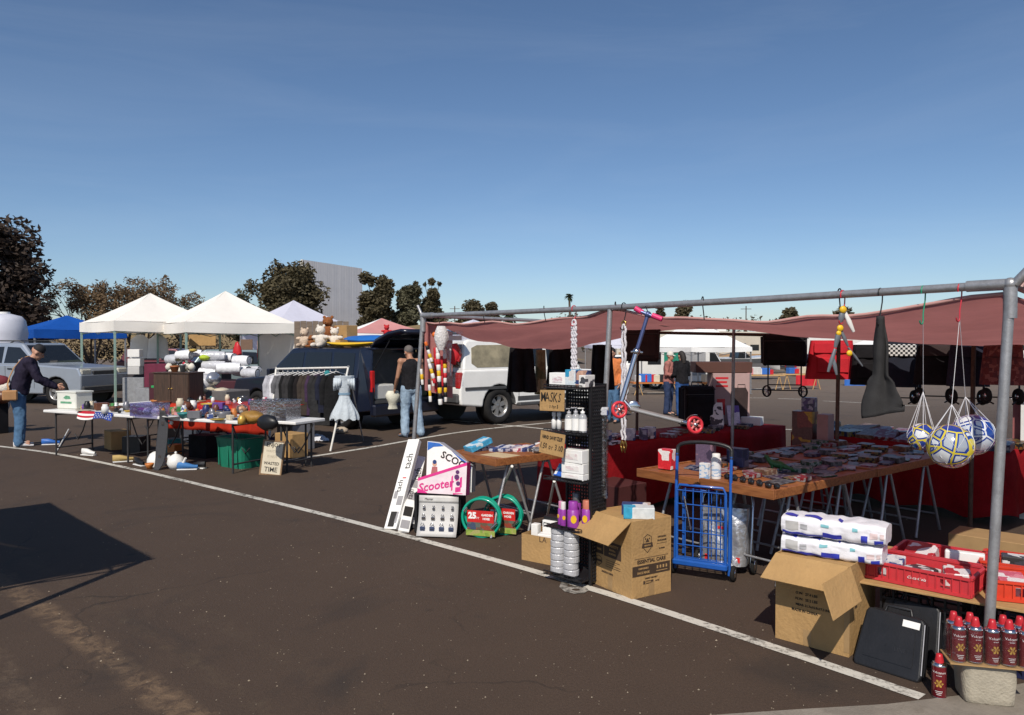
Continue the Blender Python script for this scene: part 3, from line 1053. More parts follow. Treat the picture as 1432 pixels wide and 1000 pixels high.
 # silver vehicle at the far left
hx,hy=X(165,21.5),21.5
a=R(-14)
silver=car('silver_suv','silver blue off-road car with roof rack behind the person in navy','car',(X(58,22.4),22.4,0),a,4.45,1.8,1.12,1.73,1.12,.30,.36,(-1.32,1.38),.78,.12,-2.05,-2.18,SILVER,windows=[[(.62,1.16),(.05,1.6),(-.38,1.62),(-.42,1.16)],[(-.5,1.16),(-.5,1.62),(-1.25,1.62),(-1.3,1.16)],[(-1.42,1.16),(-1.36,1.62),(-1.9,1.6),(-2.0,1.2)]])
mb=MB(TRIM)
for s in(-1,1):
 mb.tube([(-1.75,s*.58,1.72),(-1.6,s*.58,1.79),(-.2,s*.58,1.79),(0,s*.58,1.72)],.022,6)
for x in(-1.4,-.8,-.3):mb.tube([(x,-.58,1.79),(x,.58,1.79)],.016,6)
obj('roof_rack',mb,silver)
# dark minivan with its rear hatch raised
vr=Vector((-2.12,15.35,0))
hd=Vector((-.787,.617,0))
vc=vr+hd*2.35
VA=math.atan2(hd.y,hd.x)
van=car('minivan','dark navy minivan with its rear hatch raised and toys on its roof','minivan',vc,VA,4.7,1.84,1.02,1.63,1.0,.26,.33,(-1.42,1.45),1.15,.35,-2.3,-2.35,NAVY,cut=-1.87,windows=[[(.95,1.06),(.35,1.5),(-.1,1.53),(-.12,1.06)],[(-.2,1.06),(-.18,1.53),(-1.0,1.54),(-1.05,1.06)],[(-1.13,1.06),(-1.08,1.54),(-1.72,1.52),(-1.76,1.08)]])
mb=MB(NAVY)
for s in(-1,1):
 y0,y1=s*.90,s*.84
 mb.add([(x,y0-s*(.10 if z>1.1 else 0),z)for x,z in((-1.87,.36),(-2.33,.42),(-2.35,.85),(-2.30,1.05),(-2.22,1.58),(-1.87,1.62))]+[(x,y1-s*(.10 if z>1.1 else 0),z)for x,z in((-1.87,.36),(-2.33,.42),(-2.35,.85),(-2.30,1.05),(-2.22,1.58),(-1.87,1.62))],[tuple(range(6)),tuple(range(11,5,-1))]+[(i,i+6,(i+1)%6+6,(i+1)%6)for i in range(6)])
mb.box((-2.06,0,1.61),(.42,1.5,.05))
obj('rear_pillar',mb,van,bevel=.02,fixn=True)
mb=MB(TRIM);mb.box((-2.08,0,.58),(.46,1.66,.06));mb.box((-1.885,0,1.05),(.02,1.62,.95));obj('cargo_floor',mb,van)
mb=MB(NAVY);mb.box((-2.33,0,.42),(.16,1.8,.24),.05);obj('bumper',mb,van)
for s in(-1,1):
 mb=MB(LAMPR);mb.box((-2.31,s*.865,.98),(.07,.09,.42),.02);obj('tail_light',mb,van)
 mb=MB(BLACKP);mb.tube([(-2.24,s*.76,1.2),(-2.65,s*.72,1.78)],.012,6);obj('gas_strut',mb,van)
 # the raised hatch: a curved shell with a dark inner lining and a glass panel
hp=[(-2.12,1.66),(-2.3,1.80),(-2.7,1.94),(-3.05,1.99),(-3.2,1.96)]
hm_=MB(NAVY)
n=len(hp)
W2=[.74,.78,.82,.82,.78]
vs=[]
for(x,z),w in zip(hp,W2):vs+=[(x,-w,z),(x,w,z)]
for(x,z),w in zip(hp,W2):vs+=[(x+.01,-w,z-.07),(x+.01,w,z-.07)]
fs=[]
for i in range(n-1):
 fs+=[(2*i,2*i+1,2*i+3,2*i+2),(2*n+2*i,2*n+2*i+2,2*n+2*i+3,2*n+2*i+1)]
 fs+=[(2*i,2*i+2,2*n+2*i+2,2*n+2*i),(2*i+1,2*n+2*i+1,2*n+2*i+3,2*i+3)]
fs+=[(0,2*n,2*n+1,1),(2*n-2,2*n-1,4*n-1,4*n-2)]
hm_.add(vs,fs,True)
hat=obj('hatch',hm_,van,fixn=True)
mb=MB(GLASSD);mb.add([(-2.34,-.62,1.745),(-2.34,.62,1.745),(-2.72,.66,1.868),(-2.72,-.66,1.868)],[(0,1,2,3)]);obj('glass_panel',mb,hat)
# load in the cargo space
solo('storage_tub',MB(mat('milky plastic',(.62,.62,.60),.45,0,.06,trans=.25)).box((0,0,.15),(.5,.38,.3),.03),'pale plastic tub in the open back of the dark minivan','storage tub',vc+Matrix.Rotation(VA,3,'Z')@Vector((-2.09,.5,.615)),VA+R(90))
solo('storage_tub',MB(mat('olive canvas',(.08,.085,.045),.8,0,.2)).box((0,0,.12),(.42,.34,.24),.04),'low olive bag at the right of the minivan cargo space','bag',vc+Matrix.Rotation(VA,3,'Z')@Vector((-2.09,-.5,.615)),VA+R(90)).name='duffel_bag'
# things on the minivan roof
def onvan(x,y,z):return vc+Matrix.Rotation(VA,3,'Z')@Vector((x,y,z))
def kayak(label,col,pos,L_,w,h):
 mb=MB(col)
 def fn(u,v):
  x=(u-.5)*L_;k=math.sin(math.pi*min(.985,max(.015,u)))**.55
  a=2*math.pi*v
  return(x,k*w/2*math.cos(a),h*.5+k*h/2*math.sin(a)*.95+.04*(2*u-1)**2)
 mb.grid(fn,20,12)
 return solo('body_board',mb,label,'board',pos,VA)
kayak('yellow board lying along the near side of the minivan roof',YELP,onvan(-1.35,.56,1.645),1.5,.42,.10)
kayak('blue board stacked behind the yellow one on the minivan roof',mat('blue foam board',(.015,.12,.42),.5,0,.1),onvan(-1.4,.10,1.655),1.75,.46,.24)
PLUSH=mat('cream plush',(.55,.43,.33),.95,0,.2,12,.7,70,spec=.1)
PLUSHB=mat('brown plush',(.24,.09,.035),.95,0,.2,12,.7,70,spec=.1)
PLUSHW=mat('off white plush',(.66,.60,.53),.95,0,.15,12,.7,70,spec=.1)
def plush(label,m,pos,s,rz=0,lie=False):
 t=thing('plush_toy',label,'plush toy',pos,rz,'toys on the minivan roof')
 mb=MB(m);mb.ball((0,0,.17*s),(.15*s,.13*s,.17*s),12,8,.04,1)
 obj('torso',mb,t)
 mb=MB(m);mb.ball((0,-.02*s,.40*s),(.12*s,.11*s,.11*s),12,8,.03,2)
 for q_ in(-1,1):mb.ball((q_*.09*s,0,.50*s),(.04*s,.025*s,.04*s),8,6)
 mb.ball((0,-.11*s,.37*s),(.05*s,.045*s,.04*s),8,6)
 mb.use(INK).ball((0,-.155*s,.38*s),.013*s,6,4)
 for q_ in(-1,1):mb.ball((q_*.045*s,-.105*s,.43*s),.012*s,6,4)
 obj('head',mb,t)
 for q_ in(-1,1):
  mb=MB(m);mb.ball((q_*.16*s,-.03*s,.24*s),(.10*s,.05*s,.05*s),8,6);obj('arm',mb,t)
  mb=MB(m);mb.ball((q_*.09*s,-.15*s,.06*s),(.055*s,.11*s,.055*s),8,6);obj('leg',mb,t)
 return t
plush('cream plush bear at the front of the toys on the minivan roof',PLUSH,onvan(.20,.55,1.63),.8,VA-R(160))
plush('brown plush bear sitting highest among the toys on the minivan roof',PLUSHB,onvan(-.28,.30,1.80),.95,VA-R(150))
plush('small brown plush toy at the foot of the off white bears on the minivan roof',PLUSHB,onvan(-.12,.62,1.63),.5,VA-R(190))
plush('off white plush bear left of the yellow board on the minivan roof',PLUSHW,onvan(-.42,.60,1.63),.9,VA-R(170))
plush('off white plush toy sitting upright between the brown bear and the yellow board',PLUSHW,onvan(-.62,.40,1.66),.75,VA-R(150))
solo('cardboard_carton',MB(CARD).box((0,0,.15),(.42,.3,.3),.005),'tan carton among the plush toys on the minivan roof','carton',onvan(-.55,.05,1.80),VA)
solo('roof_crate',MB(CARD).box((0,0,.08),(.9,.7,.16),.005),'flat tan carton under the plush toys on the minivan roof','carton',onvan(-.4,.1,1.632),VA)
RP=mat('red plush',(.5,.015,.02),.8,0,.2)
for i,(dx,s,l)in enumerate(((-1.95,.38,'small red plush toy at the far end of the minivan roof'),(-1.72,.46,'larger red plush toy behind the blue board on the minivan roof'))):
 plush(l,RP,onvan(dx,-.15+.1*i,1.66+.2*i),s,VA-R(120))
mb=MB(wood('weathered crate wood',(.12,.085,.06),(.2,.15,.11)))
for k in range(9):mb.box((-.62+.155*k,0,.42),(.146,.05,.84+.02*(k%2)))
solo('wooden_screen',mb,'weathered grey plank panel standing behind the toys on the minivan roof','wood panel',(X(450,20),20,1.45),R(8))
mb=MB(STEEL);mb.box((0,0,.72),(1.3,.5,.06));mb.box((0,0,.3),(1.2,.46,.05))
for sx in(-.6,.6):
 for sy in(-.2,.2):mb.box((sx,sy,.36),(.04,.04,.72))
tag(obj('shelf_rack',mb,None,(X(450,20),20,.71),R(8)),'grey rack carrying the weathered plank panel behind the minivan','rack')
mb=MB(STEEL);mb.box((0,0,.35),(1.25,.45,.7),.01)
solo('tool_chest',mb,'grey metal chest under the rack behind the minivan','chest',(X(450,20),20,0),R(8))
# white full-size utility vehicle behind the stall
sh=Vector((.75,.66,0));SA=math.atan2(sh.y,sh.x)
rw=G(692,592)
side=Vector((sh.y,-sh.x,0))
sc_=rw+sh*(1.62)-side*(.93-.115)
sub=car('white_suv','white full-size utility vehicle with running boards parked behind the bats and trousers','car',sc_,SA,5.3,1.96,1.17,1.80,1.12,.38,.385,(-1.62,1.6),.95,.35,-2.45,-2.6,WHITEC,spokes=6,windows=[[(.75,1.21),(.28,1.68),(-.15,1.69),(-.18,1.21)],[(-.28,1.21),(-.26,1.69),(-1.05,1.69),(-1.1,1.21)],[(-1.2,1.21),(-1.15,1.69),(-2.15,1.68),(-2.3,1.62),(-2.34,1.3),(-2.2,1.21)]],tum=.12)
TANREFL=mat('tan window reflection',(.30,.25,.15),.25,.2,.5,3,coat=.7)  # reflection of the dry bank and trees painted into the window colour
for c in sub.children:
 if c.name.startswith('window')and min(v.co.x for v in c.data.vertices)<-2:c.data.materials[0]=TANREFL;c['label']='window with a tan reflection painted into the glass'
sub['label']='white full-size utility vehicle with running boards parked behind the bats and trousers'
CAMO=printed('camouflage cloth',[(.23,.19,.10),(.11,.11,.05),(.32,.27,.16),(.16,.12,.06)],7,.8)
for s in(-1,1):
 mb=MB(TRIM);mb.box((0,s*1.0,.40),(2.25,.16,.07),.015);mb.box((0,s*.97,.52),(2.2,.03,.10));obj('running_board',mb,sub)
mb=MB(TRIM)
for s in(-1,1):mb.box((-.1,s*.985,.78),(4.9,.02,.06))
obj('side_moulding',mb,sub)
mb=MB(WHITESHADED);mb.box((-2.655,0,.82),(.03,1.66,.62),.012);mb.box((-2.66,0,1.02),(.05,.16,.05),.01);obj('rear_door',mb,sub)  # rear of the white body: shade is put into the panel colour
# far parked vehicles on the left
car('far_car','pale blue grey car parked behind the white bedding bags','car',(X(352,27.5),27.5,0),R(18),4.4,1.75,.95,1.5,.92,.25,.31,(-1.35,1.35),.9,.2,-1.6,-2.0,TEAL,windows=[[(.7,.99),(.15,1.4),(-.3,1.42),(-.3,.99)],[(-.4,.99),(-.4,1.42),(-1.2,1.4),(-1.5,.99)]])
car('far_car','dark maroon hatchback parked behind the leftmost cream tent','car',(X(246,33),33,0),R(4),4.3,1.75,.98,1.5,.95,.25,.31,(-1.3,1.3),.95,.25,-1.8,-2.05,carpaint('maroon car paint',(.10,.015,.025)),windows=[[(.75,1.02),(.2,1.4),(-.3,1.42),(-.3,1.02)],[(-.4,1.02),(-.4,1.42),(-1.3,1.4),(-1.6,1.02)]])
# big white ribbed water tank at the left edge
tk=thing('water_tank','large pale ribbed plastic tank on a trailer behind the silver vehicle at the left edge','water tank',(X(6,25),25,0))
mb=MB(mat('pale grey tank plastic',(.52,.53,.60),.5,0,.05,3))
mb.lathe([(0,.75),(.62,.75),(.66,.8)]+[(.66+.03*(k%2),.85+.17*k)for k in range(9)]+[(.62,2.45),(.5,2.6),(.2,2.68),(0,2.69)],(0,0,0),28)
obj('tank',mb,tk)
mb=MB(WHITEP);mb.cyl((0,0,2.66),.18,.08,16);obj('lid',mb,tk)
mb=MB(TRIM);mb.box((0,0,.62),(1.9,1.3,.14));mb.tube([(.9,0,.6),(1.9,0,.5)],.05,6);obj('trailer_frame',mb,tk)
for s in(-1,1):wheel(tk,0,s*.72,.3,.18)
# ================================================================ PEOPLE
def limb(mb,pts,rs,n=10):
 mb.tube(pts,rs,n)
 for p,r in zip(pts,rs):mb.ball(p,r*.99,n,6)
def hand(mb,wrist,direction,palm_n,size=1.0,curl=.6,thumb=1):
 """palm with four unequal fingers and a thumb leaving its side"""
 d=Vector(direction).normalized();nrm=Vector(palm_n).normalized()
 s=d.cross(nrm).normalized()
 nrm=s.cross(d).normalized()
 w=Vector(wrist)
 pc=w+d*.045*size
 old=mb.T
 M=Matrix(((d.x,s.x,nrm.x,pc.x),(d.y,s.y,nrm.y,pc.y),(d.z,s.z,nrm.z,pc.z),(0,0,0,1)))
 mb.T=old@M
 mb.ball((0,0,0),(.055*size,.042*size,.018*size),12,8)
 mb.T=old
 for k,(off,ln)in enumerate(((-.031,.068),(-.011,.078),(.010,.073),(.029,.058))):
  p=pc+(d*.032+s*off)*size
  dd=d.copy();pts=[p]
  for j in range(3):
   pts.append(pts[-1]+dd*ln*size/3)
   dd=(dd+nrm*curl*.55).normalized()
  mb.tube(pts,[.0105*size,.0098*size,.009*size,.007*size],6)
  mb.ball(pts[-1],.007*size,6,4)
 p=pc+(-d*.012-s*.036*thumb)*size
 dd=(d*.6-s*.8*thumb+nrm*.25).normalized()
 p2=p+dd*.032*size;p3=p2+(dd+d*.8).normalized()*.028*size
 mb.tube([p,p2,p3],[.013*size,.0115*size,.009*size],6)
 mb.ball(p3,.009*size,6,4)
def head_shape(mb,c,fwd,up,s=1.0):
 f=Vector(fwd).normalized();u=(Vector(up)-f*Vector(up).dot(f)).normalized();r=f.cross(u)
 old=mb.T
 mb.T=old@Matrix(((r.x,f.x,u.x,c[0]),(r.y,f.y,u.y,c[1]),(r.z,f.z,u.z,c[2]),(0,0,0,1)))
 mb.ball((0,-.012*s,.03*s),(.074*s,.095*s,.085*s),16,12)
 mb.ball((0,.025*s,-.04*s),(.055*s,.062*s,.068*s),14,10)
 mb.ball((0,.055*s,-.085*s),(.03*s,.026*s,.022*s),10,8)
 mb.tube([(0,.082*s,.015*s),(0,.105*s,-.025*s)],[.009*s,.016*s],8)
 mb.ball((0,.103*s,-.026*s),(.017*s,.014*s,.012*s),8,6)
 for q_ in(-1,1):
  mb.ball((q_*.076*s,-.012*s,-.012*s),(.012*s,.024*s,.034*s),8,6)
  mb.ball((q_*.03*s,.077*s,.028*s),(.02*s,.012*s,.007*s),8,6)
 mb.T=old
 return old@Matrix(((r.x,f.x,u.x,c[0]),(r.y,f.y,u.y,c[1]),(r.z,f.z,u.z,c[2]),(0,0,0,1)))
def person(label,loc,rz,J,skin,top=None,topm=None,sleeve=1.0,trousm=DENIM,shoem=BLACKP,hairm=HAIR,hairlen='short',scale=1.0,hat=None,mask=None,group=None,face=True,curl=.6,vest=False):
 """J: joint positions in metres, local +y forward. A continuous body with clothes as its children."""
 t=thing('person',label,'person',loc,rz,group)
 t.scale=(scale,)*3
 V={k:Vector(v)for k,v in J.items()}
 b=MB(skin)
 # torso as stacked ellipses
 def torso(mb,g,arms=True):
  pts=[V['hip']-Vector((0,0,.06)),V['hip'].lerp(V['chest'],.25),V['hip'].lerp(V['chest'],.6),V['chest'],V['chest'].lerp(V['neck'],.55),V['chest'].lerp(V['neck'],.9)]
  rx=[.165,.155,.15,.175,.165,.09];ry=[.125,.115,.112,.125,.105,.075]
  right=(V['shr']-V['shl']).normalized()
  vs,fs=[],[]
  n=16
  for i,p in enumerate(pts):
   d=(pts[min(i+1,5)]-pts[max(i-1,0)]).normalized()
   fw=d.cross(right).normalized()
   for k in range(n):
    a_=2*math.pi*k/n
    vs.append(p+right*math.cos(a_)*(rx[i]+g)+fw*math.sin(a_)*(ry[i]+g))
  for i in range(5):
   for k in range(n):
    l=(k+1)%n
    fs.append((i*n+k,i*n+l,(i+1)*n+l,(i+1)*n+k))
  fs+=[tuple(range(n))[::-1],tuple(range(5*n,6*n))]
  mb.add(vs,fs,True)
  if arms:
   for s in('shl','shr'):
    mb.tube([V['chest'].lerp(V['neck'],.6),V[s]],[.07+g,.062+g],10);mb.ball(V[s],.066+g,10,8)
 torso(b,0)
 limb(b,[V['chest'].lerp(V['neck'],.7),V['neck'],V['head']-(V['head']-V['neck'])*.25],[.06,.052,.05])
 HM=head_shape(b,V['head'],J['fwd'],V['head']-V['neck'])
 for s in 'lr':
  limb(b,[V['sh'+s],V['sh'+s].lerp(V['el'+s],.35),V['el'+s],V['el'+s].lerp(V['wr'+s],.3),V['wr'+s]],[.052,.048,.038,.038,.026])
  limb(b,[V['hp'+s],V['hp'+s].lerp(V['kn'+s],.4),V['kn'+s],V['kn'+s].lerp(V['an'+s],.3),V['an'+s]],[.088,.078,.055,.055,.038])
  toe=V['an'+s]+Vector(J.get('toe'+s,(0,.15,0)));toe.z=.035
  b.tube([V['an'+s]-Vector((0,.0,.03)),toe],[.042,.032],8)
 me=remeshed(b,'body',.014,3)
 hb=MB(skin)
 for s in 'lr':
  d=V['wr'+s]-V['el'+s]
  hand(hb,V['wr'+s]-d.normalized()*.01,J.get('hd'+s,d),J.get('hn'+s,(0.3 if s=='l' else-.3,0,0.01)),1.0,curl,1 if s=='l' else-1)
  # join the hands into the body mesh
 import bmesh
 hm2=hb.mesh('hands')
 bm=bmesh.new();bm.from_mesh(me);bm.from_mesh(hm2);bm.to_mesh(me);bm.free()
 me.materials.clear();me.materials.append(skin)
 for p in me.polygons:p.use_smooth=True
 obj('body',me,t)
 if face:
  old=HM
  f=MB(mat('eye white',(.7,.68,.65),.2));f.T=old
  for q_ in(-1,1):f.ball((q_*.03,.073,.014),(.013,.009,.008),8,6)
  f.use(INK)
  for q_ in(-1,1):f.ball((q_*.03,.080,.014),(.0055,.004,.0055),6,4)
  obj('eyes',f,t)
  f=MB(mat('lip colour',(.30,.10,.08),.5));f.T=old
  f.ball((0,.084,-.058),(.024,.009,.007),8,6)
  obj('mouth',f,t)
  # trousers
 g=MB(trousm)
 right=(V['hpr']-V['hpl']).normalized()
 g.ball(V['hip']-Vector((0,0,.03)),(.175,.138,.12),14,10)
 for s in 'lr':
  k,a_=V['kn'+s],V['an'+s]
  limb(g,[V['hp'+s],V['hp'+s].lerp(k,.45),k,k.lerp(a_,.4),a_+Vector((0,0,.0))],[.108,.098,.080,.078,.076])
 mt_=remeshed(g,'trousers',.015,2,.010);mt_.materials.clear();mt_.materials.append(trousm)
 obj('trousers',mt_,t)
 # top
 g=MB(topm)
 if vest:
  torso(g,.016,False)
  for s in('shl','shr'):g.tube([V['chest'].lerp(V['neck'],.4),V['chest'].lerp(V['neck'],.55).lerp(V[s],.62)+Vector((0,0,.03))],[.085,.05],10)
 else:
  torso(g,.022)
  for s in 'lr':
   e,w=V['el'+s],V['wr'+s]
   if sleeve>=1:limb(g,[V['sh'+s],V['sh'+s].lerp(e,.5),e,e.lerp(w,.5),e.lerp(w,.93)],[.078,.07,.062,.056,.047])
   else:limb(g,[V['sh'+s],V['sh'+s].lerp(e,.7)],[.078,.068])
  g.ball(V['hip']+Vector((0,0,.0)),(.188,.15,.11),14,10)
  g.tube([V['chest'].lerp(V['neck'],.8),V['neck'].lerp(V['head'],.12)],[.075,.062],10)
 mt_=remeshed(g,top,.015,2,.011);mt_.materials.clear();mt_.materials.append(topm)
 obj(top,mt_,t)
 for s in 'lr':
  g=MB(shoem)
  a_=V['an'+s];toe=Vector(J.get('toe'+s,(0,.15,0)));td=Vector((toe.x,toe.y,0)).normalized()
  ang_=math.atan2(td.y,td.x)
  def sh(u,v,a_=a_,ang_=ang_):
   x=-.075+.27*u
   wdt=(.045-.012*abs(u-.6))*(math.sin(math.pi*min(.97,max(.03,u)))**.4)
   hh=.09-.055*ss(.3,.9,u)
   th=2*math.pi*v
   y=wdt*math.cos(th);z=hh/2+hh/2*math.sin(th)
   return(a_.x+x*math.cos(ang_)-y*math.sin(ang_),a_.y+x*math.sin(ang_)+y*math.cos(ang_),z+.004)
  g.grid(sh,10,10)
  obj('shoe',g,t)
 hm_=MB(hairm);hm_.T=HM
 if hat is None or hairlen=='long':
  hm_.ball((0,-.022,.042),(.080,.096,.088),16,10,.02,3)
  if hairlen=='long':
   hm_.tube([(0,-.06,.04),(0,-.10,-.06),(0,-.10,-.20)],[.075,.075,.05],12)
  elif hairlen=='mid':
   hm_.tube([(0,-.05,.05),(0,-.075,-.03),(0,-.07,-.09)],[.075,.075,.055],12)
 if hm_.v:obj('hair',hm_,t)
 if hat:
  hm_=MB(hat);hm_.T=HM
  hm_.lathe([(.088,.03),(.090,.05),(.084,.10),(.055,.135),(0,.145)],(0,-.012,0),18)
  hm_.grid(lambda u,v:((u-.5)*.14,.06+.09*v*(1-(2*u-1)**2*.5),.052-.025*v),8,4)
  obj('cap',hm_,t)
 if mask:
  hm_=MB(mask);hm_.T=HM
  hm_.ball((0,.055,-.045),(.062,.058,.05),12,8)
  obj('face_mask',hm_,t)
 return t
 # man at the open minivan, seen from behind
man=person('man in a black sleeveless vest and pale washed jeans standing at the open minivan',G(575,611),R(22),dict(hip=(0,0,.90),chest=(0,.03,1.22),neck=(0,.05,1.40),head=(-.015,.115,1.50),fwd=(-.25,.9,-.45),shl=(-.175,.03,1.345),shr=(.175,.03,1.345),ell=(-.235,.045,1.06),elr=(.24,.10,1.07),wrl=(-.245,.20,.86),wrr=(.12,.30,.98),hpl=(-.085,0,.87),hpr=(.085,0,.87),knl=(-.10,.04,.48),knr=(.12,.0,.48),anl=(-.12,-.03,.08),anr=(.16,-.05,.08),toel=(-.05,.15,0),toer=(.07,.14,0)),SKIN,'vest',BLACKC,trousm=DENIML,shoem=mat('slate shoe canvas',(.12,.14,.19),.7),hairm=HAIRG,scale=1.03,vest=True,curl=.8)
tubp=man.matrix_basis@Vector((-.25,.25,.66))
mb=MB(mat('cream plastic bag',(.62,.60,.50),.5,0,.08,9,.3,40));mb.grid(lambda u,v:((.13+.02*math.sin(7*u))*math.cos(6.283*v)*(.55+.45*math.sin(math.pi*min(.9,u+.15))),.09*math.sin(6.283*v)*(.3+.7*math.sin(math.pi*min(.92,u+.1))),.34*(1-u)),8,14)
solo('carrier_bag',mb,'cream carrier bag held by the man in the black vest','bag',G(575,611)+Matrix.Rotation(R(22),3,'Z')@Vector((-.27,.30,.50)),R(30))
# person bending over the table at the left
wloc=G(31,624)
wom=person('person in a navy jacket, jeans and dark cap bending over the left table',wloc,R(-62),dict(hip=(0,-.04,.89),chest=(0,.06,1.20),neck=(0,.15,1.385),head=(0,.225,1.47),fwd=(0,.75,-.5),shl=(-.18,.12,1.32),shr=(.18,.12,1.32),ell=(-.25,.22,1.06),elr=(.25,.24,1.06),wrl=(-.17,.46,.93),wrr=(.17,.48,.92),hpl=(-.09,-.06,.85),hpr=(.09,-.06,.85),knl=(-.12,-.02,.47),knr=(.12,-.01,.47),anl=(-.14,-.05,.08),anr=(.14,-.03,.08)),SKIN2,'jacket',mat('navy jacket cloth',(.018,.014,.030),.8,0,.25,8,.3,160,spec=.2),trousm=DENIM,shoem=mat('pale trainer',(.62,.60,.60),.5),hat=mat('black cap cloth',(.012,.011,.014),.8),hairlen='mid',scale=1.06)
wom.children[0]
mb=MB(mat('tan leather',(.38,.20,.085),.55,0,.12))
pth=[(-.13,.02,1.33),(-.16,-.06,1.22),(-.03,-.17,1.07),(.10,-.20,.96),(.21,-.16,.88)]
pth=[(-.11,.10,1.42),(-.13,.0,1.38),(-.06,-.10,1.24),(.05,-.155,1.09),(.16,-.17,.98),(.22,-.15,.90)]
mb.tube(pth,.024,6,sq=.35)
obj('shoulder_strap',mb,wom)
mb=MB(mat('tan leather',(0,0,0)));mb.box((.25,-.13,.82),(.08,.20,.16),.03)
obj('shoulder_bag',mb,wom)
mb=MB(mat('grey shopping bag film',(.33,.32,.32),.35,0,.2,9,.3,40));mb.grid(lambda u,v:((.16*math.cos(6.283*v))*(.35+.65*math.sin(math.pi*min(.93,u+.1))),.10*math.sin(6.283*v)*(.3+.7*math.sin(math.pi*min(.93,u+.1))),.5*(1-u)),8,14)
solo('shopping_bag',mb,'grey plastic shopping bag hanging beside the person in the navy jacket','bag',G(2,600)+Vector((0,0,.22)),R(20))
# two women talking beyond the red table
def stand(**k):
 d=dict(hip=(0,0,.90),chest=(0,.02,1.22),neck=(0,.02,1.42),head=(0,.05,1.55),fwd=(0,1,-.1),shl=(-.165,.02,1.35),shr=(.165,.02,1.35),ell=(-.22,.02,1.08),elr=(.22,.02,1.08),wrl=(-.2,.14,.88),wrr=(.2,.14,.88),hpl=(-.085,0,.87),hpr=(.085,0,.87),knl=(-.09,.02,.48),knr=(.09,.0,.48),anl=(-.09,-.02,.08),anr=(.10,-.03,.08))
 d.update(k);return d
BLJEAN=mat('bright blue jeans',(.02,.07,.22),.85,0,.25,8)
for(px,Y,lab,tm,hr,rz,hl,jn,hat)in((954,19.5,'person with long dark hair and a black jacket, seen from behind, beyond the suitcases',BLACKC,HAIR,25,'long',BLJEAN,None),(935,20.3,'person in a dusty pink top and pale cap facing the one in black',mat('dusty pink cloth',(.34,.13,.11),.85,0,.2),HAIR,-120,'short',mat('dark blue jeans',(.02,.035,.09),.85),mat('cream knit',(.6,.56,.5),.9))):
 x=X(px,Y)
 person(lab,(x,Y,gz(x,Y)),R(rz),stand(wrl=(-.1,.3,1.0),wrr=(.16,.32,1.02)),SKIN2,'jacket',tm,trousm=jn,hairm=hr,hairlen=hl,hat=hat,face=True)
x=X(856,17)
person('person in an orange top and jeans partly hidden behind the black rack',(x,17,gz(x,17)),R(160),stand(),SKIN2,'jacket',mat('orange cloth',(.55,.17,.05),.85,0,.2),trousm=DENIM,hairm=HAIR,hairlen='mid')
x=X(262,20.4)
person('person in a crimson shirt bending among the white bedding under the tents',(x,20.4,0),R(150),stand(head=(0,.34,1.24),neck=(0,.26,1.18),chest=(0,.16,1.08),shl=(-.165,.2,1.14),shr=(.165,.2,1.14),ell=(-.22,.28,.9),elr=(.22,.28,.9),fwd=(0,.6,-.8)),SKIN,'shirt',mat('crimson cloth',(.40,.012,.04),.85,0,.2),sleeve=.5,trousm=DENIM)
# ================================================================ STALL FRAME
FA=5.60
fl=thing('canopy_frame','grey galvanised pipe frame of the front stall with leaning posts','canopy frame')
def W_(a,b,z,lean=.10):return S(a,b,z)+Vector((lean*z/2.0,0,0))
def post(a,b,h,m,r=.024,lean=.10,foot=True,base=0.0):
 mb=MB(m)
 mb.tube([W_(a,b,base,lean),W_(a,b,h*.5,lean),W_(a,b,h,lean)],r,12)
 o=obj('post',mb,fl)
 return o
FT=2.015
post(0,0,FT-.02,STEEL,.0245);post(2.78,.02,FT-.03,STEEL,.021);post(FA,0,FT-.02,STEEL,.0225,.15)
mb=MB(STEEL)
pA,pB=W_(0,0,FT),W_(FA,0,FT,.15)
mb.tube([pA,pA.lerp(pB,.25)-Vector((0,0,.012)),pA.lerp(pB,.5)-Vector((0,0,.016)),pA.lerp(pB,.75)-Vector((0,0,.01)),pB],.0225,12)
obj('front_pipe',mb,fl)
for p,d in((pA,-1),(pB,1)):
 mb=MB(STEEL)
 mb.tube([p+Vector((0,0,-.17)),p+Vector((0,0,.0))],.031,12)
 mb.ball(p,.034,12,8)
 u=(pB-pA).normalized()*(-d)
 mb.tube([p,p+u*.2],.029,12)
 mb.tube([p,p+SY*.12],.029,12)
 obj('corner_fitting',mb,fl)
BZ=1.9
backs=[(.1,1.70),(1.25,1.70),(2.5,1.80),(3.75,1.88),(5.2,1.86)]
for i,(a_,z)in enumerate(backs):
 post(a_,3.15,z,(STEEL if i in(3,)else BRSTEEL),.019,.02)
for(a0,z0,a1,z1)in((.1,1.72,2.5,1.79),(2.5,1.79,5.2,1.86)):
 mb=MB(BRSTEEL);mb.tube([W_(a0,3.15,z0,.02),W_(a1,3.15,z1,.02)],.018,8);obj('rear_pipe',mb,fl)
mb=MB(STEEL);mb.tube([pB,W_(FA-.1,1.6,1.99,.08),W_(5.2,3.15,1.87,.02)],.02,8);obj('side_pipe',mb,fl)
mb=MB(STEEL);mb.tube([pA,W_(.06,1.6,1.9,.06),W_(.1,3.15,1.71,.02)],.02,8);obj('side_pipe',mb,fl)
mb=MB(STEEL);mb.tube([pB+Vector((-.01,0,0)),pB+Vector((-.06,.03,.11))],.016,8);obj('pipe_stub',mb,fl)
mb=MB(STEEL);mb.tube([pA+SX*.02,pA+SX*.12+Vector((.02,0,.13))],.024,8);obj('pipe_stub',mb,fl)
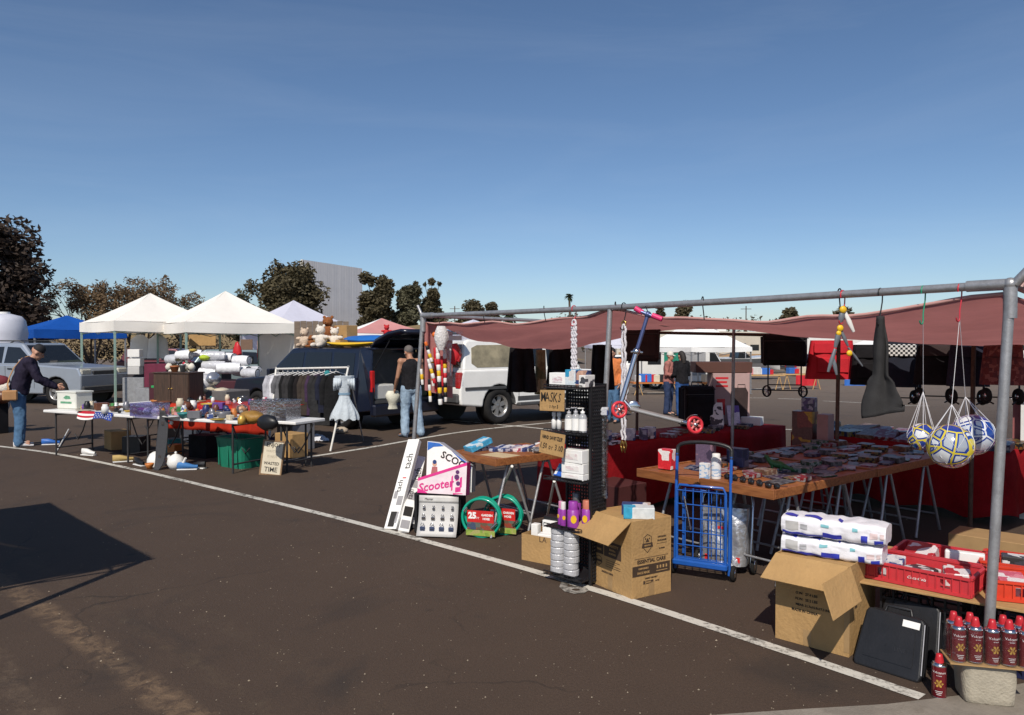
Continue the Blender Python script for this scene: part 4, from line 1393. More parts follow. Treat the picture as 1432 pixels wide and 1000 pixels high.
# knotted pale rope at the near corner
mb=MB(mat('pink rope',(.62,.42,.38),.9,0,.2,40))
for k in range(3):
 mb.tube([pA+SX*.05+Vector((0,0,.045-.03*k)),pA+SX*.08+Vector((0,.01,.03)),pA+SX*.14+Vector((.01,0,.02-.05*k))],.007,6)
solo('rope_knot',mb,'pale pink rope knotted round the near top corner of the pipe frame','rope')
# string loops that hold the tarp to the pipe
mb=MB(BLACKP)
# ---------------------------------------------------------------- tarp
TARP=mat('maroon tarp',(.54,.22,.205),.7,0,.12,2.2,.22,22,spec=.2,transl=.42)
def tarp_z(a,b):
 v=b/3.15
 f=FT-.045
 f-=.105*math.sin(math.pi*min(1,a/2.78))if a<2.78 else.075*math.sin(math.pi*(a-2.78)/(FA-2.78))
 pts=[(0,1.70),(1.25,1.70),(2.0,1.76),(2.5,1.82),(3.2,1.885),(3.75,1.90),(4.6,1.90),(5.6,1.82)]
 for(a0,z0),(a1,z1)in zip(pts[:-1],pts[1:]):
  if a0<=a<=a1:back=z0+(z1-z0)*(a-a0)/(a1-a0)
 if a>5.6:back=1.82
 z=f+(back-f)*v
 z-=.10*math.sin(math.pi*v)*math.sin(math.pi*min(1,a/5.0))*.5
 z-=.24*math.exp(-((FA-a)/.75)**2)*math.sin(math.pi*v)**.9
 z+=.012*noise.noise(Vector((a*1.2,b*1.6,3)))+.007*noise.noise(Vector((a*.8+b*3,b*3,8)))
 z+=.010*math.sin(a*7.5+2*noise.noise(Vector((a,b,1))))*math.exp(-v*5)+.010*noise.noise(Vector((a*4,b*2.2,6)))
 z+=.014*math.sin(9*(a*.35+b))*math.exp(-((FA-a)/1.4)**2)
 return z
tp=thing('tarp','maroon tarp sagging back from the front pipe over the stall','tarp')
mb=MB(TARP)
def tf(u,v):
 a=u*FA;b=.03+v*3.12
 lean=.10+.05*u
 p=S(a,b,0)+Vector((lean*(1-v*.8),0,0))
 return(p.x,p.y,tarp_z(a,b))
mb.grid(tf,70,34)
obj('sheet',mb,tp)
mb=MB(mat('tarp hem tinted sunlit',(.62,.34,.31),.75,0,.1,6,transl=.2))  # paler than the tarp: sunlight on the rim is put into its colour
mb.tube([Vector(tf(i/60,0))+Vector((0,0,.006))for i in range(61)],.011,6)
obj('hem',mb,tp)
# side curtain hanging by the left post
mb=MB(TARP)
def cf(u,v):
 b=.02+u*.40
 p=S(FA-.02-.02*math.sin(u*20),b,0)+Vector((.14*(1-.3*u),0,0))
 bot=1.22-.10*u
 return(p.x,p.y,tarp_z(FA,b)-.005-v*(tarp_z(FA,b)-bot))
mb.grid(cf,30,12)
obj('side_curtain',mb,tp)
# torn repair patches
mb=MB(WHITE)
for(a,b)in((3.05,.9),(3.0,1.35)):
 z=tarp_z(a,b)-.006
 p=S(a,b,z)+Vector((.1,0,0));mb.add([p,p+SX*.05,p+SX*.05+SY*.12+Vector((0,0,-.012)),p+SY*.10+Vector((0,0,-.01))],[(0,1,2,3)])
obj('tape_patch',mb,tp)
for a in(.9,1.9,2.74,3.6,4.5,5.3):
 mb=MB(BLACKP)
 t_=a/FA
 q=pA.lerp(pB,t_)
 zt=tarp_z(a,.03)
 ring=[q+Vector((0,.026*math.cos(t),.028*math.sin(t)))for t in[k*6.283/10 for k in range(10)]]
 mb.tube(ring,.004,5,closed=True)
 mb.tube([q+Vector((0,0,-.026)),Vector((q.x,q.y,zt))+SY*.02],.004,5)
 obj('tie',mb,tp)
 # ================================================================ TABLES
WOODO=wood('orange brown table wood',(.17,.056,.017),(.33,.125,.038))
WOODT=wood('pale tan table wood',(.42,.25,.10),(.56,.36,.16))
def trestle(t,cx,cy,w,h,m=STEEL,rz=0):
 """a folding sawhorse: four splayed tubes, two stretchers"""
 e=bpy.data.objects.new('trestle',None);COL.objects.link(e);e.parent=t
 e.location=(cx,cy,0);e.rotation_euler=(0,0,rz)
 for sx in(-1,1):
  for sy in(-1,1):
   mb=MB(m)
   mb.tube([(sx*w*.48,sy*.24,.008),(sx*w*.42,sy*.025,h)],.0125,8)
   obj('leg',mb,e)
 for sy in(-1,1):
  mb=MB(m)
  z=h*.25;k=.24-(.24-.025)*.25
  mb.tube([(-w*.455,sy*k,z),(w*.455,sy*k,z)],.009,6)
  obj('stretcher',mb,e)
 mb=MB(m);mb.box((0,0,h-.012),(w*.9,.06,.03));obj('beam',mb,e)
def trestle_table(label,a,b,la,lb,h=.78,top=WOODO,rim=.045,planks=4,legs=((.25,),(.75,)),m=STEEL,group='wooden trestle tables'):
 """top from (a, b) to (a+la, b+lb) in stall axes; local x runs towards the camera end"""
 p=S(a+la/2,b+lb/2,0)
 t=thing('trestle_table',label,'table',p,SR,group)
 for k in range(planks):
  y0=-lb/2+lb*k/planks
  mb=MB(top);mb.box((0,0,0),(la-.004,lb/planks-.005,.018),.002)
  obj('plank',mb,t,(0,y0+lb/planks/2,h-.009-.002*(k%2)))
 for(c,d)in(((0,-lb/2-.0105,h-.022),(la+.04,.02,.068)),((0,lb/2+.0105,h-.022),(la+.04,.02,.066)),((-la/2-.0105,0,h-.022),(.02,lb-.002,.064)),((la/2+.0105,0,h-.022),(.02,lb-.002,.064))):
  mb=MB(WOODO);mb.box((0,0,0),d,.003)
  obj('rim',mb,t,c)
 for(f,)in legs:
  trestle(t,0,-lb/2+lb*f,la*.9,h-.06,m)
 return t
TH=.70
trestle_table('wooden trestle table with packets at the left front of the stall, behind the hose coils',3.80,-.20,.64,.86,TH,planks=3)
trestle_table('front near wooden trestle table of the four, with the small hardware on its sunlit corner',1.48,.42,.58,1.42,TH)
trestle_table('front far wooden trestle table of the four, with the red and white boxes on it',2.11,.42,.58,1.42,TH-.008)
trestle_table('rear near wooden trestle table of the four, covered with papers under the tarp',1.48,1.90,.58,1.40,TH-.004)
trestle_table('rear far wooden trestle table of the four, with the dark flat boxes',2.11,1.90,.58,1.40,TH-.012)
def cloth_table(label,a,b,la,lb,h,clothm,group='cloth covered tables',drop=.62,frontd=None):
 p=S(a+la/2,b+lb/2,0)
 t=thing('folding_table',label.replace('red cloth over ',''),'table',p,SR,None)
 mb=MB(WHITEP);mb.box((0,0,h-.02),(la,lb,.035),.008);obj('tabletop',mb,t)
 for sx in(-1,1):
  for sy in(-1,1):
   mb=MB(STEEL);mb.tube([(sx*(la/2-.12),sy*(lb/2-.1),.0),(sx*(la/2-.12),sy*(lb/2-.1),h-.04)],.013,8);obj('leg',mb,t)
 mb=MB(clothm)
 hx,hy=la/2+.012,lb/2+.012
 N_=60
 per=[]
 tot=2*(la+lb)
 for i in range(N_):
  s=tot*i/N_
  if s<la:per.append((-hx+2*hx*s/la,-hy,0,-1))
  elif s<la+lb:per.append((hx,-hy+2*hy*(s-la)/lb,1,0))
  elif s<2*la+lb:per.append((hx-2*hx*(s-la-lb)/la,hy,0,1))
  else:per.append((-hx,hy-2*hy*(s-2*la-lb)/lb,-1,0))
 vs,fs=[],[]
 M_=6
 for j in range(M_+1):
  for i,(x,y,nx,ny)in enumerate(per):
   v=j/M_
   w=.035*v*math.sin(i*1.35)+.02*v
   vs.append((x+nx*w,y+ny*w,h+.003-v*drop*(1-.05*math.sin(i*.9))))
 for j in range(M_):
  for i in range(N_):
   k=(i+1)%N_
   fs.append((j*N_+i,(j+1)*N_+i,(j+1)*N_+k,j*N_+k))
 fs.append(tuple(range(N_)))
 mb.add(vs,fs,True)
 solo('tablecloth',mb,label,'tablecloth',p,SR)
 return t
cloth_table('red cloth over the long table with the suitcases inside the stall',3.78,.92,.74,3.35,.70,RED)
cloth_table('red cloth over the back table heaped with flat packets',1.2,3.75,2.15,.74,.70,RED)
cloth_table('red cloth over the end table behind the hanging balls',-.75,2.6,.95,1.6,.80,RED,drop=.34)
# ---------------------------------------------------------------- helper for goods
def carton(name,label,cat,pos,d,rz,m,ch=.003,group=None,label_m=None,tilt=0):
 """printed box with a separate label panel on the front"""
 t=thing(name,label,cat,pos,rz,group)
 mb=MB(m);mb.box((0,0,d[2]/2),d,ch);o=obj('box',mb,t,rx=tilt)
 if label_m:
  mb=MB(label_m);mb.box((0,-d[1]/2-.001,d[2]*.5),(d[0]*.6,.002,d[2]*.45));obj('front_print',mb,o)
 return t
 # ================================================================ HANGING GOODS ON THE FRONT PIPE
def pipe_at(px):
 """point on the front pipe seen at image column px"""
 best=min(range(1001),key=lambda i:abs(716+FPX*pA.lerp(pB,i/1000).x/pA.lerp(pB,i/1000).y-px))
 q=pA.lerp(pB,best/1000)
 return q-Vector((0,0,.012))
def s_hook(label,px,m,h=.13,cat='hook'):
 q=pipe_at(px)
 mb=MB(m)
 d=SY
 pts=[q+d*(-.026*math.cos(R(k)))+Vector((0,0,.028*math.sin(R(k))))for k in range(-30,190,20)]
 pts+=[q+d*.022+Vector((0,0,-.05)),q+d*.0+Vector((0,0,-h*.75))]
 pts+=[q+d*(-.02+.02*math.cos(R(k)))+Vector((0,0,-h+.0-.02*math.sin(R(k))))for k in range(0,200,20)]
 mb.tube(pts,.004,6)
 solo('hanging_hook',mb,label,cat)
 return q+Vector((0,0,-h))
HR,HG,HK=mat('red coated wire',(.5,.03,.05),.4),mat('green coated wire',(.02,.25,.14),.4),BLACKP
def braid(label,px,top_drop,length,m,w=.03,n=2,hook=None):
 q=pipe_at(px)-Vector((0,0,top_drop))
 t=thing('rope_bundle',label,'rope',q,SR,None)
 for k in range(n):
  x0=(k-(n-1)/2)*w
  mb=MB(m)
  mb.tube([(x0+.006*math.sin(i*1.3+k),.004*math.cos(i*2.1),-length*i/40+(-.0))for i in range(41)],[.0085+.0025*(i%2)for i in range(41)],7)
  obj('strand',mb,t)
 mb=MB(m);mb.tube([(math.cos(R(k))*w/2*(n-1),0,math.sin(R(k))*.03)for k in range(0,181,20)],.009,7);obj('loop',mb,t)
 return t
WROPE=mat('white braided rope',(.62,.60,.64),.8,0,.15,60,.4,150)
braid('white braided rope doubled over a red hook above the mask stand',803,.12,.40,WROPE,.022,3)
s_hook('red hook holding the white rope above the mask stand',803,HR,.12)
tq=braid('long thin white rope loop with brass clips hanging left of the pink scooter',872,.17,.86,WROPE,.03,2)
mb=MB(mat('brass',(.50,.33,.10),.3,.9,.1))
for k in(-1,1):
 mb.tube([(k*.015,0,-.86),(k*.03,0,-.90),(k*.015,0,-.955),(k*.0,0,-.90),(k*.012,0,-.87)],.006,6)
 mb.tube([(k*.015,0,.02),(k*.02,0,.05),(0,0,.06)],.006,6)
obj('brass_clip',mb,tq)
s_hook('black hook holding the long thin white rope',872,HK,.16)
# pink and grey kick scooter hanging from the pipe
q0=P(905,438,5.55)
sc=thing('kick_scooter','silver kick scooter with pink grips and red wheels hanging from the pipe','scooter',(0,0,0))
STEELB=mat('blue grey tube',(.07,.09,.20),.3,.4,.1)
PINK=mat('pink rubber grip',(.62,.03,.14),.5,0,.1)
top,clampp,neck=P(906,440,5.55),P(890,492,5.52),P(869,562,5.46)
mb=MB(STEELB);mb.tube([top,clampp],.0145,10);obj('upper_column',mb,sc)
mb=MB(CHROME);mb.tube([clampp,neck],.0185,10);mb.tube([neck,P(866,578,5.45)],.024,10);obj('lower_column',mb,sc)
mb=MB(CHROME);mb.ball(clampp,.03,8,6);mb.tube([clampp+Vector((-.04,0,0)),clampp+Vector((.045,0,-.005))],.009,6);obj('clamp',mb,sc)
mb=MB(STEELB);mb.tube([P(896,436,5.56),P(917,444,5.52)],.014,10);mb.ball(top,.026,10,8);obj('handlebar',mb,sc)
for a_,c_ in(((888,431,5.58),(899,437.5,5.56)),((912,441,5.53),(926,446.5,5.50))):
 mb=MB(PINK);mb.tube([P(*a_),P(*c_)],[.021,.019],10);obj('grip',mb,sc)
def swheel(c,r,ax):
 e=bpy.data.objects.new('wheel',None);COL.objects.link(e);e.parent=sc;e.location=c
 mb=MB(mat('red urethane',(.60,.035,.05),.3,0,.08));mb.lathe([(r*.7,-.012),(r*.92,-.012),(r,-.004),(r,.004),(r*.92,.012),(r*.7,.012),(r*.68,0),(r*.7,-.012)],(0,0,0),24,True,ax);obj('tyre',mb,e)
 mb=MB(mat('pale red wheel hub',(.55,.16,.15),.3));
 A_=Vector(ax).normalized();U=A_.orthogonal().normalized();V_=A_.cross(U)
 for k in range(6):
  d=U*math.cos(k*1.047)+V_*math.sin(k*1.047)
  mb.tube([d*r*.15,d*r*.72],.009,5)
 mb.use(CHROME).lathe([(0,-.016),(r*.24,-.016),(r*.24,.016),(0,.016)],(0,0,0),12,True,ax)
 obj('hub',mb,e)
ax=Vector((.35,-1,.12)).normalized()
w1,w2=P(866,573,5.40),P(972,594,5.15)
swheel(w1,.062,ax);swheel(w2,.062,ax)
mb=MB(mat('grey deck metal',(.36,.35,.34),.4,.5,.15));mb.tube([P(884,572,5.42),P(955,590,5.2)],.036,8,sq=.45);obj('deck',mb,sc)
mb=MB(CHROME);mb.tube([P(874,560,5.45),P(886,574,5.42)],.028,8,sq=.5);mb.ball(P(886,569,5.42),(.05,.012,.045),12,8);obj('folding_joint',mb,sc)
mb=MB(CHROME);mb.tube([P(955,590,5.2),w2],.014,6);mb.grid(lambda u,v:tuple(w2+Vector((.066*math.cos(R(40+110*u)),(v-.5)*.03,.068*math.sin(R(40+110*u))))),10,2);obj('rear_fender',mb,sc)
mb=MB(HK);mb.tube([pipe_at(902),top+Vector((0,0,.02))],.004,6);obj('strap',mb,sc)
# grey and yellow folding tool sprawling from a red hook
hq=s_hook('red hook holding the grey and yellow toy',1178,HR,.15)
Y0=hq.y
tl=thing('jointed_toy','grey toy figure with yellow joints and white blades hanging from the red hook','toy',(0,0,0))
GREYT=mat('steel grey plastic',(.14,.155,.175),.4,.1,.15,20)
segs=[((1179,434),(1175,452),.020,GREYT),((1181,436),(1194,464),.016,WHITEP),((1175,458),(1168,486),.018,GREYT),((1176,462),(1186,484),.012,GREYT),((1168,488),(1158,520),.014,GREYT),((1165,500),(1170,524),.013,GREYT),((1186,486),(1206,512),.014,GREYT)]
for(p0_,p1_,r_,m_)in segs:
 mb=MB(m_);mb.tube([P(*p0_,Y0),P((p0_[0]+p1_[0])/2,(p0_[1]+p1_[1])/2,Y0-.01),P(*p1_,Y0)],[r_*.7,r_,r_*.55],8,sq=.6);obj('limb',mb,tl)
for(x,y,r_)in((1179,433,.022),(1175,459,.020),(1173,466,.016),(1188,494,.018)):
 mb=MB(YELP);mb.ball(P(x,y,Y0-.012),(r_,r_*.6,r_),10,8);obj('joint',mb,tl)
 # black apron on a black hook
hq=s_hook('black hook holding the charcoal bag',1231,HK,.16)
mb=MB(CHARC)
def ap(u,v):
 w=.020+.022*ss(0,.4,v)+.026*ss(.60,.66,v)+.022*ss(.68,.95,v)
 x=(u-.5)*2*w*(1.0+.10*math.sin(v*9))+.012*v+.022*ss(.6,1,v)*(u-.2)
 y=.02*math.sin(u*9+v*3)*(1-v*.4)+.01
 return(x,y,-.02-.56*v+.05*(u-.5)*(v>.9))
mb.grid(ap,18,30)
solo('tool_bag',mb,'charcoal cloth bag with a narrow neck hanging from the black hook','bag',hq+Vector((0,0,.05)),SR+R(25),solid=.012)
# balls in white nets
BALLW=mat('glossy clear ball',(.62,.65,.70),.12,0,.06,3,coat=.8)
BLUEB,YELB,WHB=(.012,.045,.26),(.62,.50,.04),(.66,.68,.70)
def ball_mat(name,cols):
 m,nt,b=_nodes(name)
 N,Lk=nt.nodes.new,nt.links.new
 tc=N('ShaderNodeTexCoord')
 vo=N('ShaderNodeTexVoronoi');vo.inputs['Scale'].default_value=8.5;vo.feature='F1'
 Lk(tc.outputs['Object'],vo.inputs['Vector'])
 r=N('ShaderNodeValToRGB');r.color_ramp.interpolation='CONSTANT'
 e=r.color_ramp.elements
 while len(e)<5:e.new(.5)
 for i,(p,c)in enumerate(cols):e[i].position=p;e[i].color=(*c,1)
 sp_=N('ShaderNodeSeparateColor');Lk(vo.outputs['Color'],sp_.inputs['Color'])
 Lk(sp_.outputs['Green'],r.inputs['Fac'])
 ve=N('ShaderNodeTexVoronoi');ve.feature='DISTANCE_TO_EDGE';ve.inputs['Scale'].default_value=12
 vo.inputs['Scale'].default_value=12
 Lk(tc.outputs['Object'],ve.inputs['Vector'])
 col=r.outputs['Color']
 for lim,c in((.14,BLUEB),(.05,WHB if 'wedges' in name else YELB)):
  lt=N('ShaderNodeMath');lt.operation='LESS_THAN';lt.inputs[1].default_value=lim
  Lk(ve.outputs['Distance'],lt.inputs[0])
  mx=N('ShaderNodeMixRGB');mx.inputs['Color2'].default_value=(*c,1)
  Lk(lt.outputs[0],mx.inputs['Fac']);Lk(col,mx.inputs['Color1'])
  col=mx.outputs['Color']
 Lk(col,b.inputs['Base Color'])
 b.inputs['Roughness'].default_value=.16;b.inputs['Coat Weight'].default_value=.7
 _mats[name]=m
 return m
BM=[ball_mat('ball print with yellow lines',[(0,WHB),(.25,(.40,.43,.47)),(.42,BLUEB),(.6,WHB),(.8,(.3,.33,.38))]),ball_mat('ball print with blue wedges',[(0,WHB),(.25,BLUEB),(.5,(.5,.55,.62)),(.66,(.02,.16,.45)),(.8,WHB)]),ball_mat('ball print with yellow hexagons',[(0,BLUEB),(.2,WHB),(.5,(.02,.2,.5)),(.66,WHB),(.85,(.6,.5,.1))])]
STR=mat('white string',(.7,.69,.72),.8)
hG=s_hook('green hook at the right of the front pipe',1290,HG,.16)
hR=s_hook('red hook at the right of the front pipe, beside the near corner',1342,HR,.15)
for(px,py,Y,r,m,hk,kx,ky,lab)in((1289,611,4.42,.079,2,hG,1291,548,'small blue white and yellow ball in a net, leftmost of the three hanging balls'),(1329,624,3.98,.114,0,hR,1331,566,'clear ball with yellow and blue lines in a net, front one of the three'),(1360,608,4.28,.114,1,hR,1350,555,'glossy white and royal blue ball in a net, rightmost of the three')):
 c=P(px,py,Y)
 t=thing('football',lab,'ball',c,rnd.uniform(0,6),'balls hanging in nets')
 mb=MB(BM[m]);mb.ball((0,0,0),r,32,24);obj('ball',mb,t)
 k_=P(kx,ky,Y)-c
 Mi=Matrix.Rotation(-t.rotation_euler.z,3,'Z')
 mb=MB(STR)
 for i in range(7):
  a_=i*6.283/7
  rim=Vector((math.cos(a_)*r*.86,math.sin(a_)*r*.86,r*.52))
  mb.tube([Mi@k_,rim],.0018,4)
  for j in(-1,1):
   a2=a_+j*.449
   pts=[Vector((math.cos(a_+(a2-a_)*s_)*r*1.01*math.cos(e_),math.sin(a_+(a2-a_)*s_)*r*1.01*math.cos(e_),r*1.01*math.sin(e_)))for s_,e_ in((0,.55),(.5,.3),(1,0.0),(.5,-.4),(0,-.8))]
   mb.tube(pts,.0013,3)
 mb.tube([Mi@k_,Mi@(hk-c)],.0016,4)
 obj('net',mb,t)
 # ---------------------------------------------------------------- toys hanging by the left post
TW,TY,TRd,TK,TO=WHITEP,YELP,mat('toy red',(.5,.02,.03),.4),BLACKP,mat('toy orange',(.62,.13,.02),.4)
def toy_bat(label,px0,py0,px1,py1,Y,cols,r=.022):
 a_,b_=P(px0,py0,Y),P(px1,py1,Y)
 t=thing('toy_bat',label,'toy bat',a_,0,'toy bats hanging by the left post')
 n=len(cols)
 for i,m in enumerate(cols):
  mb=MB(m)
  p,q=(b_-a_)*(i/n),(b_-a_)*((i+1)/n)
  rr=r*(1.0 if i%2 else.9)*.85
  mb.tube([p,p.lerp(q,.1),p.lerp(q,.9),q],[rr*.85,rr,rr,rr*.85],10)
  obj('band',mb,t)
 return t
Yb=7.98
toy_bat('white red and black toy bat with yellow bands, longest by the left post',612,486,616,566,Yb,[TW,TW,TRd,TW,TY,TW,TK,TY,TK,TW],.027)
toy_bat('white toy bat with yellow and black foot at the right of the bundle',622,488,623,562,Yb+.1,[TW,TW,TRd,TY,TW,TRd,TW,TK,TY,TK,TW],.025)
toy_bat('slanting orange and white toy bat high beside the left post',595,478,604,506,Yb-.05,[TO,TK,TW,TY,TW],.022)
toy_bat('slanting white toy bat with a red tip low beside the left post',599,502,608,536,Yb,[TW,TW,TY,TW,TRd],.024)
toy_bat('yellow and white toy bat second from the left post',604,500,606,540,Yb+.15,[TY,TW,TK,TY,TW],.022)
toy_bat('short white toy bat nearest the left post',589,516,591,538,Yb+.2,[TW,TY,TW],.02)
toy_bat('thin red and white toy bat hanging low in the bundle',600,530,602,562,Yb+.1,[TK,TW,TY,TW],.02)
toy_bat('red toy bat behind the longest white one',609,486,611,548,Yb+.2,[TRd,TRd,TRd,TRd],.03)
toy_bat('second red toy bat behind the white bat at the right',618,498,620,540,Yb+.25,[TRd,TRd,TRd],.025)
mb=MB(mat('white net bag',(.60,.58,.58),.8,0,.2,30,.6,60))
def nb_(u,v):
 r_=.025+.045*math.sin(math.pi*min(1,.12+v*.85))*(1+.12*math.sin(9*u*6.28+4*v))
 return(r_*math.cos(6.283*u),r_*.7*math.sin(6.283*u),-.25*v)
mb.grid(nb_,20,14)
solo('net_bag',mb,'crumpled white bag hanging over the toy bats at the left post','bag',P(617,456,Yb-.05),0)
mb=MB(TO);mb.ball((0,0,0),.03,12,8)
solo('toy_ball',mb,'small orange ball hanging between the left post and the white bag','ball',P(608,468,Yb))
# clear pack with a red toy
t=thing('toy_pack','clear hanging pack with a red toy inside, right of the toy bats','toy pack',P(636,470,8.2),R(-20))
mb=MB(CLEARP);mb.box((0,0,-.24),(.19,.035,.60),.004);obj('wrapper',mb,t)
mb=MB(TRd);mb.tube([(.0,0,-.08),(.02,0,-.2),(-.02,0,-.3)],[.03,.055,.03],8);mb.tube([(.03,0,-.12),(.07,0,-.2),(.04,0,-.27)],.018,6);obj('toy',mb,t)
mb=MB(WHITEP);mb.box((-.05,0,-.28),(.02,.012,.3),.004);mb.box((0,-.02,-.02),(.18,.004,.05));obj('backing_card',mb,t)
# black trousers on the left side rope
def trousers(label,b,w,top_,bot,m=BLACKC,a=FA-.02):
 mb=MB(m)
 def f(u,v):
  spread=.75+.25*v
  x=(u-.5)*w*spread
  gap=.0
  y=.028*math.sin(u*3.14*4)*(.4+v)+.01*math.sin(v*8+u*5)
  return(x,y,-(top_-bot)*v)
 mb.grid(f,18,14)
 return solo('hanging_trousers',mb,label,'trousers',S(a,b,top_)+Vector((.10,0,0)),SR+R(52),group=None,solid=.03)
trousers('black trousers hanging leftmost under the tarp in front of the white vehicle',1.40,.34,1.67,1.14)
trousers('black trousers hanging between the camouflage cloth and the mask stand',2.02,.34,1.66,1.14)
trousers('camouflage trousers between two pairs of black ones',1.70,.11,1.64,1.10,CAMO)
trousers('black cloth hanging right of the middle post behind the mask stand',2.75,.30,1.70,1.12)
# ---------------------------------------------------------------- suitcases and shopping trolleys hanging at the back
def suitcase(label,pos,w,h,d,rz,m,handle=True):
 t=thing('suitcase',label,'suitcase',pos,rz)
 mb=MB(m);mb.box((0,0,h/2),(w,d,h),.03);obj('shell',mb,t,bevel=.012)
 mb=MB(m);mb.box((0,-d/2-.012,h*.46),(w*.78,.03,h*.6),.012);obj('front_pocket',mb,t)
 mb=MB(TRIM)
 for x in(-w*.47,w*.47):mb.tube([(x,-d/2+.02,.02),(x,-d/2+.02,h-.02)],.005,5)
 mb.tube([(-w*.45,-d/2-.002,h*.80),(w*.45,-d/2-.002,h*.80)],.004,5)
 obj('zip',mb,t)
 if handle:
  mb=MB(BLACKP);mb.tube([(-.07,0,h),(-.065,0,h+.05),(.065,0,h+.05),(.07,0,h)],.009,8);obj('handle',mb,t)
 return t
BRCL=mat('dark brown cloth',(.035,.02,.02),.8,0,.25,9,.25,160)
suitcase('black suitcase with a carry handle hanging at the back of the stall',P(1096,511,8.3),.46,.33,.22,R(-14),BLACKC)
suitcase('dark brown suitcase hanging behind the scooter column',P(897,505,8.6),.40,.38,.2,R(-10),BRCL)
def trolley(label,px,ptop,pbot,Y,w,m,rz=0,wheels=True,pat=None,flap=False):
 top_,bot=P(px,ptop,Y),P(px,pbot,Y)
 h=top_.z-bot.z
 t=thing('shopping_trolley',label,'shopping trolley',bot,rz,'shopping trolley bags hanging along the back of the stall')
 w*=1.14
 mb=MB(m)
 def f(u,v):
  a_=6.283*u
  k=.80+.2*v
  q_=4.0
  cx_,cy_=math.cos(a_),math.sin(a_)
  n_=(abs(cx_)**q_+abs(cy_)**q_)**(1/q_)
  return(w/2*k*cx_/n_,.09*k*cy_/n_+.008*math.sin(u*40+v*5),h*(1-v))
 mb.grid(f,32,8)
 mb.add([f(i/32,0)for i in range(32)],[tuple(range(32))]);mb.add([f(i/32,1)for i in range(32)],[tuple(range(32))[::-1]])
 obj('bag',mb,t)
 mb=MB(pat or m);mb.box((0,-.088,h*.80),(w*.72,.02,h*.26),.006);obj('flap',mb,t)
 if flap:
  mb=MB(m);mb.box((0,-.092,h*.36),(w*.6,.03,h*.38),.01);obj('pocket',mb,t)
 if wheels:
  mb=MB(BLACKP)
  for s in(-1,1):mb.tube([(s*w*.34,.1,h),(s*w*.38,.11,.0),(s*w*.36,.02,-.13),(s*w*.2,-.06,-.16)],.008,6)
  mb.tube([(-w*.36,.03,-.11),(w*.36,.03,-.11)],.007,6)
  obj('cart_frame',mb,t)
  for s in(-1,1):
   mb=MB(RUBBER);mb.lathe([(.02,-.014),(.066,-.014),(.072,0),(.066,.014),(.02,.014)],(s*w*.34,.03,-.10),18,True,(1,.5,0))
   mb.use(CHROME).lathe([(0,-.016),(.024,-.016),(.024,.016),(0,.016)],(s*w*.34,.03,-.10),10,True,(1,.5,0))
   obj('wheel',mb,t)
 return t
CHK=None
def checker():
 m,nt,b=_nodes('black and white check cloth')
 N,Lk=nt.nodes.new,nt.links.new
 tc=N('ShaderNodeTexCoord');c=N('ShaderNodeTexChecker');c.inputs['Scale'].default_value=46
 c.inputs['Color1'].default_value=(.6,.58,.56,1);c.inputs['Color2'].default_value=(.012,.012,.014,1)
 Lk(tc.outputs['Object'],c.inputs['Vector']);Lk(c.outputs['Color'],b.inputs['Base Color']);b.inputs['Roughness'].default_value=.85
 return m
CHK=checker()
DOTS=mat('navy dotted cloth',(.014,.016,.035),.85,0,.5,60)
FLOR=printed('maroon floral cloth',[(.14,.03,.03),(.09,.02,.025),(.22,.07,.06),(.12,.02,.02)],34,.85)
REDC=mat('bright red cloth',(.55,.012,.025),.75,0,.12,9,.2,160,transl=.15)
DKN=mat('deep navy cloth',(.010,.012,.024),.9,0,.25,9,.3,160)
trolley('bright red trolley bag hanging right of the black suitcase',1162,476,530,8.2,.46,REDC,R(-12),wheels=False,flap=True)
trolley('small black trolley bag right of the red one',1211,482,538,7.9,.27,BLACKC,R(-20),wheels=False,flap=True)
trolley('navy trolley bag with a black and white checked flap',1258,477,541,7.6,.34,DKN,R(-25),pat=CHK)
trolley('plain black trolley bag between the checked and the dotted ones',1308,478,538,7.2,.33,BLACKC,R(-25),pat=BRCL)
trolley('dark dotted trolley bag second from the near post',1353,480,540,6.9,.30,DOTS,R(-28))
trolley('maroon flowered trolley bag hanging behind the near post',1402,480,538,6.5,.30,FLOR,R(-28))
# folded luggage cart below the black suitcase
lc=thing('luggage_cart','folded black luggage cart with spoked wheels under the hanging suitcase','luggage cart',P(1097,551,8.25),R(-12),None)
mb=MB(BLACKP)
for s in(-1,1):mb.tube([(s*.17,0,.62),(s*.17,0,.1),(s*.17,-.03,-.02)],.008,6)
for z in(.04,.10):mb.tube([(-.17,-.02,z),(.17,-.02,z)],.007,6)
mb.tube([(-.17,0,.62),(-.12,0,.69),(.12,0,.69),(.17,0,.62)],.008,6)
obj('cart_frame',mb,lc)
for s in(-1,1):
 mb=MB(RUBBER);mb.lathe([(.052,-.012),(.062,-.008),(.065,0),(.062,.008),(.052,.012),(.052,-.012)],(s*.185,-.02,.03),20,True,(1,.8,0))
 for k in range(6):
  a_=k*1.047;d=Vector((-.62*math.cos(a_),.78*math.cos(a_),math.sin(a_)))
  mb.use(CHROME).tube([Vector((s*.185,-.02,.03)),Vector((s*.185,-.02,.03))+d*.054],.004,4)
 obj('wheel',mb,lc)
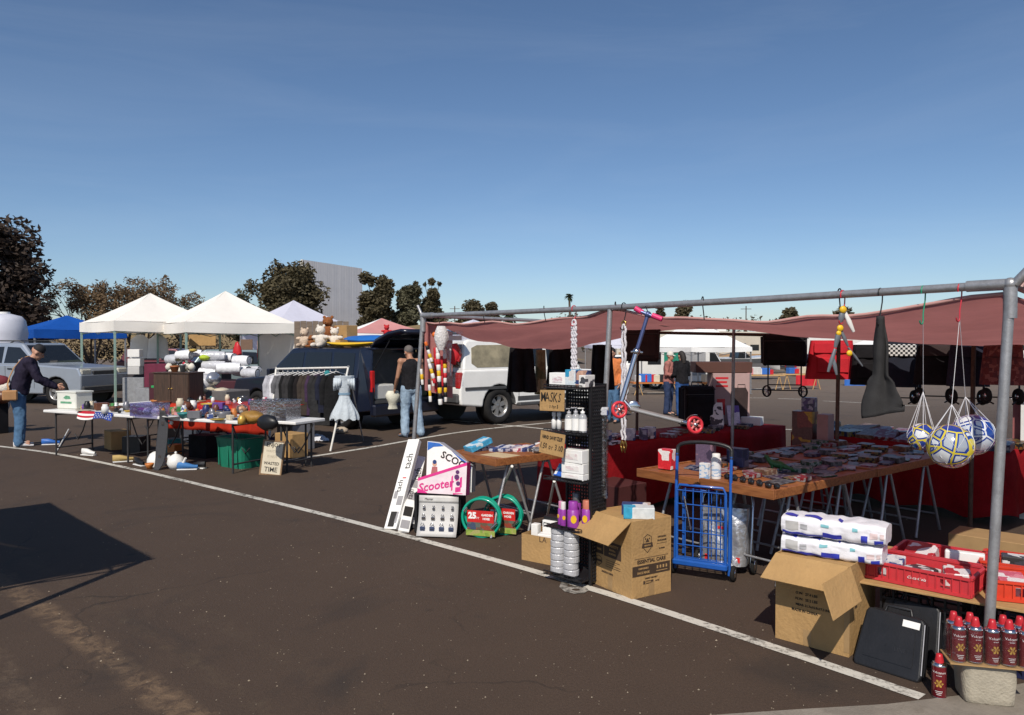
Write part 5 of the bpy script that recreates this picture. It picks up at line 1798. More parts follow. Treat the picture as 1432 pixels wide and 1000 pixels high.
 # goods standing on the red table inside
CASEB=BLACKC
suitcase('big black suitcase standing on the red cloth table',G(977,597,.705)+Vector((0,.1,0)),.40,.49,.22,SR+R(60),BLACKC)
ct=thing('suitcase_carton','tall pale carton printed with a dark suitcase on the red cloth table','carton',G(1018,592,.705),SR+R(52))
mb=MB(mat('pale printed carton',(.40,.27,.26),.7,0,.08));mb.box((0,0,.32),(.46,.28,.64),.004);obj('box',mb,ct)
mb=MB(BRCL);mb.prism([(.0,.06),(.20,.06),(.21,.40),(.18,.46),(.02,.46),(-.01,.40)],-.143,-.1402);mb.tube([(.08,-.142,.46),(.08,-.142,.50),(.17,-.142,.50),(.17,-.142,.46)],.004,5);obj('suitcase_print',mb,ct)
mb=MB(TRd)
for k,l_ in enumerate((.20,.16,.19)):mb.box((-.12,-.1412,.58-.05*k),(l_*.8,.002,.024))
mb.box((-.13,-.1412,.22),(.10,.002,.2))
obj('red_print',mb,ct)
solo('flat_carton',MB(mat('dark brown carton',(.085,.035,.026),.7,0,.1)).box((0,0,.07),(.70,.36,.135),.005),'dark brown flat carton lying on top of the tall suitcase carton','carton',G(1018,592,.705)+Vector((-.08,.06,.642)),SR+R(50))
VIO=printed('violet packet print',[(.16,.08,.36),(.35,.28,.5),(.12,.06,.3),(.55,.5,.6)],9)
carton('toy_packet','violet packet leaning in front of the tall suitcase carton','packet',G(1027,596,.71),(.15,.04,.26),SR+R(50),VIO,tilt=R(-24))
carton('toy_packet','white packet with dark marks leaning left of the violet one','packet',G(1003,597,.71),(.16,.04,.30),SR+R(50),printed('white dotted packet',[(.7,.68,.66),(.7,.68,.66),(.05,.05,.06),(.7,.68,.66)],22),tilt=R(-20))
solo('shoe_box',MB(WHITE).box((0,0,.05),(.24,.16,.10),.004),'white shallow box at the far end of the red cloth table','box',G(1052,594,.705),SR+R(20))
mb=MB(CHROME);mb.lathe([(0,0),(.03,0),(.03,.16),(.034,.165),(.034,.18),(0,.18)],(0,0,0),12)
solo('steel_flask',mb,'white rolled tube held out beyond the red cloth table','tube',P(894,541,16.0),0,rx=0)if False else None
# ================================================================ FRONT ROW OF GOODS
# ---- long white boxes leaning on the left post
def long_box(label,foot,topx,d,m,prints,rzz):
 """a tall flat-pack box leaning back; prints: (u, z, w, h, material) on the wide face"""
 f=Vector(foot);v=Vector(topx)-f
 L_=v.length
 t=thing('long_box',label,'long box',f,0,'long boxes leaning on the left post')
 z=v.normalized();x=Vector((math.cos(rzz),math.sin(rzz),0));x=(x-z*x.dot(z)).normalized();y=z.cross(x)
 M=Matrix(((x.x,y.x,z.x,0),(x.y,y.y,z.y,0),(x.z,y.z,z.z,0),(0,0,0,1)))
 mb=MB(m);mb.T=M;mb.box((0,0,L_/2),(d[0],d[1],L_),.003);o=obj('carton',mb,t)
 mb=MB(INK);mb.T=M
 for(u,zz,w,h,pm)in prints:
  mb.use(pm);mb.box((u*d[0],-d[1]/2-.0012,zz*L_),(w*d[0],.002,h*L_))
 obj('print',mb,t)
 mb=MB(INK);mb.T=M
 for(tx,u,zz,s_)in(('tach',.10,.74,.10),('tach',-.12,.46,.075)):
  mb.txt(tx,s_,fr((u*d[0],-d[1]/2-.003,zz*L_),(0,0,1),(-1,0,0)))
 obj('lettering',mb,t)
 return t
Yl=7.25
fA=G(548,742)
GR=mat('grey print',(.30,.29,.30),.5)
long_box('tall white flat-pack box nearest the camera leaning on the left post',G(547,741),P(580,616,7.55),(.125,.055),WHITE,[(0,.10,.5,.16,INK),(.2,.30,.45,.10,GR),(-.25,.36,.3,.08,GR),(.1,.55,.3,.012,TRd),(.3,.12,.2,.12,GR)],SR+R(28))
long_box('second white flat-pack box behind the nearest one, with grey pictures',G(564,745),P(588,640,7.7),(.10,.05),WHITE,[(0,.08,.8,.10,GR),(0,.24,.8,.12,INK),(0,.44,.7,.10,GR),(0,.60,.7,.10,GR)],SR+R(70))
long_box('third flat-pack box with a dark face standing next to the padlock card',G(578,740),P(596,668,7.6),(.09,.05),mat('dark printed carton',(.03,.028,.03),.5),[(0,.12,.8,.12,WHITE),(0,.34,.7,.08,GR)],SR+R(60))
# ---- scooter boxes and the padlock card on a black crate
CB=Vector((.14,.99,0))
cr=thing('milk_crate','tall black plastic crate behind the padlock card','crate',G(606,753)+CB*.27,SR+R(43))
mb=MB(BLACKP)
for z in(.02,.355):mb.box((0,0,z),(.42,.24,.03),.006)
for x in(-.2,.2):
 for y in(-.11,.11):mb.box((x,y,.19),(.025,.025,.35))
obj('crate_frame',mb,cr)
for k in range(9):
 for y in(-.116,.116):
  mb=MB(BLACKP);mb.box((-.16+.04*k,y,.19),(.014,.010,.33));obj('slat',mb,cr)
for k in range(6):
 for x in(-.206,.206):
  mb=MB(BLACKP);mb.box((x,-.09+.036*k,.19),(.010,.014,.33));obj('slat',mb,cr)
mb=MB(BLACKP);mb.box((0,0,.19),(.37,.20,.31));obj('dark_contents',mb,cr)
pc=thing('padlock_card','grey display card of twelve padlocks leaning on the black crate','display card',G(604,753)+SY*.05,SR+R(43))
mb=MB(GREYC)
def pcf(u,v):return((u-.5)*.36,.0+.085*v+.02*math.sin(v*3)-.03*(1-v)**3,.015+.34*v)
mb.grid(pcf,8,12);obj('card',mb,pc,solid=.004)
mb=MB(mat('pale header strip',(.56,.55,.53),.5));mb.grid(lambda u,v:tuple(Vector(pcf(u,.82+.18*v))+Vector((0,-.006,.001))),4,3);obj('header_strip',mb,pc,solid=.003)
mb=MB(INK);mb.txt('Master',.028,fr(Vector(pcf(.25,.91))+Vector((0,-.009,0)),(1,0,0),(0,.25,1)));obj('lettering',mb,pc)
for i in range(4):
 for j in range(3):
  p=Vector(pcf(.14+.24*i,.18+.24*j))+Vector((0,-.012,0))
  mb=MB(CHROME if j else mat('blue steel',(.10,.13,.24),.3,.6))
  s_=1.25-.28*j
  mb.box((0,0,0),(.036*s_,.016,.030*s_),.004)
  mb.use(CHROME).tube([(.012*s_*math.cos(R(k)),0,.016*s_+.020*s_*math.sin(R(k))+.006)for k in range(0,181,30)],.0035,6)
  mb.use(INK).box((0,-.0085,-.004),(.02*s_,.002,.006))
  obj('padlock',mb,pc,tuple(p))
def scoot_box(label,c,rz,poly,d,face,edge,parts_fn,group=None,rx=0):
 t=thing('scooter_box',label,'scooter box',c,rz,group)
 t.rotation_euler=(rx,0,rz)
 mb=MB(face);mb.prism(poly,0,d);o=obj('carton',mb,t,fixn=True)
 o.data.materials.append(edge)
 for p in o.data.polygons:
  if abs(p.normal.y)<.5:p.material_index=1
 parts_fn(t)
 return t
BLUEPR=mat('bright blue print',(.03,.13,.45),.45,0,.15,20)
def prA(t):
 mb=MB(INK);mb.txt('SCOOT',.092,fr((.285,-.002,.268),(1,0,-.44),(.44,0,1)),bold=.002);obj('lettering',mb,t)
 mb=MB(BLUEPR)
 mb.prism([(.004,.44),(.12,.43),(.16,.405),(.06,.395),(.004,.36)],-.002,0)
 mb.prism([(.0,.0),(.13,.0),(.11,.05),(.04,.07),(.0,.10)],-.002,0)
 obj('blue_print',mb,t)
 # the printed child riding: simple flat figure
 mb=MB(mat('dark blue print',(.02,.05,.16),.5));mb.prism([(.05,.06),(.10,.06),(.105,.15),(.05,.15)],-.003,0);mb.prism([(.02,.05),(.13,.045),(.13,.055),(.02,.06)],-.003,0)
 mb.use(mat('striped print',(.35,.12,.12),.5)).prism([(.045,.15),(.11,.15),(.105,.215),(.055,.215)],-.003,0)
 mb.use(mat('skin print',(.55,.33,.22),.5)).lathe([(0,0),(.022,0)],(.078,-.0032,.24),12,False,(0,-1,0))
 mb.use(mat('dark blue print',(0,0,0))).lathe([(0,0),(.020,0)],(.078,-.0036,.258),12,False,(0,-1,0))
 obj('printed_rider',mb,t)
 mb=MB(BLUEPR);mb.prism([(.24,.362),(.435,.238),(.435,.205),(.38,.24)],-.002,0);obj('blue_stripe',mb,t)
scoot_box('white and blue scooter box with a rider and SCOOT lettering, above the padlock card',G(584,753)+CB*.29+Vector((0,0,.374)),SR+R(36),[(0,0),(.44,0),(.44,.24),(.12,.435),(0,.445)],.11,WHITE,mat('grey box edge',(.33,.33,.37),.5),prA,rx=R(-6))
PKP=mat('magenta print',(.62,.03,.22),.45,0,.15,20)
def prB(t):
 mb=MB(PKP);mb.txt('Scooter',.105,fr((.17,-.003,.07),(1,0,.2),(-.2,0,1)),bold=.002,shear=.25);obj('lettering',mb,t)
 mb=MB(PKP)
 mb.prism([(.0,.105),(.46,.262),(.46,.29),(.0,.13)],-.002,0)
 mb.prism([(.0,.0),(.10,.0),(.06,.025),(.0,.04)],-.002,0)
 for(x,z,w,h)in((.32,.03,.014,.14),(.36,.02,.05,.05),(.36,.12,.03,.05),(.40,.06,.02,.1),(.34,.0,.09,.015)):mb.prism([(x,z),(x+w,z+.01),(x+w,z+h),(x,z+h*.9)],-.0022,0)
 obj('pink_print',mb,t)
 mb=MB(mat('deep purple print',(.10,.02,.12),.5))
 for(x,z,r_)in((.375,.20,.018),(.37,.155,.024),(.385,.10,.02)):mb.lathe([(0,0),(r_,0)],(x,-.0034,z),10,False,(0,-1,0))
 obj('printed_rider',mb,t)
scoot_box('white and magenta scooter box sloping in front of the blue one',G(577,753)+CB*.16+Vector((0,0,.374)),SR+R(36),[(0,.0),(.46,0),(.46,.29),(0,.13)],.10,mat('pale pink card',(.72,.60,.64),.45),PKP,prB,rx=R(-8))
# ---- garden hose coils
HOSE=mat('turquoise garden hose',(.005,.30,.20),.3,0,.08,12,coat=.4)
def hose(label,pos,rz):
 t=thing('garden_hose',label,'garden hose',pos,rz,None)
 for k in range(4):
  mb=MB(HOSE)
  r_=(.168,.150,.160,.140)[k]
  mb.tube([(r_*1.05*math.cos(6.283*i/40),-.03+.024*k,.178+.165-r_*1.0+r_*math.sin(6.283*i/40))for i in range(40)],.0135,8,closed=True)
  obj('coil',mb,t)
 mb=MB(REDP);mb.box((0,-.048,.19),(.25,.004,.105),.002);lb=obj('label_card',mb,t)
 mb=MB(WHITE);mb.txt('25',.075,fr((-.075,-.0512,.195),(1,0,0),(0,0,1)),bold=.004)
 mb.txt('FT',.025,fr((-.022,-.0512,.175),(1,0,0),(0,0,1)))
 mb.txt('GARDEN',.026,fr((.062,-.0512,.205),(1,0,0),(0,0,1)),bold=.001);mb.txt('HOSE',.026,fr((.055,-.0512,.172),(1,0,0),(0,0,1)),bold=.001)
 obj('lettering',mb,lb)
 mb=MB(printed('hose card picture',[(.05,.07,.12),(.10,.12,.10),(.25,.05,.03),(.12,.08,.05)],26));mb.box((0,-.047,.105),(.25,.004,.065),.001);obj('picture_card',mb,t)
 mb=MB(printed('hose card grass',[(.28,.36,.07),(.2,.3,.05),(.35,.33,.12)],30));mb.box((0,-.05,.045),(.27,.005,.05),.001);obj('grass_card',mb,t)
 mb=MB(CHROME);mb.tube([(.11,-.06,.10),(.16,-.06,.15)],.012,8);mb.tube([(-.12,-.06,.27),(-.15,-.06,.23)],.010,8);obj('hose_fitting',mb,t)
 return t
hose('turquoise garden hose coil with a red 25 ft card, front one of the pair',G(668,752)+SY*.05,SR+R(34))
hose('turquoise garden hose coil half hidden behind the front one',G(689,750)+SY*.13,SR+R(30))
# ---- open cardboard box with small white cartons
def open_box(t,w,d,h,m=CARD,th=.005,inner=CARDIN):
 for(nm,c,dim)in(('front_panel',(0,-d/2+th/2,h/2),(w,th,h)),('back_panel',(0,d/2-th/2,h/2),(w,th,h)),('side_panel',(-w/2+th/2,0,h/2),(th,d-2*th-.001,h-.001)),('side_panel',(w/2-th/2,0,h/2),(th,d-2*th-.001,h-.001)),('bottom_panel',(0,0,th/2+.001),(w-2*th-.001,d-2*th-.001,th))):
  mb=MB(m);mb.box(c,dim);obj(nm,mb,t)
lowb=thing('open_carton','low open cardboard carton holding small white packs, left of the black stand','carton',G(742,785)+SX*.05+SY*.17,SR+R(16))
open_box(lowb,.36,.30,.21)
mb=MB(INKB)
for k,(tx,z)in enumerate((('BOX',.16),('QTY 24',.12),('MADE IN',.08))):mb.txt(tx,.03,fr((.1812,-.05,z),(0,1,0),(0,0,1)))
mb.txt('LA',.06,fr((.02,-.151,.185),(1,0,0),(0,0,1)))
obj('lettering',mb,lowb)
base=lowb.matrix_basis if False else Matrix.Translation(lowb.location)@Euler((0,0,lowb.rotation_euler.z)).to_matrix().to_4x4()
def inlow(x,y,z):return base@Vector((x,y,z))
mb=MB(BLACKP);mb.box((0,.06,.10),(.17,.10,.2),.004);mb.use(WHITE).box((-.01,-.006,.10),(.13,.03,.15),.003)
solo('white_pack',mb,'black and white pack standing tallest in the low open carton','pack',inlow(0,.01,.13),lowb.rotation_euler.z)
for(x,y,z,d,l,r_)in((-.13,-.02,.12,(.06,.06,.15),'white pack at the left end of the low open carton',3),(.03,-.07,.10,(.17,.09,.12),'white pack lying flat at the front of the low open carton',14),(.12,.03,.15,(.05,.09,.11),'upright pale pack at the right end of the low open carton',-8),(.13,-.09,.12,(.06,.04,.10),'small white pack at the right front corner of the low open carton',30)):
 solo('white_pack',MB(WHITE).box((0,0,d[2]/2),d,.004),l,'pack',inlow(x,y,z),lowb.rotation_euler.z+R(r_),group=None)
 # ---- black wire display stand
st=thing('display_stand','black perforated display stand with shelves of masks and sanitizer beside the main carton','display stand',G(800,812)+SY*.02,SR+R(10))
SW,SD,SHh=.34,.28,1.43
def sp(x,y,z):return Matrix.Translation(st.location)@Euler((0,0,st.rotation_euler.z)).to_matrix().to_4x4()@Vector((x,y,z))
shelf_z=(.055,.40,.745,1.085,1.405)
for z in shelf_z:
 mb=MB(BLACKP)
 mb.box((0,0,z-.006),(SW,SD,.008))
 for y in(-SD/2,SD/2):mb.tube([(-SW/2,y,z+.018),(SW/2,y,z+.018)],.004,5)
 for k in range(12):mb.tube([(-SW/2+SW*k/11,-SD/2,z-.012),(-SW/2+SW*k/11,-SD/2,z+.018)],.003,4)
 for k in range(9):mb.tube([(SW/2,-SD/2+SD*k/8,z-.012),(SW/2,-SD/2+SD*k/8,z+.018)],.003,4)
 obj('shelf',mb,st)
def perf(name,fn,nu,nv):
 """a perforated sheet: a lattice of bars"""
 mb=MB(BLACKP)
 for i in range(nu+1):
  a_,b_=fn(i/nu,0),fn(i/nu,1);mb.tube([a_,b_],.0075,4)
 for j in range(nv+1):
  a_,b_=fn(0,j/nv),fn(1,j/nv);mb.tube([a_,b_],.0075,4)
 obj(name,mb,st)
perf('back_grid',lambda u,v:(-SW/2+SW*u,SD/2+.004,.03+(SHh-.05)*v),14,54)
perf('side_grid',lambda u,v:(SW/2+.004,-SD/2*.2+SD*.6*u,.03+(SHh-.05)*v),7,54)
for(x,y)in((-SW/2,SD/2),(SW/2,SD/2),(SW/2,-SD/2*.25)):
 mb=MB(BLACKP);mb.box((x,y,SHh/2),(.018,.018,SHh));obj('upright',mb,st)
RA=st.rotation_euler.z
def card_sign(label,x0,z0,w,h,lines,tilt):
 t=thing('cardboard_sign',label,'sign',sp(x0,-SD/2-.012,z0),RA-R(4))
 t.rotation_euler=(R(-4),tilt,RA-R(4))
 mb=MB(CARD);mb.box((0,0,0),(w,.006,h),.001);obj('card',mb,t)
 mb=MB(INK)
 for(tx,s_,x,z)in lines:mb.hand(tx,s_,fr((x,-.0042,z),(1,0,0),(0,0,1)),.68)
 obj('lettering',mb,t)
card_sign('hand lettered cardboard MASKS sign on the black stand',-.085,1.31,.235,.15,[('MASKS',.092,-.005,.02),('3 for 5',.034,.02,-.045)],R(-2))
card_sign('hand lettered cardboard HAND SANITIZER price sign on the black stand',-.085,1.0,.235,.16,[('HAND SANITIZER',.036,0,.04),('1.50 or 3.00',.054,0,-.025)],R(4))
# top shelf boxes
MASKB=printed('blue mask box print',[(.03,.28,.48),(.6,.66,.70),(.02,.2,.4),(.65,.62,.6)],14)
carton('mask_box','white mask carton at the left of the top shelf of the stand','mask box',sp(-.10,-.03,1.411),(.14,.10,.095),RA+R(6),WHITE,label_m=printed('pale lines',[(.7,.66,.66),(.6,.45,.48),(.72,.7,.7)],40,bands=True))
carton('mask_box','blue mask box in the middle of the top shelf of the stand','mask box',sp(.02,-.03,1.411),(.09,.10,.12),RA,MASKB)
carton('mask_box','navy mask box with a face picture on the top shelf of the stand','mask box',sp(.095,-.02,1.411),(.06,.11,.115),RA,printed('navy mask print',[(.02,.03,.09),(.5,.3,.22),(.03,.05,.15)],16))
carton('mask_box','white mask box with a black emblem at the right of the top shelf','mask box',sp(.15,-.055,1.411),(.055,.12,.085),RA,printed('white emblem print',[(.72,.7,.68),(.7,.68,.66),(.72,.70,.68),(.06,.06,.07)],24))
# pump bottles
PBOT=mat('clear bottle plastic',(.62,.63,.66),.1,0,.03,trans=.5)
def pump(label,pos,h,cap):
 t=thing('pump_bottle',label,'pump bottle',pos,RA,'sanitizer bottles on the stand')
 mb=MB(PBOT);mb.lathe([(0,0),(.028,0),(.030,.004),(.030,h*.62),(.022,h*.72),(.012,h*.76),(.012,h*.8)],n=14);obj('bottle',mb,t)
 mb=MB(WHITE);mb.lathe([(.0308,h*.08),(.0308,h*.56)],n=14);obj('wrap_label',mb,t)
 mb=MB(cap);mb.lathe([(.015,h*.78),(.015,h*.86),(.005,h*.87),(.005,h*.96),(.011,h*.97),(.011,h),(0,h)],n=10);mb.tube([(0,0,h*.98),(-.035,-.01,h*.97)],.005,6);obj('pump',mb,t)
GRYP=mat('grey pump plastic',(.35,.35,.38),.4)
pump('clear pump bottle in the middle of the sanitizer shelf',sp(.02,-.09,1.091),.165,GRYP)
pump('clear pump bottle second from the right on the sanitizer shelf',sp(.08,-.09,1.091),.175,GRYP)
pump('clear pump bottle at the right end of the sanitizer shelf',sp(.14,-.09,1.091),.175,WHITEP)
for k,l in enumerate(('white spray bottle at the far left of the sanitizer shelf','white spray bottle second from left on the sanitizer shelf')):
 mb=MB(WHITEP);mb.lathe([(0,0),(.018,0),(.019,.07),(.011,.085),(.011,.10),(.016,.102),(.016,.125),(.010,.135),(0,.136)],n=12)
 solo('spray_bottle',mb,l,'spray bottle',sp(-.115+.046*k,-.09,1.091),RA)
 # white boxes
for(x,y,z,d,l,r_)in((.06,-.05,.751,(.19,.12,.045),'flattest white mask box, lowest of the stack on the middle shelf',0),(.06,-.05,.798,(.185,.12,.072),'white mask box in the middle of the stack on the middle shelf',3),(.06,-.05,.872,(.185,.12,.092),'white mask box on top of the stack on the middle shelf',-2)):
 carton('mask_box',l,'mask box',sp(x,y,z),d,RA+R(r_),WHITE,label_m=printed('faint pink print',[(.74,.70,.68),(.66,.55,.56),(.74,.71,.69)],24,bands=True))
carton('leaflet_pack','white and blue pack leaning at the left of the middle shelf','pack',sp(-.10,-.06,.753),(.10,.015,.10),RA+R(-10),printed('blue leaf print',[(.70,.70,.70),(.03,.12,.5),(.7,.7,.7),(.05,.35,.6)],20),tilt=R(-38))
# purple bottles
PURP=mat('purple label',(.26,.04,.30),.4,0,.12,30)
def purple(label,x,y,r_,h,cap):
 t=thing('purple_bottle',label,'bottle',sp(x,y,.406),RA+rnd.uniform(-1,1),None)
 mb=MB(PURP);mb.lathe([(0,0),(r_,0),(r_+.001,.004),(r_,h*.66),(r_*.8,h*.7)],n=16);obj('bottle',mb,t)
 mb=MB(cap);mb.lathe([(r_*.82,h*.69),(r_*.80,h*.97),(r_*.7,h),(0,h)],n=14);obj('cap',mb,t)
 mb=MB(YELP);mb.prism([(math.cos(R(a_))*r_*.5,h*.36+math.sin(R(a_))*r_*.7)for a_ in range(0,360,30)],-r_-.002,-r_*.8);obj('yellow_mark',mb,t)
purple('tall purple bottle with a clear cap at the back of the purple shelf',.02,.0,.034,.235,mat('smoky cap',(.10,.09,.10),.15,0,.1,coat=.5))
purple('fat purple bottle with a yellow mark at the front of the purple shelf',.055,-.085,.042,.19,PURP)
purple('purple bottle at the right end of the purple shelf',.135,-.03,.038,.20,mat('orange cap',(.5,.16,.1),.4))
purple('slim purple and pink bottle at the left end of the purple shelf',-.075,-.06,.022,.17,mat('pink cap',(.55,.2,.35),.4))
purple('slim magenta bottle second from left on the purple shelf',-.03,-.09,.022,.175,mat('white cap',(.65,.6,.6),.4))
# rolls of tape
ROLL=mat('silver grey tape',(.48,.48,.50),.35,.15,.1,30,.2,60)
for s_,(x,l)in enumerate(((-.085,'left'),(.03,'right'))):
 for k in range(7):
  mb=MB(ROLL)
  h=.046
  mb.lathe([(.036,.001),(.054,.001),(.0565,.006),(.0565,h-.006),(.054,h-.001),(.036,h-.001),(.036,.001)],n=22,smooth=False)
  solo('tape_roll',mb,f'grey tape roll {("lowest", "second from the bottom", "third from the bottom", "fourth", "third from the top", "second from the top", "topmost")[k]} in the pile nearer the {"low open" if l == "left" else "large mask"} carton','tape roll',sp(x+rnd.uniform(-.004,.004),-.075,.061+k*.047),rnd.uniform(0,3),'tape rolls piled on the lowest shelf of the stand')
  # ---- main carton with folded flap
def printed_side(t,M,items):
 mb=MB(INKB)
 for it in items:
  if it[0]=='t':
   _,tx,s_,x,z=it[:5]
   mb.txt(tx,s_,M@fr((x,0,z),(1,0,0),(0,0,1))@Matrix.Translation((0,0,.0012)),bold=it[5]if len(it)>5 else.0006)
  elif it[0]=='b':
   _,x,z,w,h=it
   old=mb.T;mb.T=M;mb.box((x,-.0006,z),(w,.0012,h));mb.T=old
 return mb
mc=thing('cardboard_carton','large tan mask carton with brown ESSENTIAL CARE print beside the black stand','carton',(0,0,0),0)
cL,cC,cR=G(822,821),G(883.5,839),G(945,832)
ux=(cC-cL);uy=(cR-cC)
w_,d_=ux.length,uy.length
ang_=math.atan2(ux.y,ux.x);ang2=math.atan2(uy.y,uy.x)
mid=(ang_+ang2-R(90))/2
mc.location=cC;mc.rotation_euler=(0,0,mid)
BW,BD,BH=.44,.345,.525
# local: corner nearest the camera at the origin; front face along -x, right face along +y
for nm,c,dim in(('front_panel',(-BW/2,.003,BH/2),(BW,.006,BH)),('right_panel',(-.003,BD/2+.0035,BH/2),(.006,BD-.007,BH)),('left_panel',(-BW+.003,BD/2+.0035,BH/2),(.006,BD-.007,BH)),('back_panel',(-BW/2,BD+.003,BH/2),(BW,.006,BH)),('bottom_panel',(-BW/2,BD/2+.003,.004),(BW-.013,BD-.007,.006)),('top_flap',(-BW/2,BD*.55,BH-.012),(BW-.014,BD*.88,.006))):
 mb=MB(CARD);mb.box(c,dim,.0012);obj(nm,mb,mc)
def flap(t,x0,x1,y,z,l,ang_deg,skew,m=CARD):
 mb=MB(m)
 a_=R(ang_deg)
 dy,dz=-math.cos(a_)*l,-math.sin(a_)*l
 th=.005
 q=[(x0,y,z),(x1,y,z),(x1-skew,y+dy,z+dz),(x0-skew,y+dy,z+dz)]
 nrm=Vector((0,-math.sin(a_),math.cos(a_)))*th
 vs=q+[tuple(Vector(v)+nrm)for v in q]
 mb.add(vs,[(0,1,2,3),(7,6,5,4),(0,4,5,1),(1,5,6,2),(2,6,7,3),(3,7,4,0)])
 return obj('folded_flap',mb,t,fixn=True)
flap(mc,-BW+.005,-.005,-.002,BH-.003,.225,40,.03)
MX=fr((0,0,0),(0,1,0),(0,0,1))@Matrix(((1,0,0,0),(0,0,1,0),(0,1,0,0),(0,0,0,1)))
# right face: x axis = +y, z up
def side_M(o,xd):
 xd=Vector(xd);z=Vector((0,0,1));n=xd.cross(z)
 return Matrix(((xd.x,-n.x,0,o[0]),(xd.y,-n.y,0,o[1]),(0,0,1,o[2]),(0,0,0,1)))
Mr=side_M((.0005,0,0),(0,1,0));Mf=side_M((0,-.0005,0),(1,0,0))
def printing(t,M,items,m=INKB,neg=CARD):
 mb=MB(m)
 for it in items:
  mb.use(neg if it[0]in 'nN' else m)
  if it[0]in 'tn':
   tx,s_,x,z=it[1:5]
   mb.txt(tx,s_,M@fr((x,-.0012 if it[0]=='t' else-.0026,z),(1,0,0),(0,0,1)),bold=it[5]if len(it)>5 else.0005)
  elif it[0]in 'bN':
   x,z,w,h=it[1:5]
   old=mb.T;mb.T=M;mb.box((x,-.0004 if it[0]=='b' else-.0016,z),(w,.0014,h));mb.T=old
  elif it[0]=='p':
   old=mb.T;mb.T=M
   if len(it)>2:mb.tube([(x,-.0012,z)for x,z in it[1]],it[2],4,closed=True)
   else:mb.prism(it[1],-.0014,0)
   mb.T=old
 o=obj('print',mb,t)
 return o
shield=[(.10,.40),(.125,.42),(.15,.40),(.15,.345),(.125,.315),(.10,.345)]
printing(mc,Mr,[('t','ESSENTIAL CARE',.034,.172,.243,.0012),('b',.172,.262+.004,.30,.0022),('b',.172,.183,.335,.07),('n','DISPOSABLE',.016,.10,.197),('n','FACE MASK',.021,.10,.168),('N',.225,.19,.012,.02),('N',.252,.19,.012,.02),('N',.279,.19,.012,.02),('N',.306,.19,.012,.02),('N',.265,.164,.10,.004),('p',[(.10,.405),(.135,.425),(.17,.405),(.17,.335),(.135,.30),(.10,.335)],.0022),('p',[(.092,.365),(.178,.365),(.185,.335),(.085,.335)]),('n','HEALTHY',.013,.135,.349),('p',[(.118,.372),(.135,.40),(.152,.372)]),('p',[(.112,.395),(.118,.402),(.124,.395),(.118,.388)]),('p',[(.146,.395),(.152,.402),(.158,.395),(.152,.388)]),('t','DISPOSABLE',.014,.265,.395),('t','FACE MASK',.016,.265,.37),('b',.265,.35,.09,.002),('t','50 PIECES',.012,.265,.315),('t','DIRECT DELIVERY',.014,.17,.125),('b',.145,.098,.09,.022),('n','MASKS',.014,.145,.098),('t','50 PCS',.012,.225,.098),('N',.12,.1,.004,.03)])
printing(mc,Mf,[('b',-.35,.285,.085,.105),('b',-.205,.285,.185,.11),('n','FACE',.022,-.35,.305),('n','MASK',.02,-.35,.265),('n','QUANTITY',.026,-.205,.312),('n','50 PCS x',.018,-.205,.283),('n','40 BOXES',.018,-.205,.258),('p',[(-.385,.205),(-.355,.218),(-.325,.205),(-.325,.17),(-.355,.15),(-.385,.17)],.002),('p',[(-.385,.19),(-.325,.19),(-.32,.175),(-.39,.175)]),('b',-.2,.205,.15,.003),('b',-.22,.19,.11,.003),('b',-.2,.175,.16,.003),('b',-.2,.16,.16,.003),('t','MADE IN CHINA',.017,-.26,.115,.0008)])
mb=MB(mat('clear brown tape',(.33,.21,.10),.3,0,.06));mb.box((-BW*.52,-.0005,.055),(.05,.002,.10));mb.box((.0006,BD*.5,.05),(.002,.05,.09));obj('tape',mb,mc)
Tm=Matrix.Translation(cC)@Euler((0,0,mid)).to_matrix().to_4x4()
carton('mask_box','blue and white mask box lying on the large mask carton','mask box',Tm@Vector((-.10,BD*.42,BH-.008)),(.21,.105,.078),mid+R(52),printed('cyan mask box',[(.04,.32,.50),(.05,.36,.55),(.04,.32,.50),(.6,.62,.62)],5),label_m=None)
carton('mask_box','navy mask box with a white end behind the blue one on the large mask carton','mask box',Tm@Vector((-.20,BD*.60,BH-.008)),(.20,.10,.075),mid+R(48),printed('navy white mask box',[(.02,.04,.14),(.5,.35,.28),(.65,.62,.62)],9))
# ---- blue folding hand cart
hc=thing('hand_cart','blue wire folding shopping cart with a black curved handle beside the large mask carton','shopping cart',G(982,808),SR+R(22))
HW=.20
mb=MB(BLUEST)
for s in(-1,1):mb.tube([(s*HW,-.02,.05),(s*HW,.0,.5),(s*HW*1.0,.03,.90)],.012,8)
obj('side_tube',mb,hc)
mb=MB(BLACKP);mb.tube([(-HW,.03,.88),(-HW,.04,.93)]+[(HW*math.cos(R(180-k)),.045,.93+.06*math.sin(R(k))**.7)for k in range(10,171,16)]+[(HW,.04,.93),(HW,.03,.88)],.0145,10);obj('handle',mb,hc)
for k in range(7):
 mb=MB(BLUEST);x=-HW*.86+HW*1.72*k/6
 mb.tube([(x,-.045,.13),(x,-.045,.66)],.0045,6);obj('wire',mb,hc)
for k in range(6):
 mb=MB(BLUEST);mb.tube([(-HW*.9,-.048,.14+.10*k),(HW*.9,-.048,.14+.10*k)],.0045,6);obj('wire',mb,hc)
mb=MB(BLUEST)
mb.tube([(-HW*.9,-.045,.13),(-HW*.9,-.045,.64),(-HW*.8,-.045,.68),(HW*.8,-.045,.68),(HW*.9,-.045,.64),(HW*.9,-.045,.13)],.0095,8)
mb.tube([(-HW*.9,.12,.13),(-HW*.9,.12,.62),(HW*.9,.12,.62),(HW*.9,.12,.13)],.008,8)
mb.box((0,-.03,.115),(HW*2,.12,.045),.01)
obj('basket_frame',mb,hc)
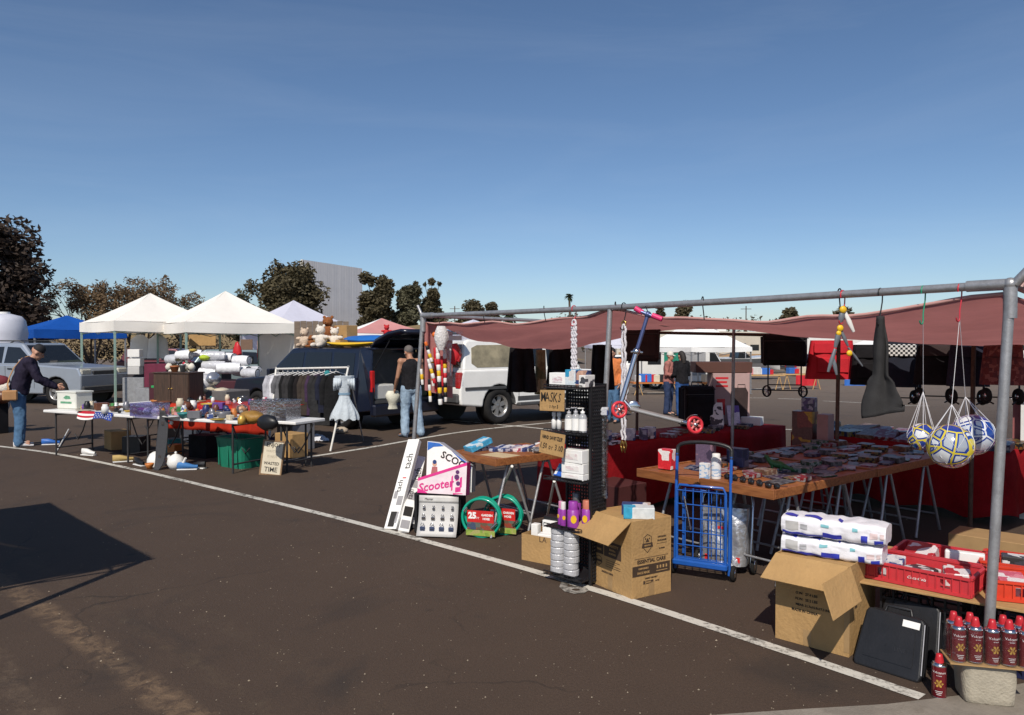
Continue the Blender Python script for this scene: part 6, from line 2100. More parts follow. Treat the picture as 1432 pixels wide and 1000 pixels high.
for k in range(6):
 mb=MB(BLUEST);x=-HW*.86+HW*1.72*k/5
 mb.tube([(x,.12,.13),(x,.12,.62)],.004,5);obj('wire',mb,hc)
for s in(-1,1):
 mb=MB(RUBBER);mb.lathe([(.03,-.014),(.052,-.014),(.058,0),(.052,.014),(.03,.014)],(s*(HW+.02),.02,.058),18,True,(1,0,0));mb.use(CHROME).lathe([(0,-.017),(.03,-.015),(.03,.015),(0,.017)],(s*(HW+.02),.02,.058),12,True,(1,0,0));obj('wheel',mb,hc)
mb=MB(CHROME);mb.tube([(-HW*.6,-.06,.6),(-HW*.35,-.062,.36)],.008,6);obj('folding_leg',mb,hc)
# insulated silver bag on a little cart behind
SILV=mat('silver foil bag',(.50,.50,.52),.28,.7,.15,12,.5,18)
sb=thing('insulated_bag','silver foil trolley bag with a yellow panel behind the blue cart','trolley bag',G(992,803)+SY*.16+SX*.02,SR+R(22))
mb=MB(SILV)
def sbf(u,v):
 a_=6.283*u;n_=(abs(math.cos(a_))**5+abs(math.sin(a_))**5)**.2
 return(.17*math.cos(a_)/n_*(1+.03*math.sin(v*9)),.10*math.sin(a_)/n_+.06*v+.01*math.sin(u*30+v*8),.07+.42*v)
mb.grid(sbf,36,12);mb.add([sbf(i/36,1)for i in range(36)],[tuple(range(36))]);obj('bag',mb,sb)
mb=MB(mat('yellow print',(.68,.58,.02),.4));mb.box((.03,-.088,.24),(.14,.006,.16),.002);obj('yellow_panel',mb,sb,rx=R(-8))
mb=MB(REDP);mb.box((.0,-.092,.105),(.26,.006,.04),.002);mb.box((.03,-.092,.33),(.14,.006,.02),.002);obj('red_panel',mb,sb,rx=R(-6))
mb=MB(GRYP);mb.box((-.10,-.085,.26),(.03,.006,.2));mb.box((-.06,-.085,.26),(.02,.006,.18));obj('grey_print',mb,sb,rx=R(-8))
mb=MB(CHROME)
for s in(-1,1):mb.tube([(s*.19,.0,.05),(s*.19,.08,.52),(s*.17,.12,.60)],.009,8)
mb.tube([(-.17,.12,.60),(.17,.12,.60)],.009,8)
obj('cart_frame',mb,sb)
for s in(-1,1):
 mb=MB(RUBBER);mb.lathe([(.05,-.012),(.066,-.012),(.07,0),(.066,.012),(.05,.012),(.05,-.012)],(s*.21,.02,.07),20,True,(1,0,0))
 mb.use(CHROME).lathe([(0,-.014),(.05,-.010),(.05,.010),(0,.014)],(s*.21,.02,.07),14,True,(1,0,0));obj('wheel',mb,sb)
 # ---- right carton with tissue packs
rc=thing('cardboard_carton','tan carton with a folded flap holding the tissue packs','carton',G(1187,920),0)
rL=G(1084,892)
v_=rc.location-rL;ra=math.atan2(v_.y,v_.x);rc.rotation_euler=(0,0,ra)
RW,RD,RH=v_.length,.42,.50
for nm,c,dim in(('front_panel',(-RW/2,.003,RH/2),(RW,.006,RH)),('right_panel',(-.003,RD/2+.0035,RH/2),(.006,RD-.007,RH)),('left_panel',(-RW+.003,RD/2+.0035,RH/2),(.006,RD-.007,RH)),('back_panel',(-RW/2,RD+.003,RH/2),(RW,.006,RH)),('bottom_panel',(-RW/2,RD/2,.004),(RW-.013,RD-.007,.006)),('top_flap',(-RW/2,RD*.55,RH-.012),(RW-.014,RD*.88,.006))):
 mb=MB(CARD);mb.box(c,dim,.0012);obj(nm,mb,rc)
flap(rc,-RW+.002,-.004,-.002,RH-.003,.20,33,.015)
fl2=flap(rc,-.41,-.01,-.002,RH-.003,.17,62,.06)
fl2.rotation_euler=(0,0,R(90));fl2.location=(.0,.01,0)
Mf2=side_M((0,-.0005,0),(1,0,0));Mr2=side_M((.0005,0,0),(0,1,0))
printing(rc,Mf2,[('t','G.W:  27.4 LBS',.020,-.235,.295,.0004),('t','N.W:  25.2 LBS',.020,-.235,.262,.0004),('t','MEAS: 21.7x15.9x17.3 INCH',.018,-.19,.229,.0004),('t','MADE IN CHINA',.020,-.245,.196,.0004)],INK)
printing(rc,Mr2,[('t','CASE NO.',.024,.13,.29),('t','ITEM',.02,.10,.255)],INKB)
mb=MB(mat('clear brown tape',(0,0,0)));mb.box((-RW*.55,-.0005,.05),(.045,.002,.09));mb.box((-.012,-.0006,RH*.5),(.03,.002,RH*.9));obj('tape',mb,rc)
Tr=Matrix.Translation(rc.location)@Euler((0,0,ra)).to_matrix().to_4x4()
TISS=mat('white tissue wrap',(.74,.73,.77),.3,0,.04,8,.25,30)
TB=mat('blue wrap print',(.03,.04,.35),.35,0,.1)
def tissue(label,p,L_,D_,H_,rz):
 t=thing('tissue_pack',label,'tissue pack',p,rz,None)
 mb=MB(TISS)
 q=random.Random(int(L_*1000)+len(label))
 def f(u,v):
  a_=6.283*v;n_=(abs(math.cos(a_))**5+abs(math.sin(a_))**5)**.2
  x=(u-.5)*L_
  e=1-.10*abs(2*u-1)**6
  lump=1+.055*abs(math.sin(u*math.pi*5))-.03
  w=.006*noise.noise(Vector((x*22,a_*3,p[2]*9)))
  return(x,D_/2*math.cos(a_)/n_*e+w,H_/2+H_/2*math.sin(a_)/n_*e*lump+w)
 mb.grid(f,60,32)
 mb.add([f(0,i/32)for i in range(32)],[tuple(range(32))]);mb.add([f(1,i/32)for i in range(32)],[tuple(range(32))[::-1]])
 obj('wrap',mb,t)
 off=lambda u,v,k=.003:tuple(Vector(f(u,v))*1.0+Vector((0,-k,k if v>.9 or v<.1 else 0)))
 def patch(u0,u1,v0,v1,m,nm):
  mb=MB(m);mb.grid(lambda a,b:off(u0+(u1-u0)*a,v0+(v1-v0)*b),8,6);obj(nm,mb,t)
  # front face is a_ = pi (v about .5 on -y): v from .38 (top) to .62 (bottom)
 patch(.015,.42,.585,.62,TB,'blue_print');patch(.42,.60,.54,.61,TB,'blue_print');patch(.78,.84,.52,.62,TB,'blue_print');patch(.90,.98,.57,.62,TB,'blue_print')
 PK=mat('pale pink print',(.66,.52,.52),.4);CY=mat('aqua print',(.22,.5,.55),.4)
 patch(.05,.18,.42,.56,GREYC,'grey_picture');patch(.20,.27,.45,.53,mat('dim print',(.4,.4,.42),.4),'grey_picture')
 patch(.40,.48,.42,.46,CY,'aqua_print');patch(.70,.75,.42,.47,CY,'aqua_print');patch(.86,.93,.46,.55,PK,'face_print');patch(.95,.985,.46,.55,PK,'face_print')
 mb=MB(TB)
 for(u0,u1)in((.02,.16),(.22,.40),(.55,.60)):
  mb.grid(lambda a,b:tuple(Vector(f(u0+(u1-u0)*a,.27+.06*b+.05*a))+Vector((0,0,.003))),6,4)
 obj('top_print',mb,t)
 mb=MB(CLEARP);mb.add([(-L_/2,-.03,H_*.5),(-L_/2,.05,H_*.5),(-L_/2-.05,.04,H_*.42),(-L_/2-.06,-.02,H_*.45)],[(0,1,2,3)]);obj('wrap_tail',mb,t)
tissue('lower white and blue tissue pack on the tan carton',Tr@Vector((-.16,.20,RH-.008)),.54,.22,.105,ra+R(9))
tissue('upper white and blue tissue pack on the tan carton',Tr@Vector((-.15,.20,RH+.10)),.56,.22,.115,ra+R(8))
# ---- red soda crates on a board over a black crate
REDC1=mat('faded red crate plastic',(.50,.035,.045),.45,0,.14,7,dirt=.1)
REDC2=mat('orange red crate plastic',(.58,.045,.018),.42,0,.12,7,dirt=.08)
def soda_crate(label,c,rz,m,L_=.46,D_=.31,H_=.105,nl=6,word=None):
 t=thing('soda_crate',label,'crate',c,rz,'red crates at the near right')
 mb=MB(m)
 mb.box((0,0,.008),(L_-.012,D_-.012,.012))
 obj('bottom',mb,t)
 for(ax,s)in(('x',-1),('x',1),('y',-1),('y',1)):
  mb=MB(m)
  W=L_ if ax=='y' else D_-.017
  old=mb.T
  mb.T=TR((0,s*(D_/2-.004),0))if ax=='y' else TR((s*(L_/2-.004),0,0),R(90))
  n=nl if ax=='y' else 4
  hole=(1,n-2)if ax=='y' else(1,2)
  for i in range(n):
   x0,x1=-W/2+W*i/n,-W/2+W*(i+1)/n
   if i in hole:
    mb.box(((x0+x1)/2,0,H_*.14),(x1-x0,.006,H_*.28));mb.box(((x0+x1)/2,0,H_*.86),(x1-x0,.006,H_*.28))
    mb.box((x0+(x1-x0)*.1,0,H_*.5),((x1-x0)*.2,.006,H_*.438));mb.box((x1-(x1-x0)*.1,0,H_*.5),((x1-x0)*.2,.006,H_*.438))
   else:mb.box(((x0+x1)/2,0,H_/2),(x1-x0,.006,H_))
  mb.box((0,s*.003 if ax=='y' else-s*.003,H_-.006),(W+.001,.019,.0125))
  mb.box((0,s*.003 if ax=='y' else-s*.003,.010),(W+.001,.017,.016))
  for i in range(2*n+1):mb.box((-W/2+.006+(W-.012)*i/(2*n),s*.004 if ax=='y' else-s*.004,H_/2),(.005,.012,H_-.02))
  mb.T=old
  obj('side_wall',mb,t)
 if word:
  mb=MB(WHITE);mb.txt(word,.022,fr((.02,-D_/2-.0035,H_*.5),(1,0,0),(0,0,1)),shear=.3);obj('lettering',mb,t)
 return t
CRZ=.385
cA,cB_=G(1202,806,CRZ),G(1357,838,CRZ)
cd=(cB_-cA);ca=math.atan2(cd.y,cd.x);cu=cd.normalized();cn=Vector((-cu.y,cu.x,0))
lenA=cd.length
c1=cA+cu*(lenA/2)+cn*.155
crt1=soda_crate('faded red soda crate nearest the camera beside the tissue packs',c1,ca,REDC1,lenA,.31,.105,7,'Coca-Cola')
c2=cA+cu*(lenA+.25)+cn*.30
crt2=soda_crate('orange red soda crate behind the near post',c2,ca+R(22),REDC2,.46,.31,.105,6,None)
c3=cA+cu*(lenA*.55)+cn*.49
crt3=soda_crate('faded red soda crate in the second row, behind the nearest one',c3,ca+R(3),REDC1,.50,.31,.105,6)
c4=cA+cu*(lenA+.15)+cn*.62
crt4=soda_crate('orange red soda crate at the back of the group',c4,ca+R(8),REDC2,.46,.31,.105,6)
c5=cA+cu*(lenA+.72)+cn*.35
soda_crate('red soda crate cut off by the right edge',c5,ca+R(15),REDC1,.46,.31,.105,6)
brd=MB(CARD);brd.box((0,0,0),(1.30,.92,.012),.002)
solo('cardboard_sheet',brd,'tan cardboard sheet under the red soda crates','cardboard sheet',cA+cu*.56+cn*.43+Vector((0,0,-.008)),ca+R(6))
def wire_crate(label,c,rz,w,d,h,m=BLACKP,n=7,k=5):
 t=thing('plastic_crate',label,'crate',c,rz,'dark crates under the soda crates')
 for s in(-1,1):
  for ax in 'xy':
   mb=MB(m);W=w if ax=='y' else d
   mb.T=TR((0,s*(d/2-.004),0))if ax=='y' else TR((s*(w/2-.004),0,0),R(90))
   for i in range(n+1):mb.box((-W/2+.006+(W-.012)*i/n,0,h/2),(.010,.007,h))
   for j in range(k+1):mb.box((0,.0015,.008+(h-.016)*j/k),(W,.007,.012))
   obj('lattice_wall',mb,t)
 mb=MB(m);mb.box((0,0,.012),(w-.02,d-.02,.012));obj('bottom',mb,t)
 return t
wire_crate('black lattice crate under the nearest soda crate, behind the tool cases',cA+cu*.32+cn*.22-Vector((0,0,CRZ)),ca+R(4),.46,.36,.365)
wire_crate('dark blue lattice crate under the orange soda crate',cA+cu*.92+cn*.30-Vector((0,0,CRZ)),ca+R(10),.50,.36,.365,mat('dark blue plastic',(.012,.014,.05),.45))
wire_crate('black lattice crate at the back under the soda crates',cA+cu*.62+cn*.66-Vector((0,0,CRZ)),ca+R(6),.46,.36,.365)
# contents of the crates
GOODP=[printed('red white packet',[(.5,.03,.03),(.65,.6,.6),(.4,.02,.03)],20),printed('blue silver packet',[(.04,.07,.2),(.45,.46,.5),(.6,.6,.62)],20),printed('tan skin packet',[(.45,.26,.16),(.3,.15,.1),(.55,.4,.3)],20),printed('pink white packet',[(.6,.2,.25),(.65,.6,.6),(.5,.1,.15)],22),printed('black white packet',[(.03,.03,.03),(.6,.6,.6),(.05,.05,.06)],22)]
def fill(crate_loc,rz,items):
 M=Matrix.Translation(crate_loc)@Euler((0,0,rz)).to_matrix().to_4x4()
 for(x,y,z,d,m,r_,lab,cat,nm,tl_)in items:
  mb=MB(m);mb.box((0,0,d[2]/2),d,.005)
  solo(nm,mb,lab,cat,M@Vector((x,y,z)),rz+R(r_),rx=R(tl_))
fill(c1,ca,[(-.16,.02,.02,(.12,.16,.07),GOODP[1],8,'blue and silver packet at the far end of the nearest soda crate','packet','packet',8),(.0,-.02,.02,(.14,.18,.06),GOODP[4],-12,'black and white packet in the middle of the nearest soda crate','packet','packet',-6),(.17,.03,.02,(.13,.15,.075),GOODP[0],20,'red and white packet at the near end of the nearest soda crate','packet','packet',5)])
fill(c3,ca,[(-.12,-.02,.02,(.16,.19,.09),GOODP[0],5,'red and white packet in the second row soda crate','packet','packet',10),(.10,.02,.06,(.20,.05,.06),WHITE,12,'white strip of card lying across the second row soda crate','card','card_strip',0)])
fill(c4,ca,[(-.08,0,.03,(.12,.10,.09),GOODP[4],15,'dark pack in the rearmost soda crate','packet','packet',0),(.08,-.02,.05,(.15,.04,.06),WHITE,-10,'white slip of card in the rearmost soda crate','card','card_strip',0)])
fill(c2,ca+R(22),[(-.13,0,.02,(.13,.18,.07),GOODP[3],0,'pink and white packet in the orange crate behind the near post','packet','packet',8),(.06,.03,.02,(.16,.12,.08),GOODP[2],20,'tan packet in the orange crate behind the near post','packet','packet',0)])
M5=Matrix.Translation(c5)@Euler((0,0,ca)).to_matrix().to_4x4()
for(x,y,r_,lab)in((-.15,-.05,.045,'tan ball in the far crate beside the right edge, nearest the post'),(-.06,.02,.05,'brown ball in the far crate beside the right edge'),(.02,-.07,.04,'pinkish ball in the far crate at the right edge')):
 mb=MB(mat('tan doll plastic',(.50,.28,.17),.5,0,.15));mb.ball((0,0,0),r_,12,8,.05,3);solo('toy_ball',mb,lab,'ball',M5@Vector((x,y,.085)))
 # toys in bags on a carton at the right edge
bx=S(-.30,1.05,0)
solo('toy_carton',MB(BLACKP).box((0,0,.22),(.5,.4,.44),.02),'black crate carrying bagged toys at the right edge','carton',bx,SR)
for(dx,dy,z,r_,m,lab)in((-.14,-.06,.44,(.12,.09,.07),GOODP[3],'bagged pink toy on the black crate at the right edge'),(-.02,.03,.44,(.12,.10,.08),printed('yellow red toy print',[(.5,.05,.04),(.6,.4,.03),(.1,.08,.2)],18),'bagged yellow and red toy on the black crate at the right edge'),(.13,-.03,.44,(.10,.08,.06),BLACKP,'bagged dark toy on the black crate at the right edge')):
 mb=MB(m);mb.ball((0,0,r_[2]),r_,14,10,.07,int(dx*100)+50);solo('bagged_toy',mb,lab,'toy',bx+Vector((dx,dy,z)),0)
 # ---- black tool cases
def tool_case(label,bl,brr,h,lean,d=.09,off=0,sticker=True):
 v=brr-bl;a_=math.atan2(v.y,v.x);w=v.length
 t=thing('tool_case',label,'tool case',bl+v/2,a_)
 mb=MB(BLACKP);mb.prism([(-w*.47,.0),(w*.47,.0),(w*.5,.03),(w*.44,h*.93),(w*.40,h),(-w*.40,h),(-w*.44,h*.93),(-w*.5,.03)],0,d*.5)
 sh_=obj('shell',mb,t,rx=-lean,bevel=.012,seg=3,fixn=True)
 mb=MB(BLACKP);mb.prism([(-w*.46,.0),(w*.46,.0),(w*.49,.03),(w*.43,h*.93),(w*.39,h*.99),(-w*.39,h*.99),(-w*.43,h*.93),(-w*.49,.03)],d*.53,d)
 obj('shell',mb,t,rx=-lean,bevel=.012,seg=3,fixn=True)
 mb=MB(BLACKP);mb.prism([(-w*.36,.06),(w*.36,.06),(w*.33,h*.86),(-w*.33,h*.86)],-.004,.002);mb.tube([(-.07,d*.5,h),(-.06,d*.5,h+.035),(.06,d*.5,h+.035),(.07,d*.5,h)],.010,8)
 mb.tube([(-.02,-.006,h*.45),(-.02,-.001,h*.45)],.006,8)
 obj('handle',mb,t,rx=-lean)
 for x in(-w*.28,w*.28):
  mb=MB(BLACKP);mb.box((x,d*.5,-.004+h),(.05,d*.7,.018),.004);obj('latch',mb,t,rx=-lean)
 if sticker:
  mb=MB(WHITE);mb.box((w*.26,-.0065,h*.87),(.085,.003,.035),.001);o=obj('sticker',mb,t,rx=-lean)
 mb=MB(GRYP);mb.tube([(w*.502,-.002,.04),(w*.442,-.002,h*.92)],.003,5);obj('seam',mb,t,rx=-lean)
 mb=MB(mat('embossed black',(.022,.022,.025),.35));mb.txt('LINE',.03,fr((w*.16,-.0048,h*.42),(1,0,0),(0,0,1)),ex=.001);obj('embossing',mb,t,rx=-lean)
 return t
tool_case('black plastic tool case with a white sticker leaning in front of the crates',G(1191,927),G(1286,957),.315,R(24))
tool_case('second black tool case close behind the one with the sticker',G(1216,917)+Vector((.04,.06,0)),G(1312,945)+Vector((.03,.07,0)),.32,R(22),sticker=False)
# ---- butane cans, concrete foot
blk=MB(mat('pale cast concrete',(.36,.32,.25),.85,0,.14,9,.35,90,dirt=.25))
bc_=G(1376,976)
def bl(u,v):
 a_=6.283*u;n_=(abs(math.cos(a_))**8+abs(math.sin(a_))**8)**.125
 prof=[(0,0),(.100,0),(.110,.012),(.116,.12),(.114,.19),(.108,.20),(.0,.20)]
 i=min(5,int(v*6));f_=v*6-i
 r_=prof[i][0]+(prof[i+1][0]-prof[i][0])*f_;z=prof[i][1]+(prof[i+1][1]-prof[i][1])*f_
 k=1+.03*noise.noise(Vector((math.cos(a_)*3,math.sin(a_)*3,z*14)))
 return(r_*k*math.cos(a_)/n_,r_*k*math.sin(a_)/n_*.85,z)
blk.grid(bl,32,24)
solo('concrete_foot',blk,'pale concrete block at the foot of the near post under the gas cans','concrete block',bc_,R(-15))
CANM=mat('maroon can enamel',(.20,.012,.022),.22,.35,.1,20,coat=.5)
CANC=mat('red plastic cap',(.48,.02,.03),.35)
GOLD=mat('gold print',(.50,.30,.06),.35,.2)
def gas_can(label,p,rz=0,text=True,group='gas cans shrink wrapped on the concrete block'):
 t=thing('gas_can',label,'gas can',p,rz,group)
 mb=MB(CANM);mb.lathe([(0,.002),(.030,.0),(.033,.004),(.033,.155),(.0335,.158),(.029,.166),(.022,.170)],n=24);obj('can',mb,t)
 mb=MB(CHROME);mb.lathe([(.0336,.001),(.0345,.003),(.0336,.006)],n=24);mb.lathe([(.0338,.154),(.0345,.158),(.030,.167),(.022,.171),(0,.172)],n=24);obj('rim',mb,t)
 mb=MB(CANC);mb.lathe([(.020,.168),(.020,.178),(.016,.196),(.013,.210),(0,.212)],n=16);obj('cap',mb,t)
 mb=MB(WHITE)
 for tx,s_,z,k in(('Volcanos',.017,.128,1),('BUTANE',.006,.112,1)):
  c=bpy.data.curves.new('t','FONT');c.body=tx;c.size=s_;c.align_x='CENTER';c.align_y='CENTER';c.extrude=.0002;c.resolution_u=1
  o=bpy.data.objects.new('t',c);me=bpy.data.meshes.new_from_object(o)
  vs=[(.0336*math.sin(v.co.x/.033)*(1+.01),-.0336*math.cos(v.co.x/.033)*1.01-v.co.z,z+v.co.y)for v in me.vertices]
  mb.add(vs,[tuple(p_.vertices)for p_ in me.polygons]);bpy.data.objects.remove(o);bpy.data.curves.remove(c);bpy.data.meshes.remove(me)
 for k in range(3):mb.grid(lambda u,v:(.0337*math.sin((u-.5)*(1.0-.2*k)),-.0337*math.cos((u-.5)*(1.0-.2*k)),.036-.008*k+.002*v),6,1)
 obj('lettering',mb,t)
 mb=MB(GOLD)
 for k in range(6):
  a_=k*1.047
  mb.add([(.0338*math.sin(x/.033),-.0339*math.cos(x/.033),.075+z)for x,z in((0,0),(.016*math.cos(a_-.35),.016*math.sin(a_-.35)),(.021*math.cos(a_),.021*math.sin(a_)),(.016*math.cos(a_+.35),.016*math.sin(a_+.35)))],[(0,1,2,3)])
 obj('gold_flame',mb,t)
 return t
cz=.202
top_c=bc_+Vector((0,0,cz))
ux_=Vector((math.cos(R(-14)),math.sin(R(-14)),0));uy_=Vector((-ux_.y,ux_.x,0))
labs=['gas can at the left end of the wrapped front row','gas can second from the left in the wrapped front row','gas can in the middle of the wrapped front row, in front of the post','gas can fourth along in the wrapped front row, just right of the post','gas can at the right end of the wrapped front row']
for i in range(5):
 gas_can(labs[i],top_c+ux_*(-.138+.0715*i)-uy_*.08+Vector((0,0,.004*(i%2))),R(-14+rnd.uniform(-18,18)))
for i in range(5):
 if i==2:continue
 gas_can(['gas can at the left end of the wrapped back row','gas can left of the post in the wrapped back row','','gas can right of the post in the wrapped back row','gas can at the right end of the wrapped back row'][i],top_c+ux_*(-.138+.0715*i)-uy_*.004,R(rnd.uniform(-60,60)))
mb=MB(CLEARP)
def wrap(u,v):
 a_=6.283*u;n_=(abs(math.cos(a_))**8+abs(math.sin(a_))**8)**.125
 q=ux_*(.186*math.cos(a_)/n_)+uy_*(.084*math.sin(a_)/n_-.042)
 return tuple(top_c+q*(1-.05*v+.012*math.sin(u*60+v*7)*v)+Vector((.003,0,.0+.165*v)))
mb.grid(wrap,60,8)
solo('shrink_wrap',mb,'clear shrink wrap round the gas cans on the concrete block','shrink wrap')
mb=MB(CARD);mb.box((0,0,0),(.37,.17,.006));solo('cardboard_tray',mb,'thin tan tray under the wrapped gas cans','tray',top_c+Vector((-.006,-.035,-.004)),R(-14))
gas_can('single gas can standing on the ground beside the black tool case',G(1313,974),R(-30),group=None)
mb=MB(WHITE);mb.grid(lambda u,v:(.0338*math.sin((u-.3)*.9),-.0338*math.cos((u-.3)*.9),.02+.03*v),5,1)
# ================================================================ SMALL GOODS ON THE STALL TABLES
def on(a,b,z):return S(a,b,z)
def flat(nm,label,cat,a,b,z,d,m,rz=0,tilt=0,group=None,ch=.003):
 mb=MB(m);mb.box((0,0,d[2]/2),d,min(ch,d[2]*.3))
 return solo(nm,mb,label,cat,on(a,b,z),SR+R(rz),group,rx=R(tilt))
PRN={'navy and white':printed('navy white print',[(.03,.045,.14),(.55,.55,.6),(.03,.05,.16),(.4,.42,.5)],24),'sky blue':printed('sky blue print',[(.05,.30,.50),(.06,.35,.58),(.5,.6,.66),(.04,.26,.46)],16),'red and white':GOODP[0],'pink and white':GOODP[3],'black and white':GOODP[4],'blue and silver':GOODP[1],'purple and grey':printed('purple grey print',[(.12,.08,.2),(.35,.33,.4),(.06,.05,.1)],24),'tan and brown':GOODP[2],'green and white':printed('green white print',[(.05,.2,.08),(.55,.6,.55),(.04,.14,.07)],24),'orange and black':printed('orange black print',[(.5,.16,.03),(.03,.03,.03),(.4,.3,.1)],24),'yellow and blue':printed('yellow blue print',[(.55,.4,.04),(.03,.06,.25),(.6,.55,.4)],24),'grey':printed('grey goods print',[(.2,.2,.21),(.35,.35,.36),(.1,.1,.11)],24),}
h1=TH
# left front table: books and wrapped packets along its far edge
flat('boxed_book','sky blue boxed book propped at the left corner of the left front table','book',4.36,.02,h1+.036,(.15,.24,.05),PRN['sky blue'],-6,20)
flat('boxed_book','navy spined book under the sky blue one on the left front table','book',4.38,.06,h1,(.13,.22,.035),PRN['navy and white'],2)
lst=[('navy and white',.10),('blue and silver',.17),('purple and grey',.24),('pink and white',.31),('navy and white',.38),('black and white',.45),('blue and silver',.52)]
wh=['next to the sky blue book','second from the sky blue book','third from the sky blue book','fourth along the row','fifth along in the row','sixth along in the row','last of the row towards the rack']
for i,((c,dx),w)in enumerate(zip(lst,wh)):
 flat('wrapped_packet',f'{c} wrapped packet, left front table, {w}','packet',4.32-dx*.62,.10+dx*.8,h1,(.075,.20,.035),PRN[c],12+6*math.sin(i*3),6)
for i,(c,a,b,s_)in enumerate((('green and white',3.92,.50,1),('tan and brown',4.02,.52,.9),('grey',3.90,.36,.8),('black and white',4.10,.56,.9))):
 mb=MB(PRN[c]);mb.ball((0,0,.035*s_),(.085*s_,.05*s_,.035*s_),12,8,.10,i+3)
 solo('bagged_packet',mb,f'crumpled {c} bag among the packets at the back of the left front table','packet',on(a,b,h1),SR+i)
flat('flyer_sheet','yellowed sheet of card lying at the front corner of the left front table','card',4.0,.0,h1,(.3,.22,.002),mat('yellowed card',(.5,.40,.24),.7),10)
flat('boxed_book','white book at the right end of the left front table','book',3.90,.58,h1,(.16,.11,.025),WHITE,20)
# front far table: boxes
carton('snack_box','red and white box on the front table just beyond the scooter wheel','box',on(2.56,.60,TH),(.12,.09,.16),SR+R(10),printed('red white box',[(.55,.02,.03),(.7,.66,.66),(.55,.02,.03),(.62,.05,.06)],11))
carton('snack_box','dark box behind the red and white one on the front far table','box',on(2.42,.92,TH),(.14,.10,.20),SR+R(18),printed('dark violet box',[(.04,.03,.06),(.10,.07,.12),(.2,.12,.16)],14))
carton('snack_box','dark blue box right of the violet dark box on the front far table','box',on(2.28,1.16,TH),(.15,.10,.15),SR+R(4),printed('dark blue box',[(.02,.03,.08),(.05,.06,.14),(.15,.15,.2)],14))
mb=MB(WHITEP);mb.lathe([(0,0),(.036,0),(.037,.004),(.037,.15),(.034,.155),(0,.156)],n=20)
t=thing('spray_can','tall white can standing behind the cart handle on the front table','can',on(2.03,.53,TH),SR);obj('can',mb,t)
mb=MB(printed('white can print',[(.62,.62,.64),(.3,.4,.55),(.65,.65,.66)],40,bands=True));mb.lathe([(.0378,.02),(.0378,.13)],n=20);obj('wrap_label',mb,t)
mb=MB(WHITEP);mb.lathe([(.03,.155),(.03,.185),(.027,.19),(0,.191)],n=16);obj('cap',mb,t)
carton('snack_box','white and blue carton in front of the tall white can','box',on(2.08,.46,TH),(.07,.05,.12),SR+R(8),printed('white blue carton',[(.66,.66,.68),(.25,.4,.6),(.68,.67,.66)],30,bands=True))
# green dinosaur
GRN=mat('green toy plastic',(.02,.10,.03),.45,0,.3,20,.3,60)
t=thing('toy_dinosaur','dark green toy dinosaur standing in the middle of the front tables','toy dinosaur',on(1.90,1.15,TH),SR+R(30))
mb=MB(GRN)
mb.tube([(.22,0,.03),(.12,0,.07),(.03,0,.10),(-.07,0,.11),(-.12,0,.16),(-.14,0,.20),(-.17,0,.21)],[.008,.025,.05,.048,.03,.028,.02],10)
t.scale=(.6,.6,.6)
obj('body',mb,t)
for(x,y)in((.04,.035),(.04,-.035),(-.07,.035),(-.07,-.035)):
 mb=MB(GRN);mb.tube([(x,y,.09),(x-.01,y*1.2,.0)],[.022,.016],8);obj('leg',mb,t)
 # sunglasses and hardware near the sunlit corner
for i in range(6):
 t=thing('sunglasses',f'dark sunglasses {("nearest the table corner", "second from the table corner", "third from the table corner", "fourth from the table corner", "fifth from the table corner", "farthest from the table corner")[i]} in the sunlit row','sunglasses',on(1.53+.08*i,.50+.015*i,TH),SR+R(8),'sunglasses on the front near table')
 for s in(-1,1):
  mb=MB(GLASSD);mb.lathe([(0,0),(.022,.0),(.024,.003),(0,.005)],(s*.03,0,.022),12,True,(0,-1,.2));obj('lens',mb,t)
  mb=MB(BLACKP);mb.tube([(s*.055,0,.026),(s*.057,.11,.012)],.0025,5);obj('temple',mb,t)
 mb=MB(BLACKP);mb.tube([(-.055,0,.028),(0,.003,.030),(.055,0,.028)],.003,5);obj('bridge',mb,t)
rows=[('front near',1.51,2.03,.70,1.82,TH,5,7),('front far',2.15,2.65,.72,1.82,TH-.008,4,6),('rear near',1.52,2.03,1.94,3.26,TH-.004,4,7),('rear far',2.15,2.65,1.94,3.26,TH-.012,4,7)]
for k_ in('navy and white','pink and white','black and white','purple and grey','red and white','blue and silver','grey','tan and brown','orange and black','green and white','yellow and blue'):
 m_=PRN[k_].copy();PRN[k_+' d']=m_  # darker copies for tables under the tarp: shade put into the print colours
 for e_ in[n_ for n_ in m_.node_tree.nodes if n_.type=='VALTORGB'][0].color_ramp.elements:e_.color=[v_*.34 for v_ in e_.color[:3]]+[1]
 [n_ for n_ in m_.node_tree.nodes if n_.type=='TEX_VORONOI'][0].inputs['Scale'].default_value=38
cols_=['navy and white','pink and white','black and white','purple and grey','red and white','blue and silver','grey','tan and brown','orange and black','green and white','yellow and blue']
kinds=['blister card','flat booklet','thin packet','small carton','folded leaflet','boxed toy','card of fittings']
dims={'blister card':(.10,.16,.018),'flat booklet':(.13,.19,.010),'thin packet':(.09,.15,.02),'small carton':(.09,.12,.03),'folded leaflet':(.15,.20,.005),'boxed toy':(.14,.11,.045),'card of fittings':(.09,.13,.012)}
ordn=['first','second','third','fourth','fifth','sixth','seventh','eighth']
q=random.Random(21)
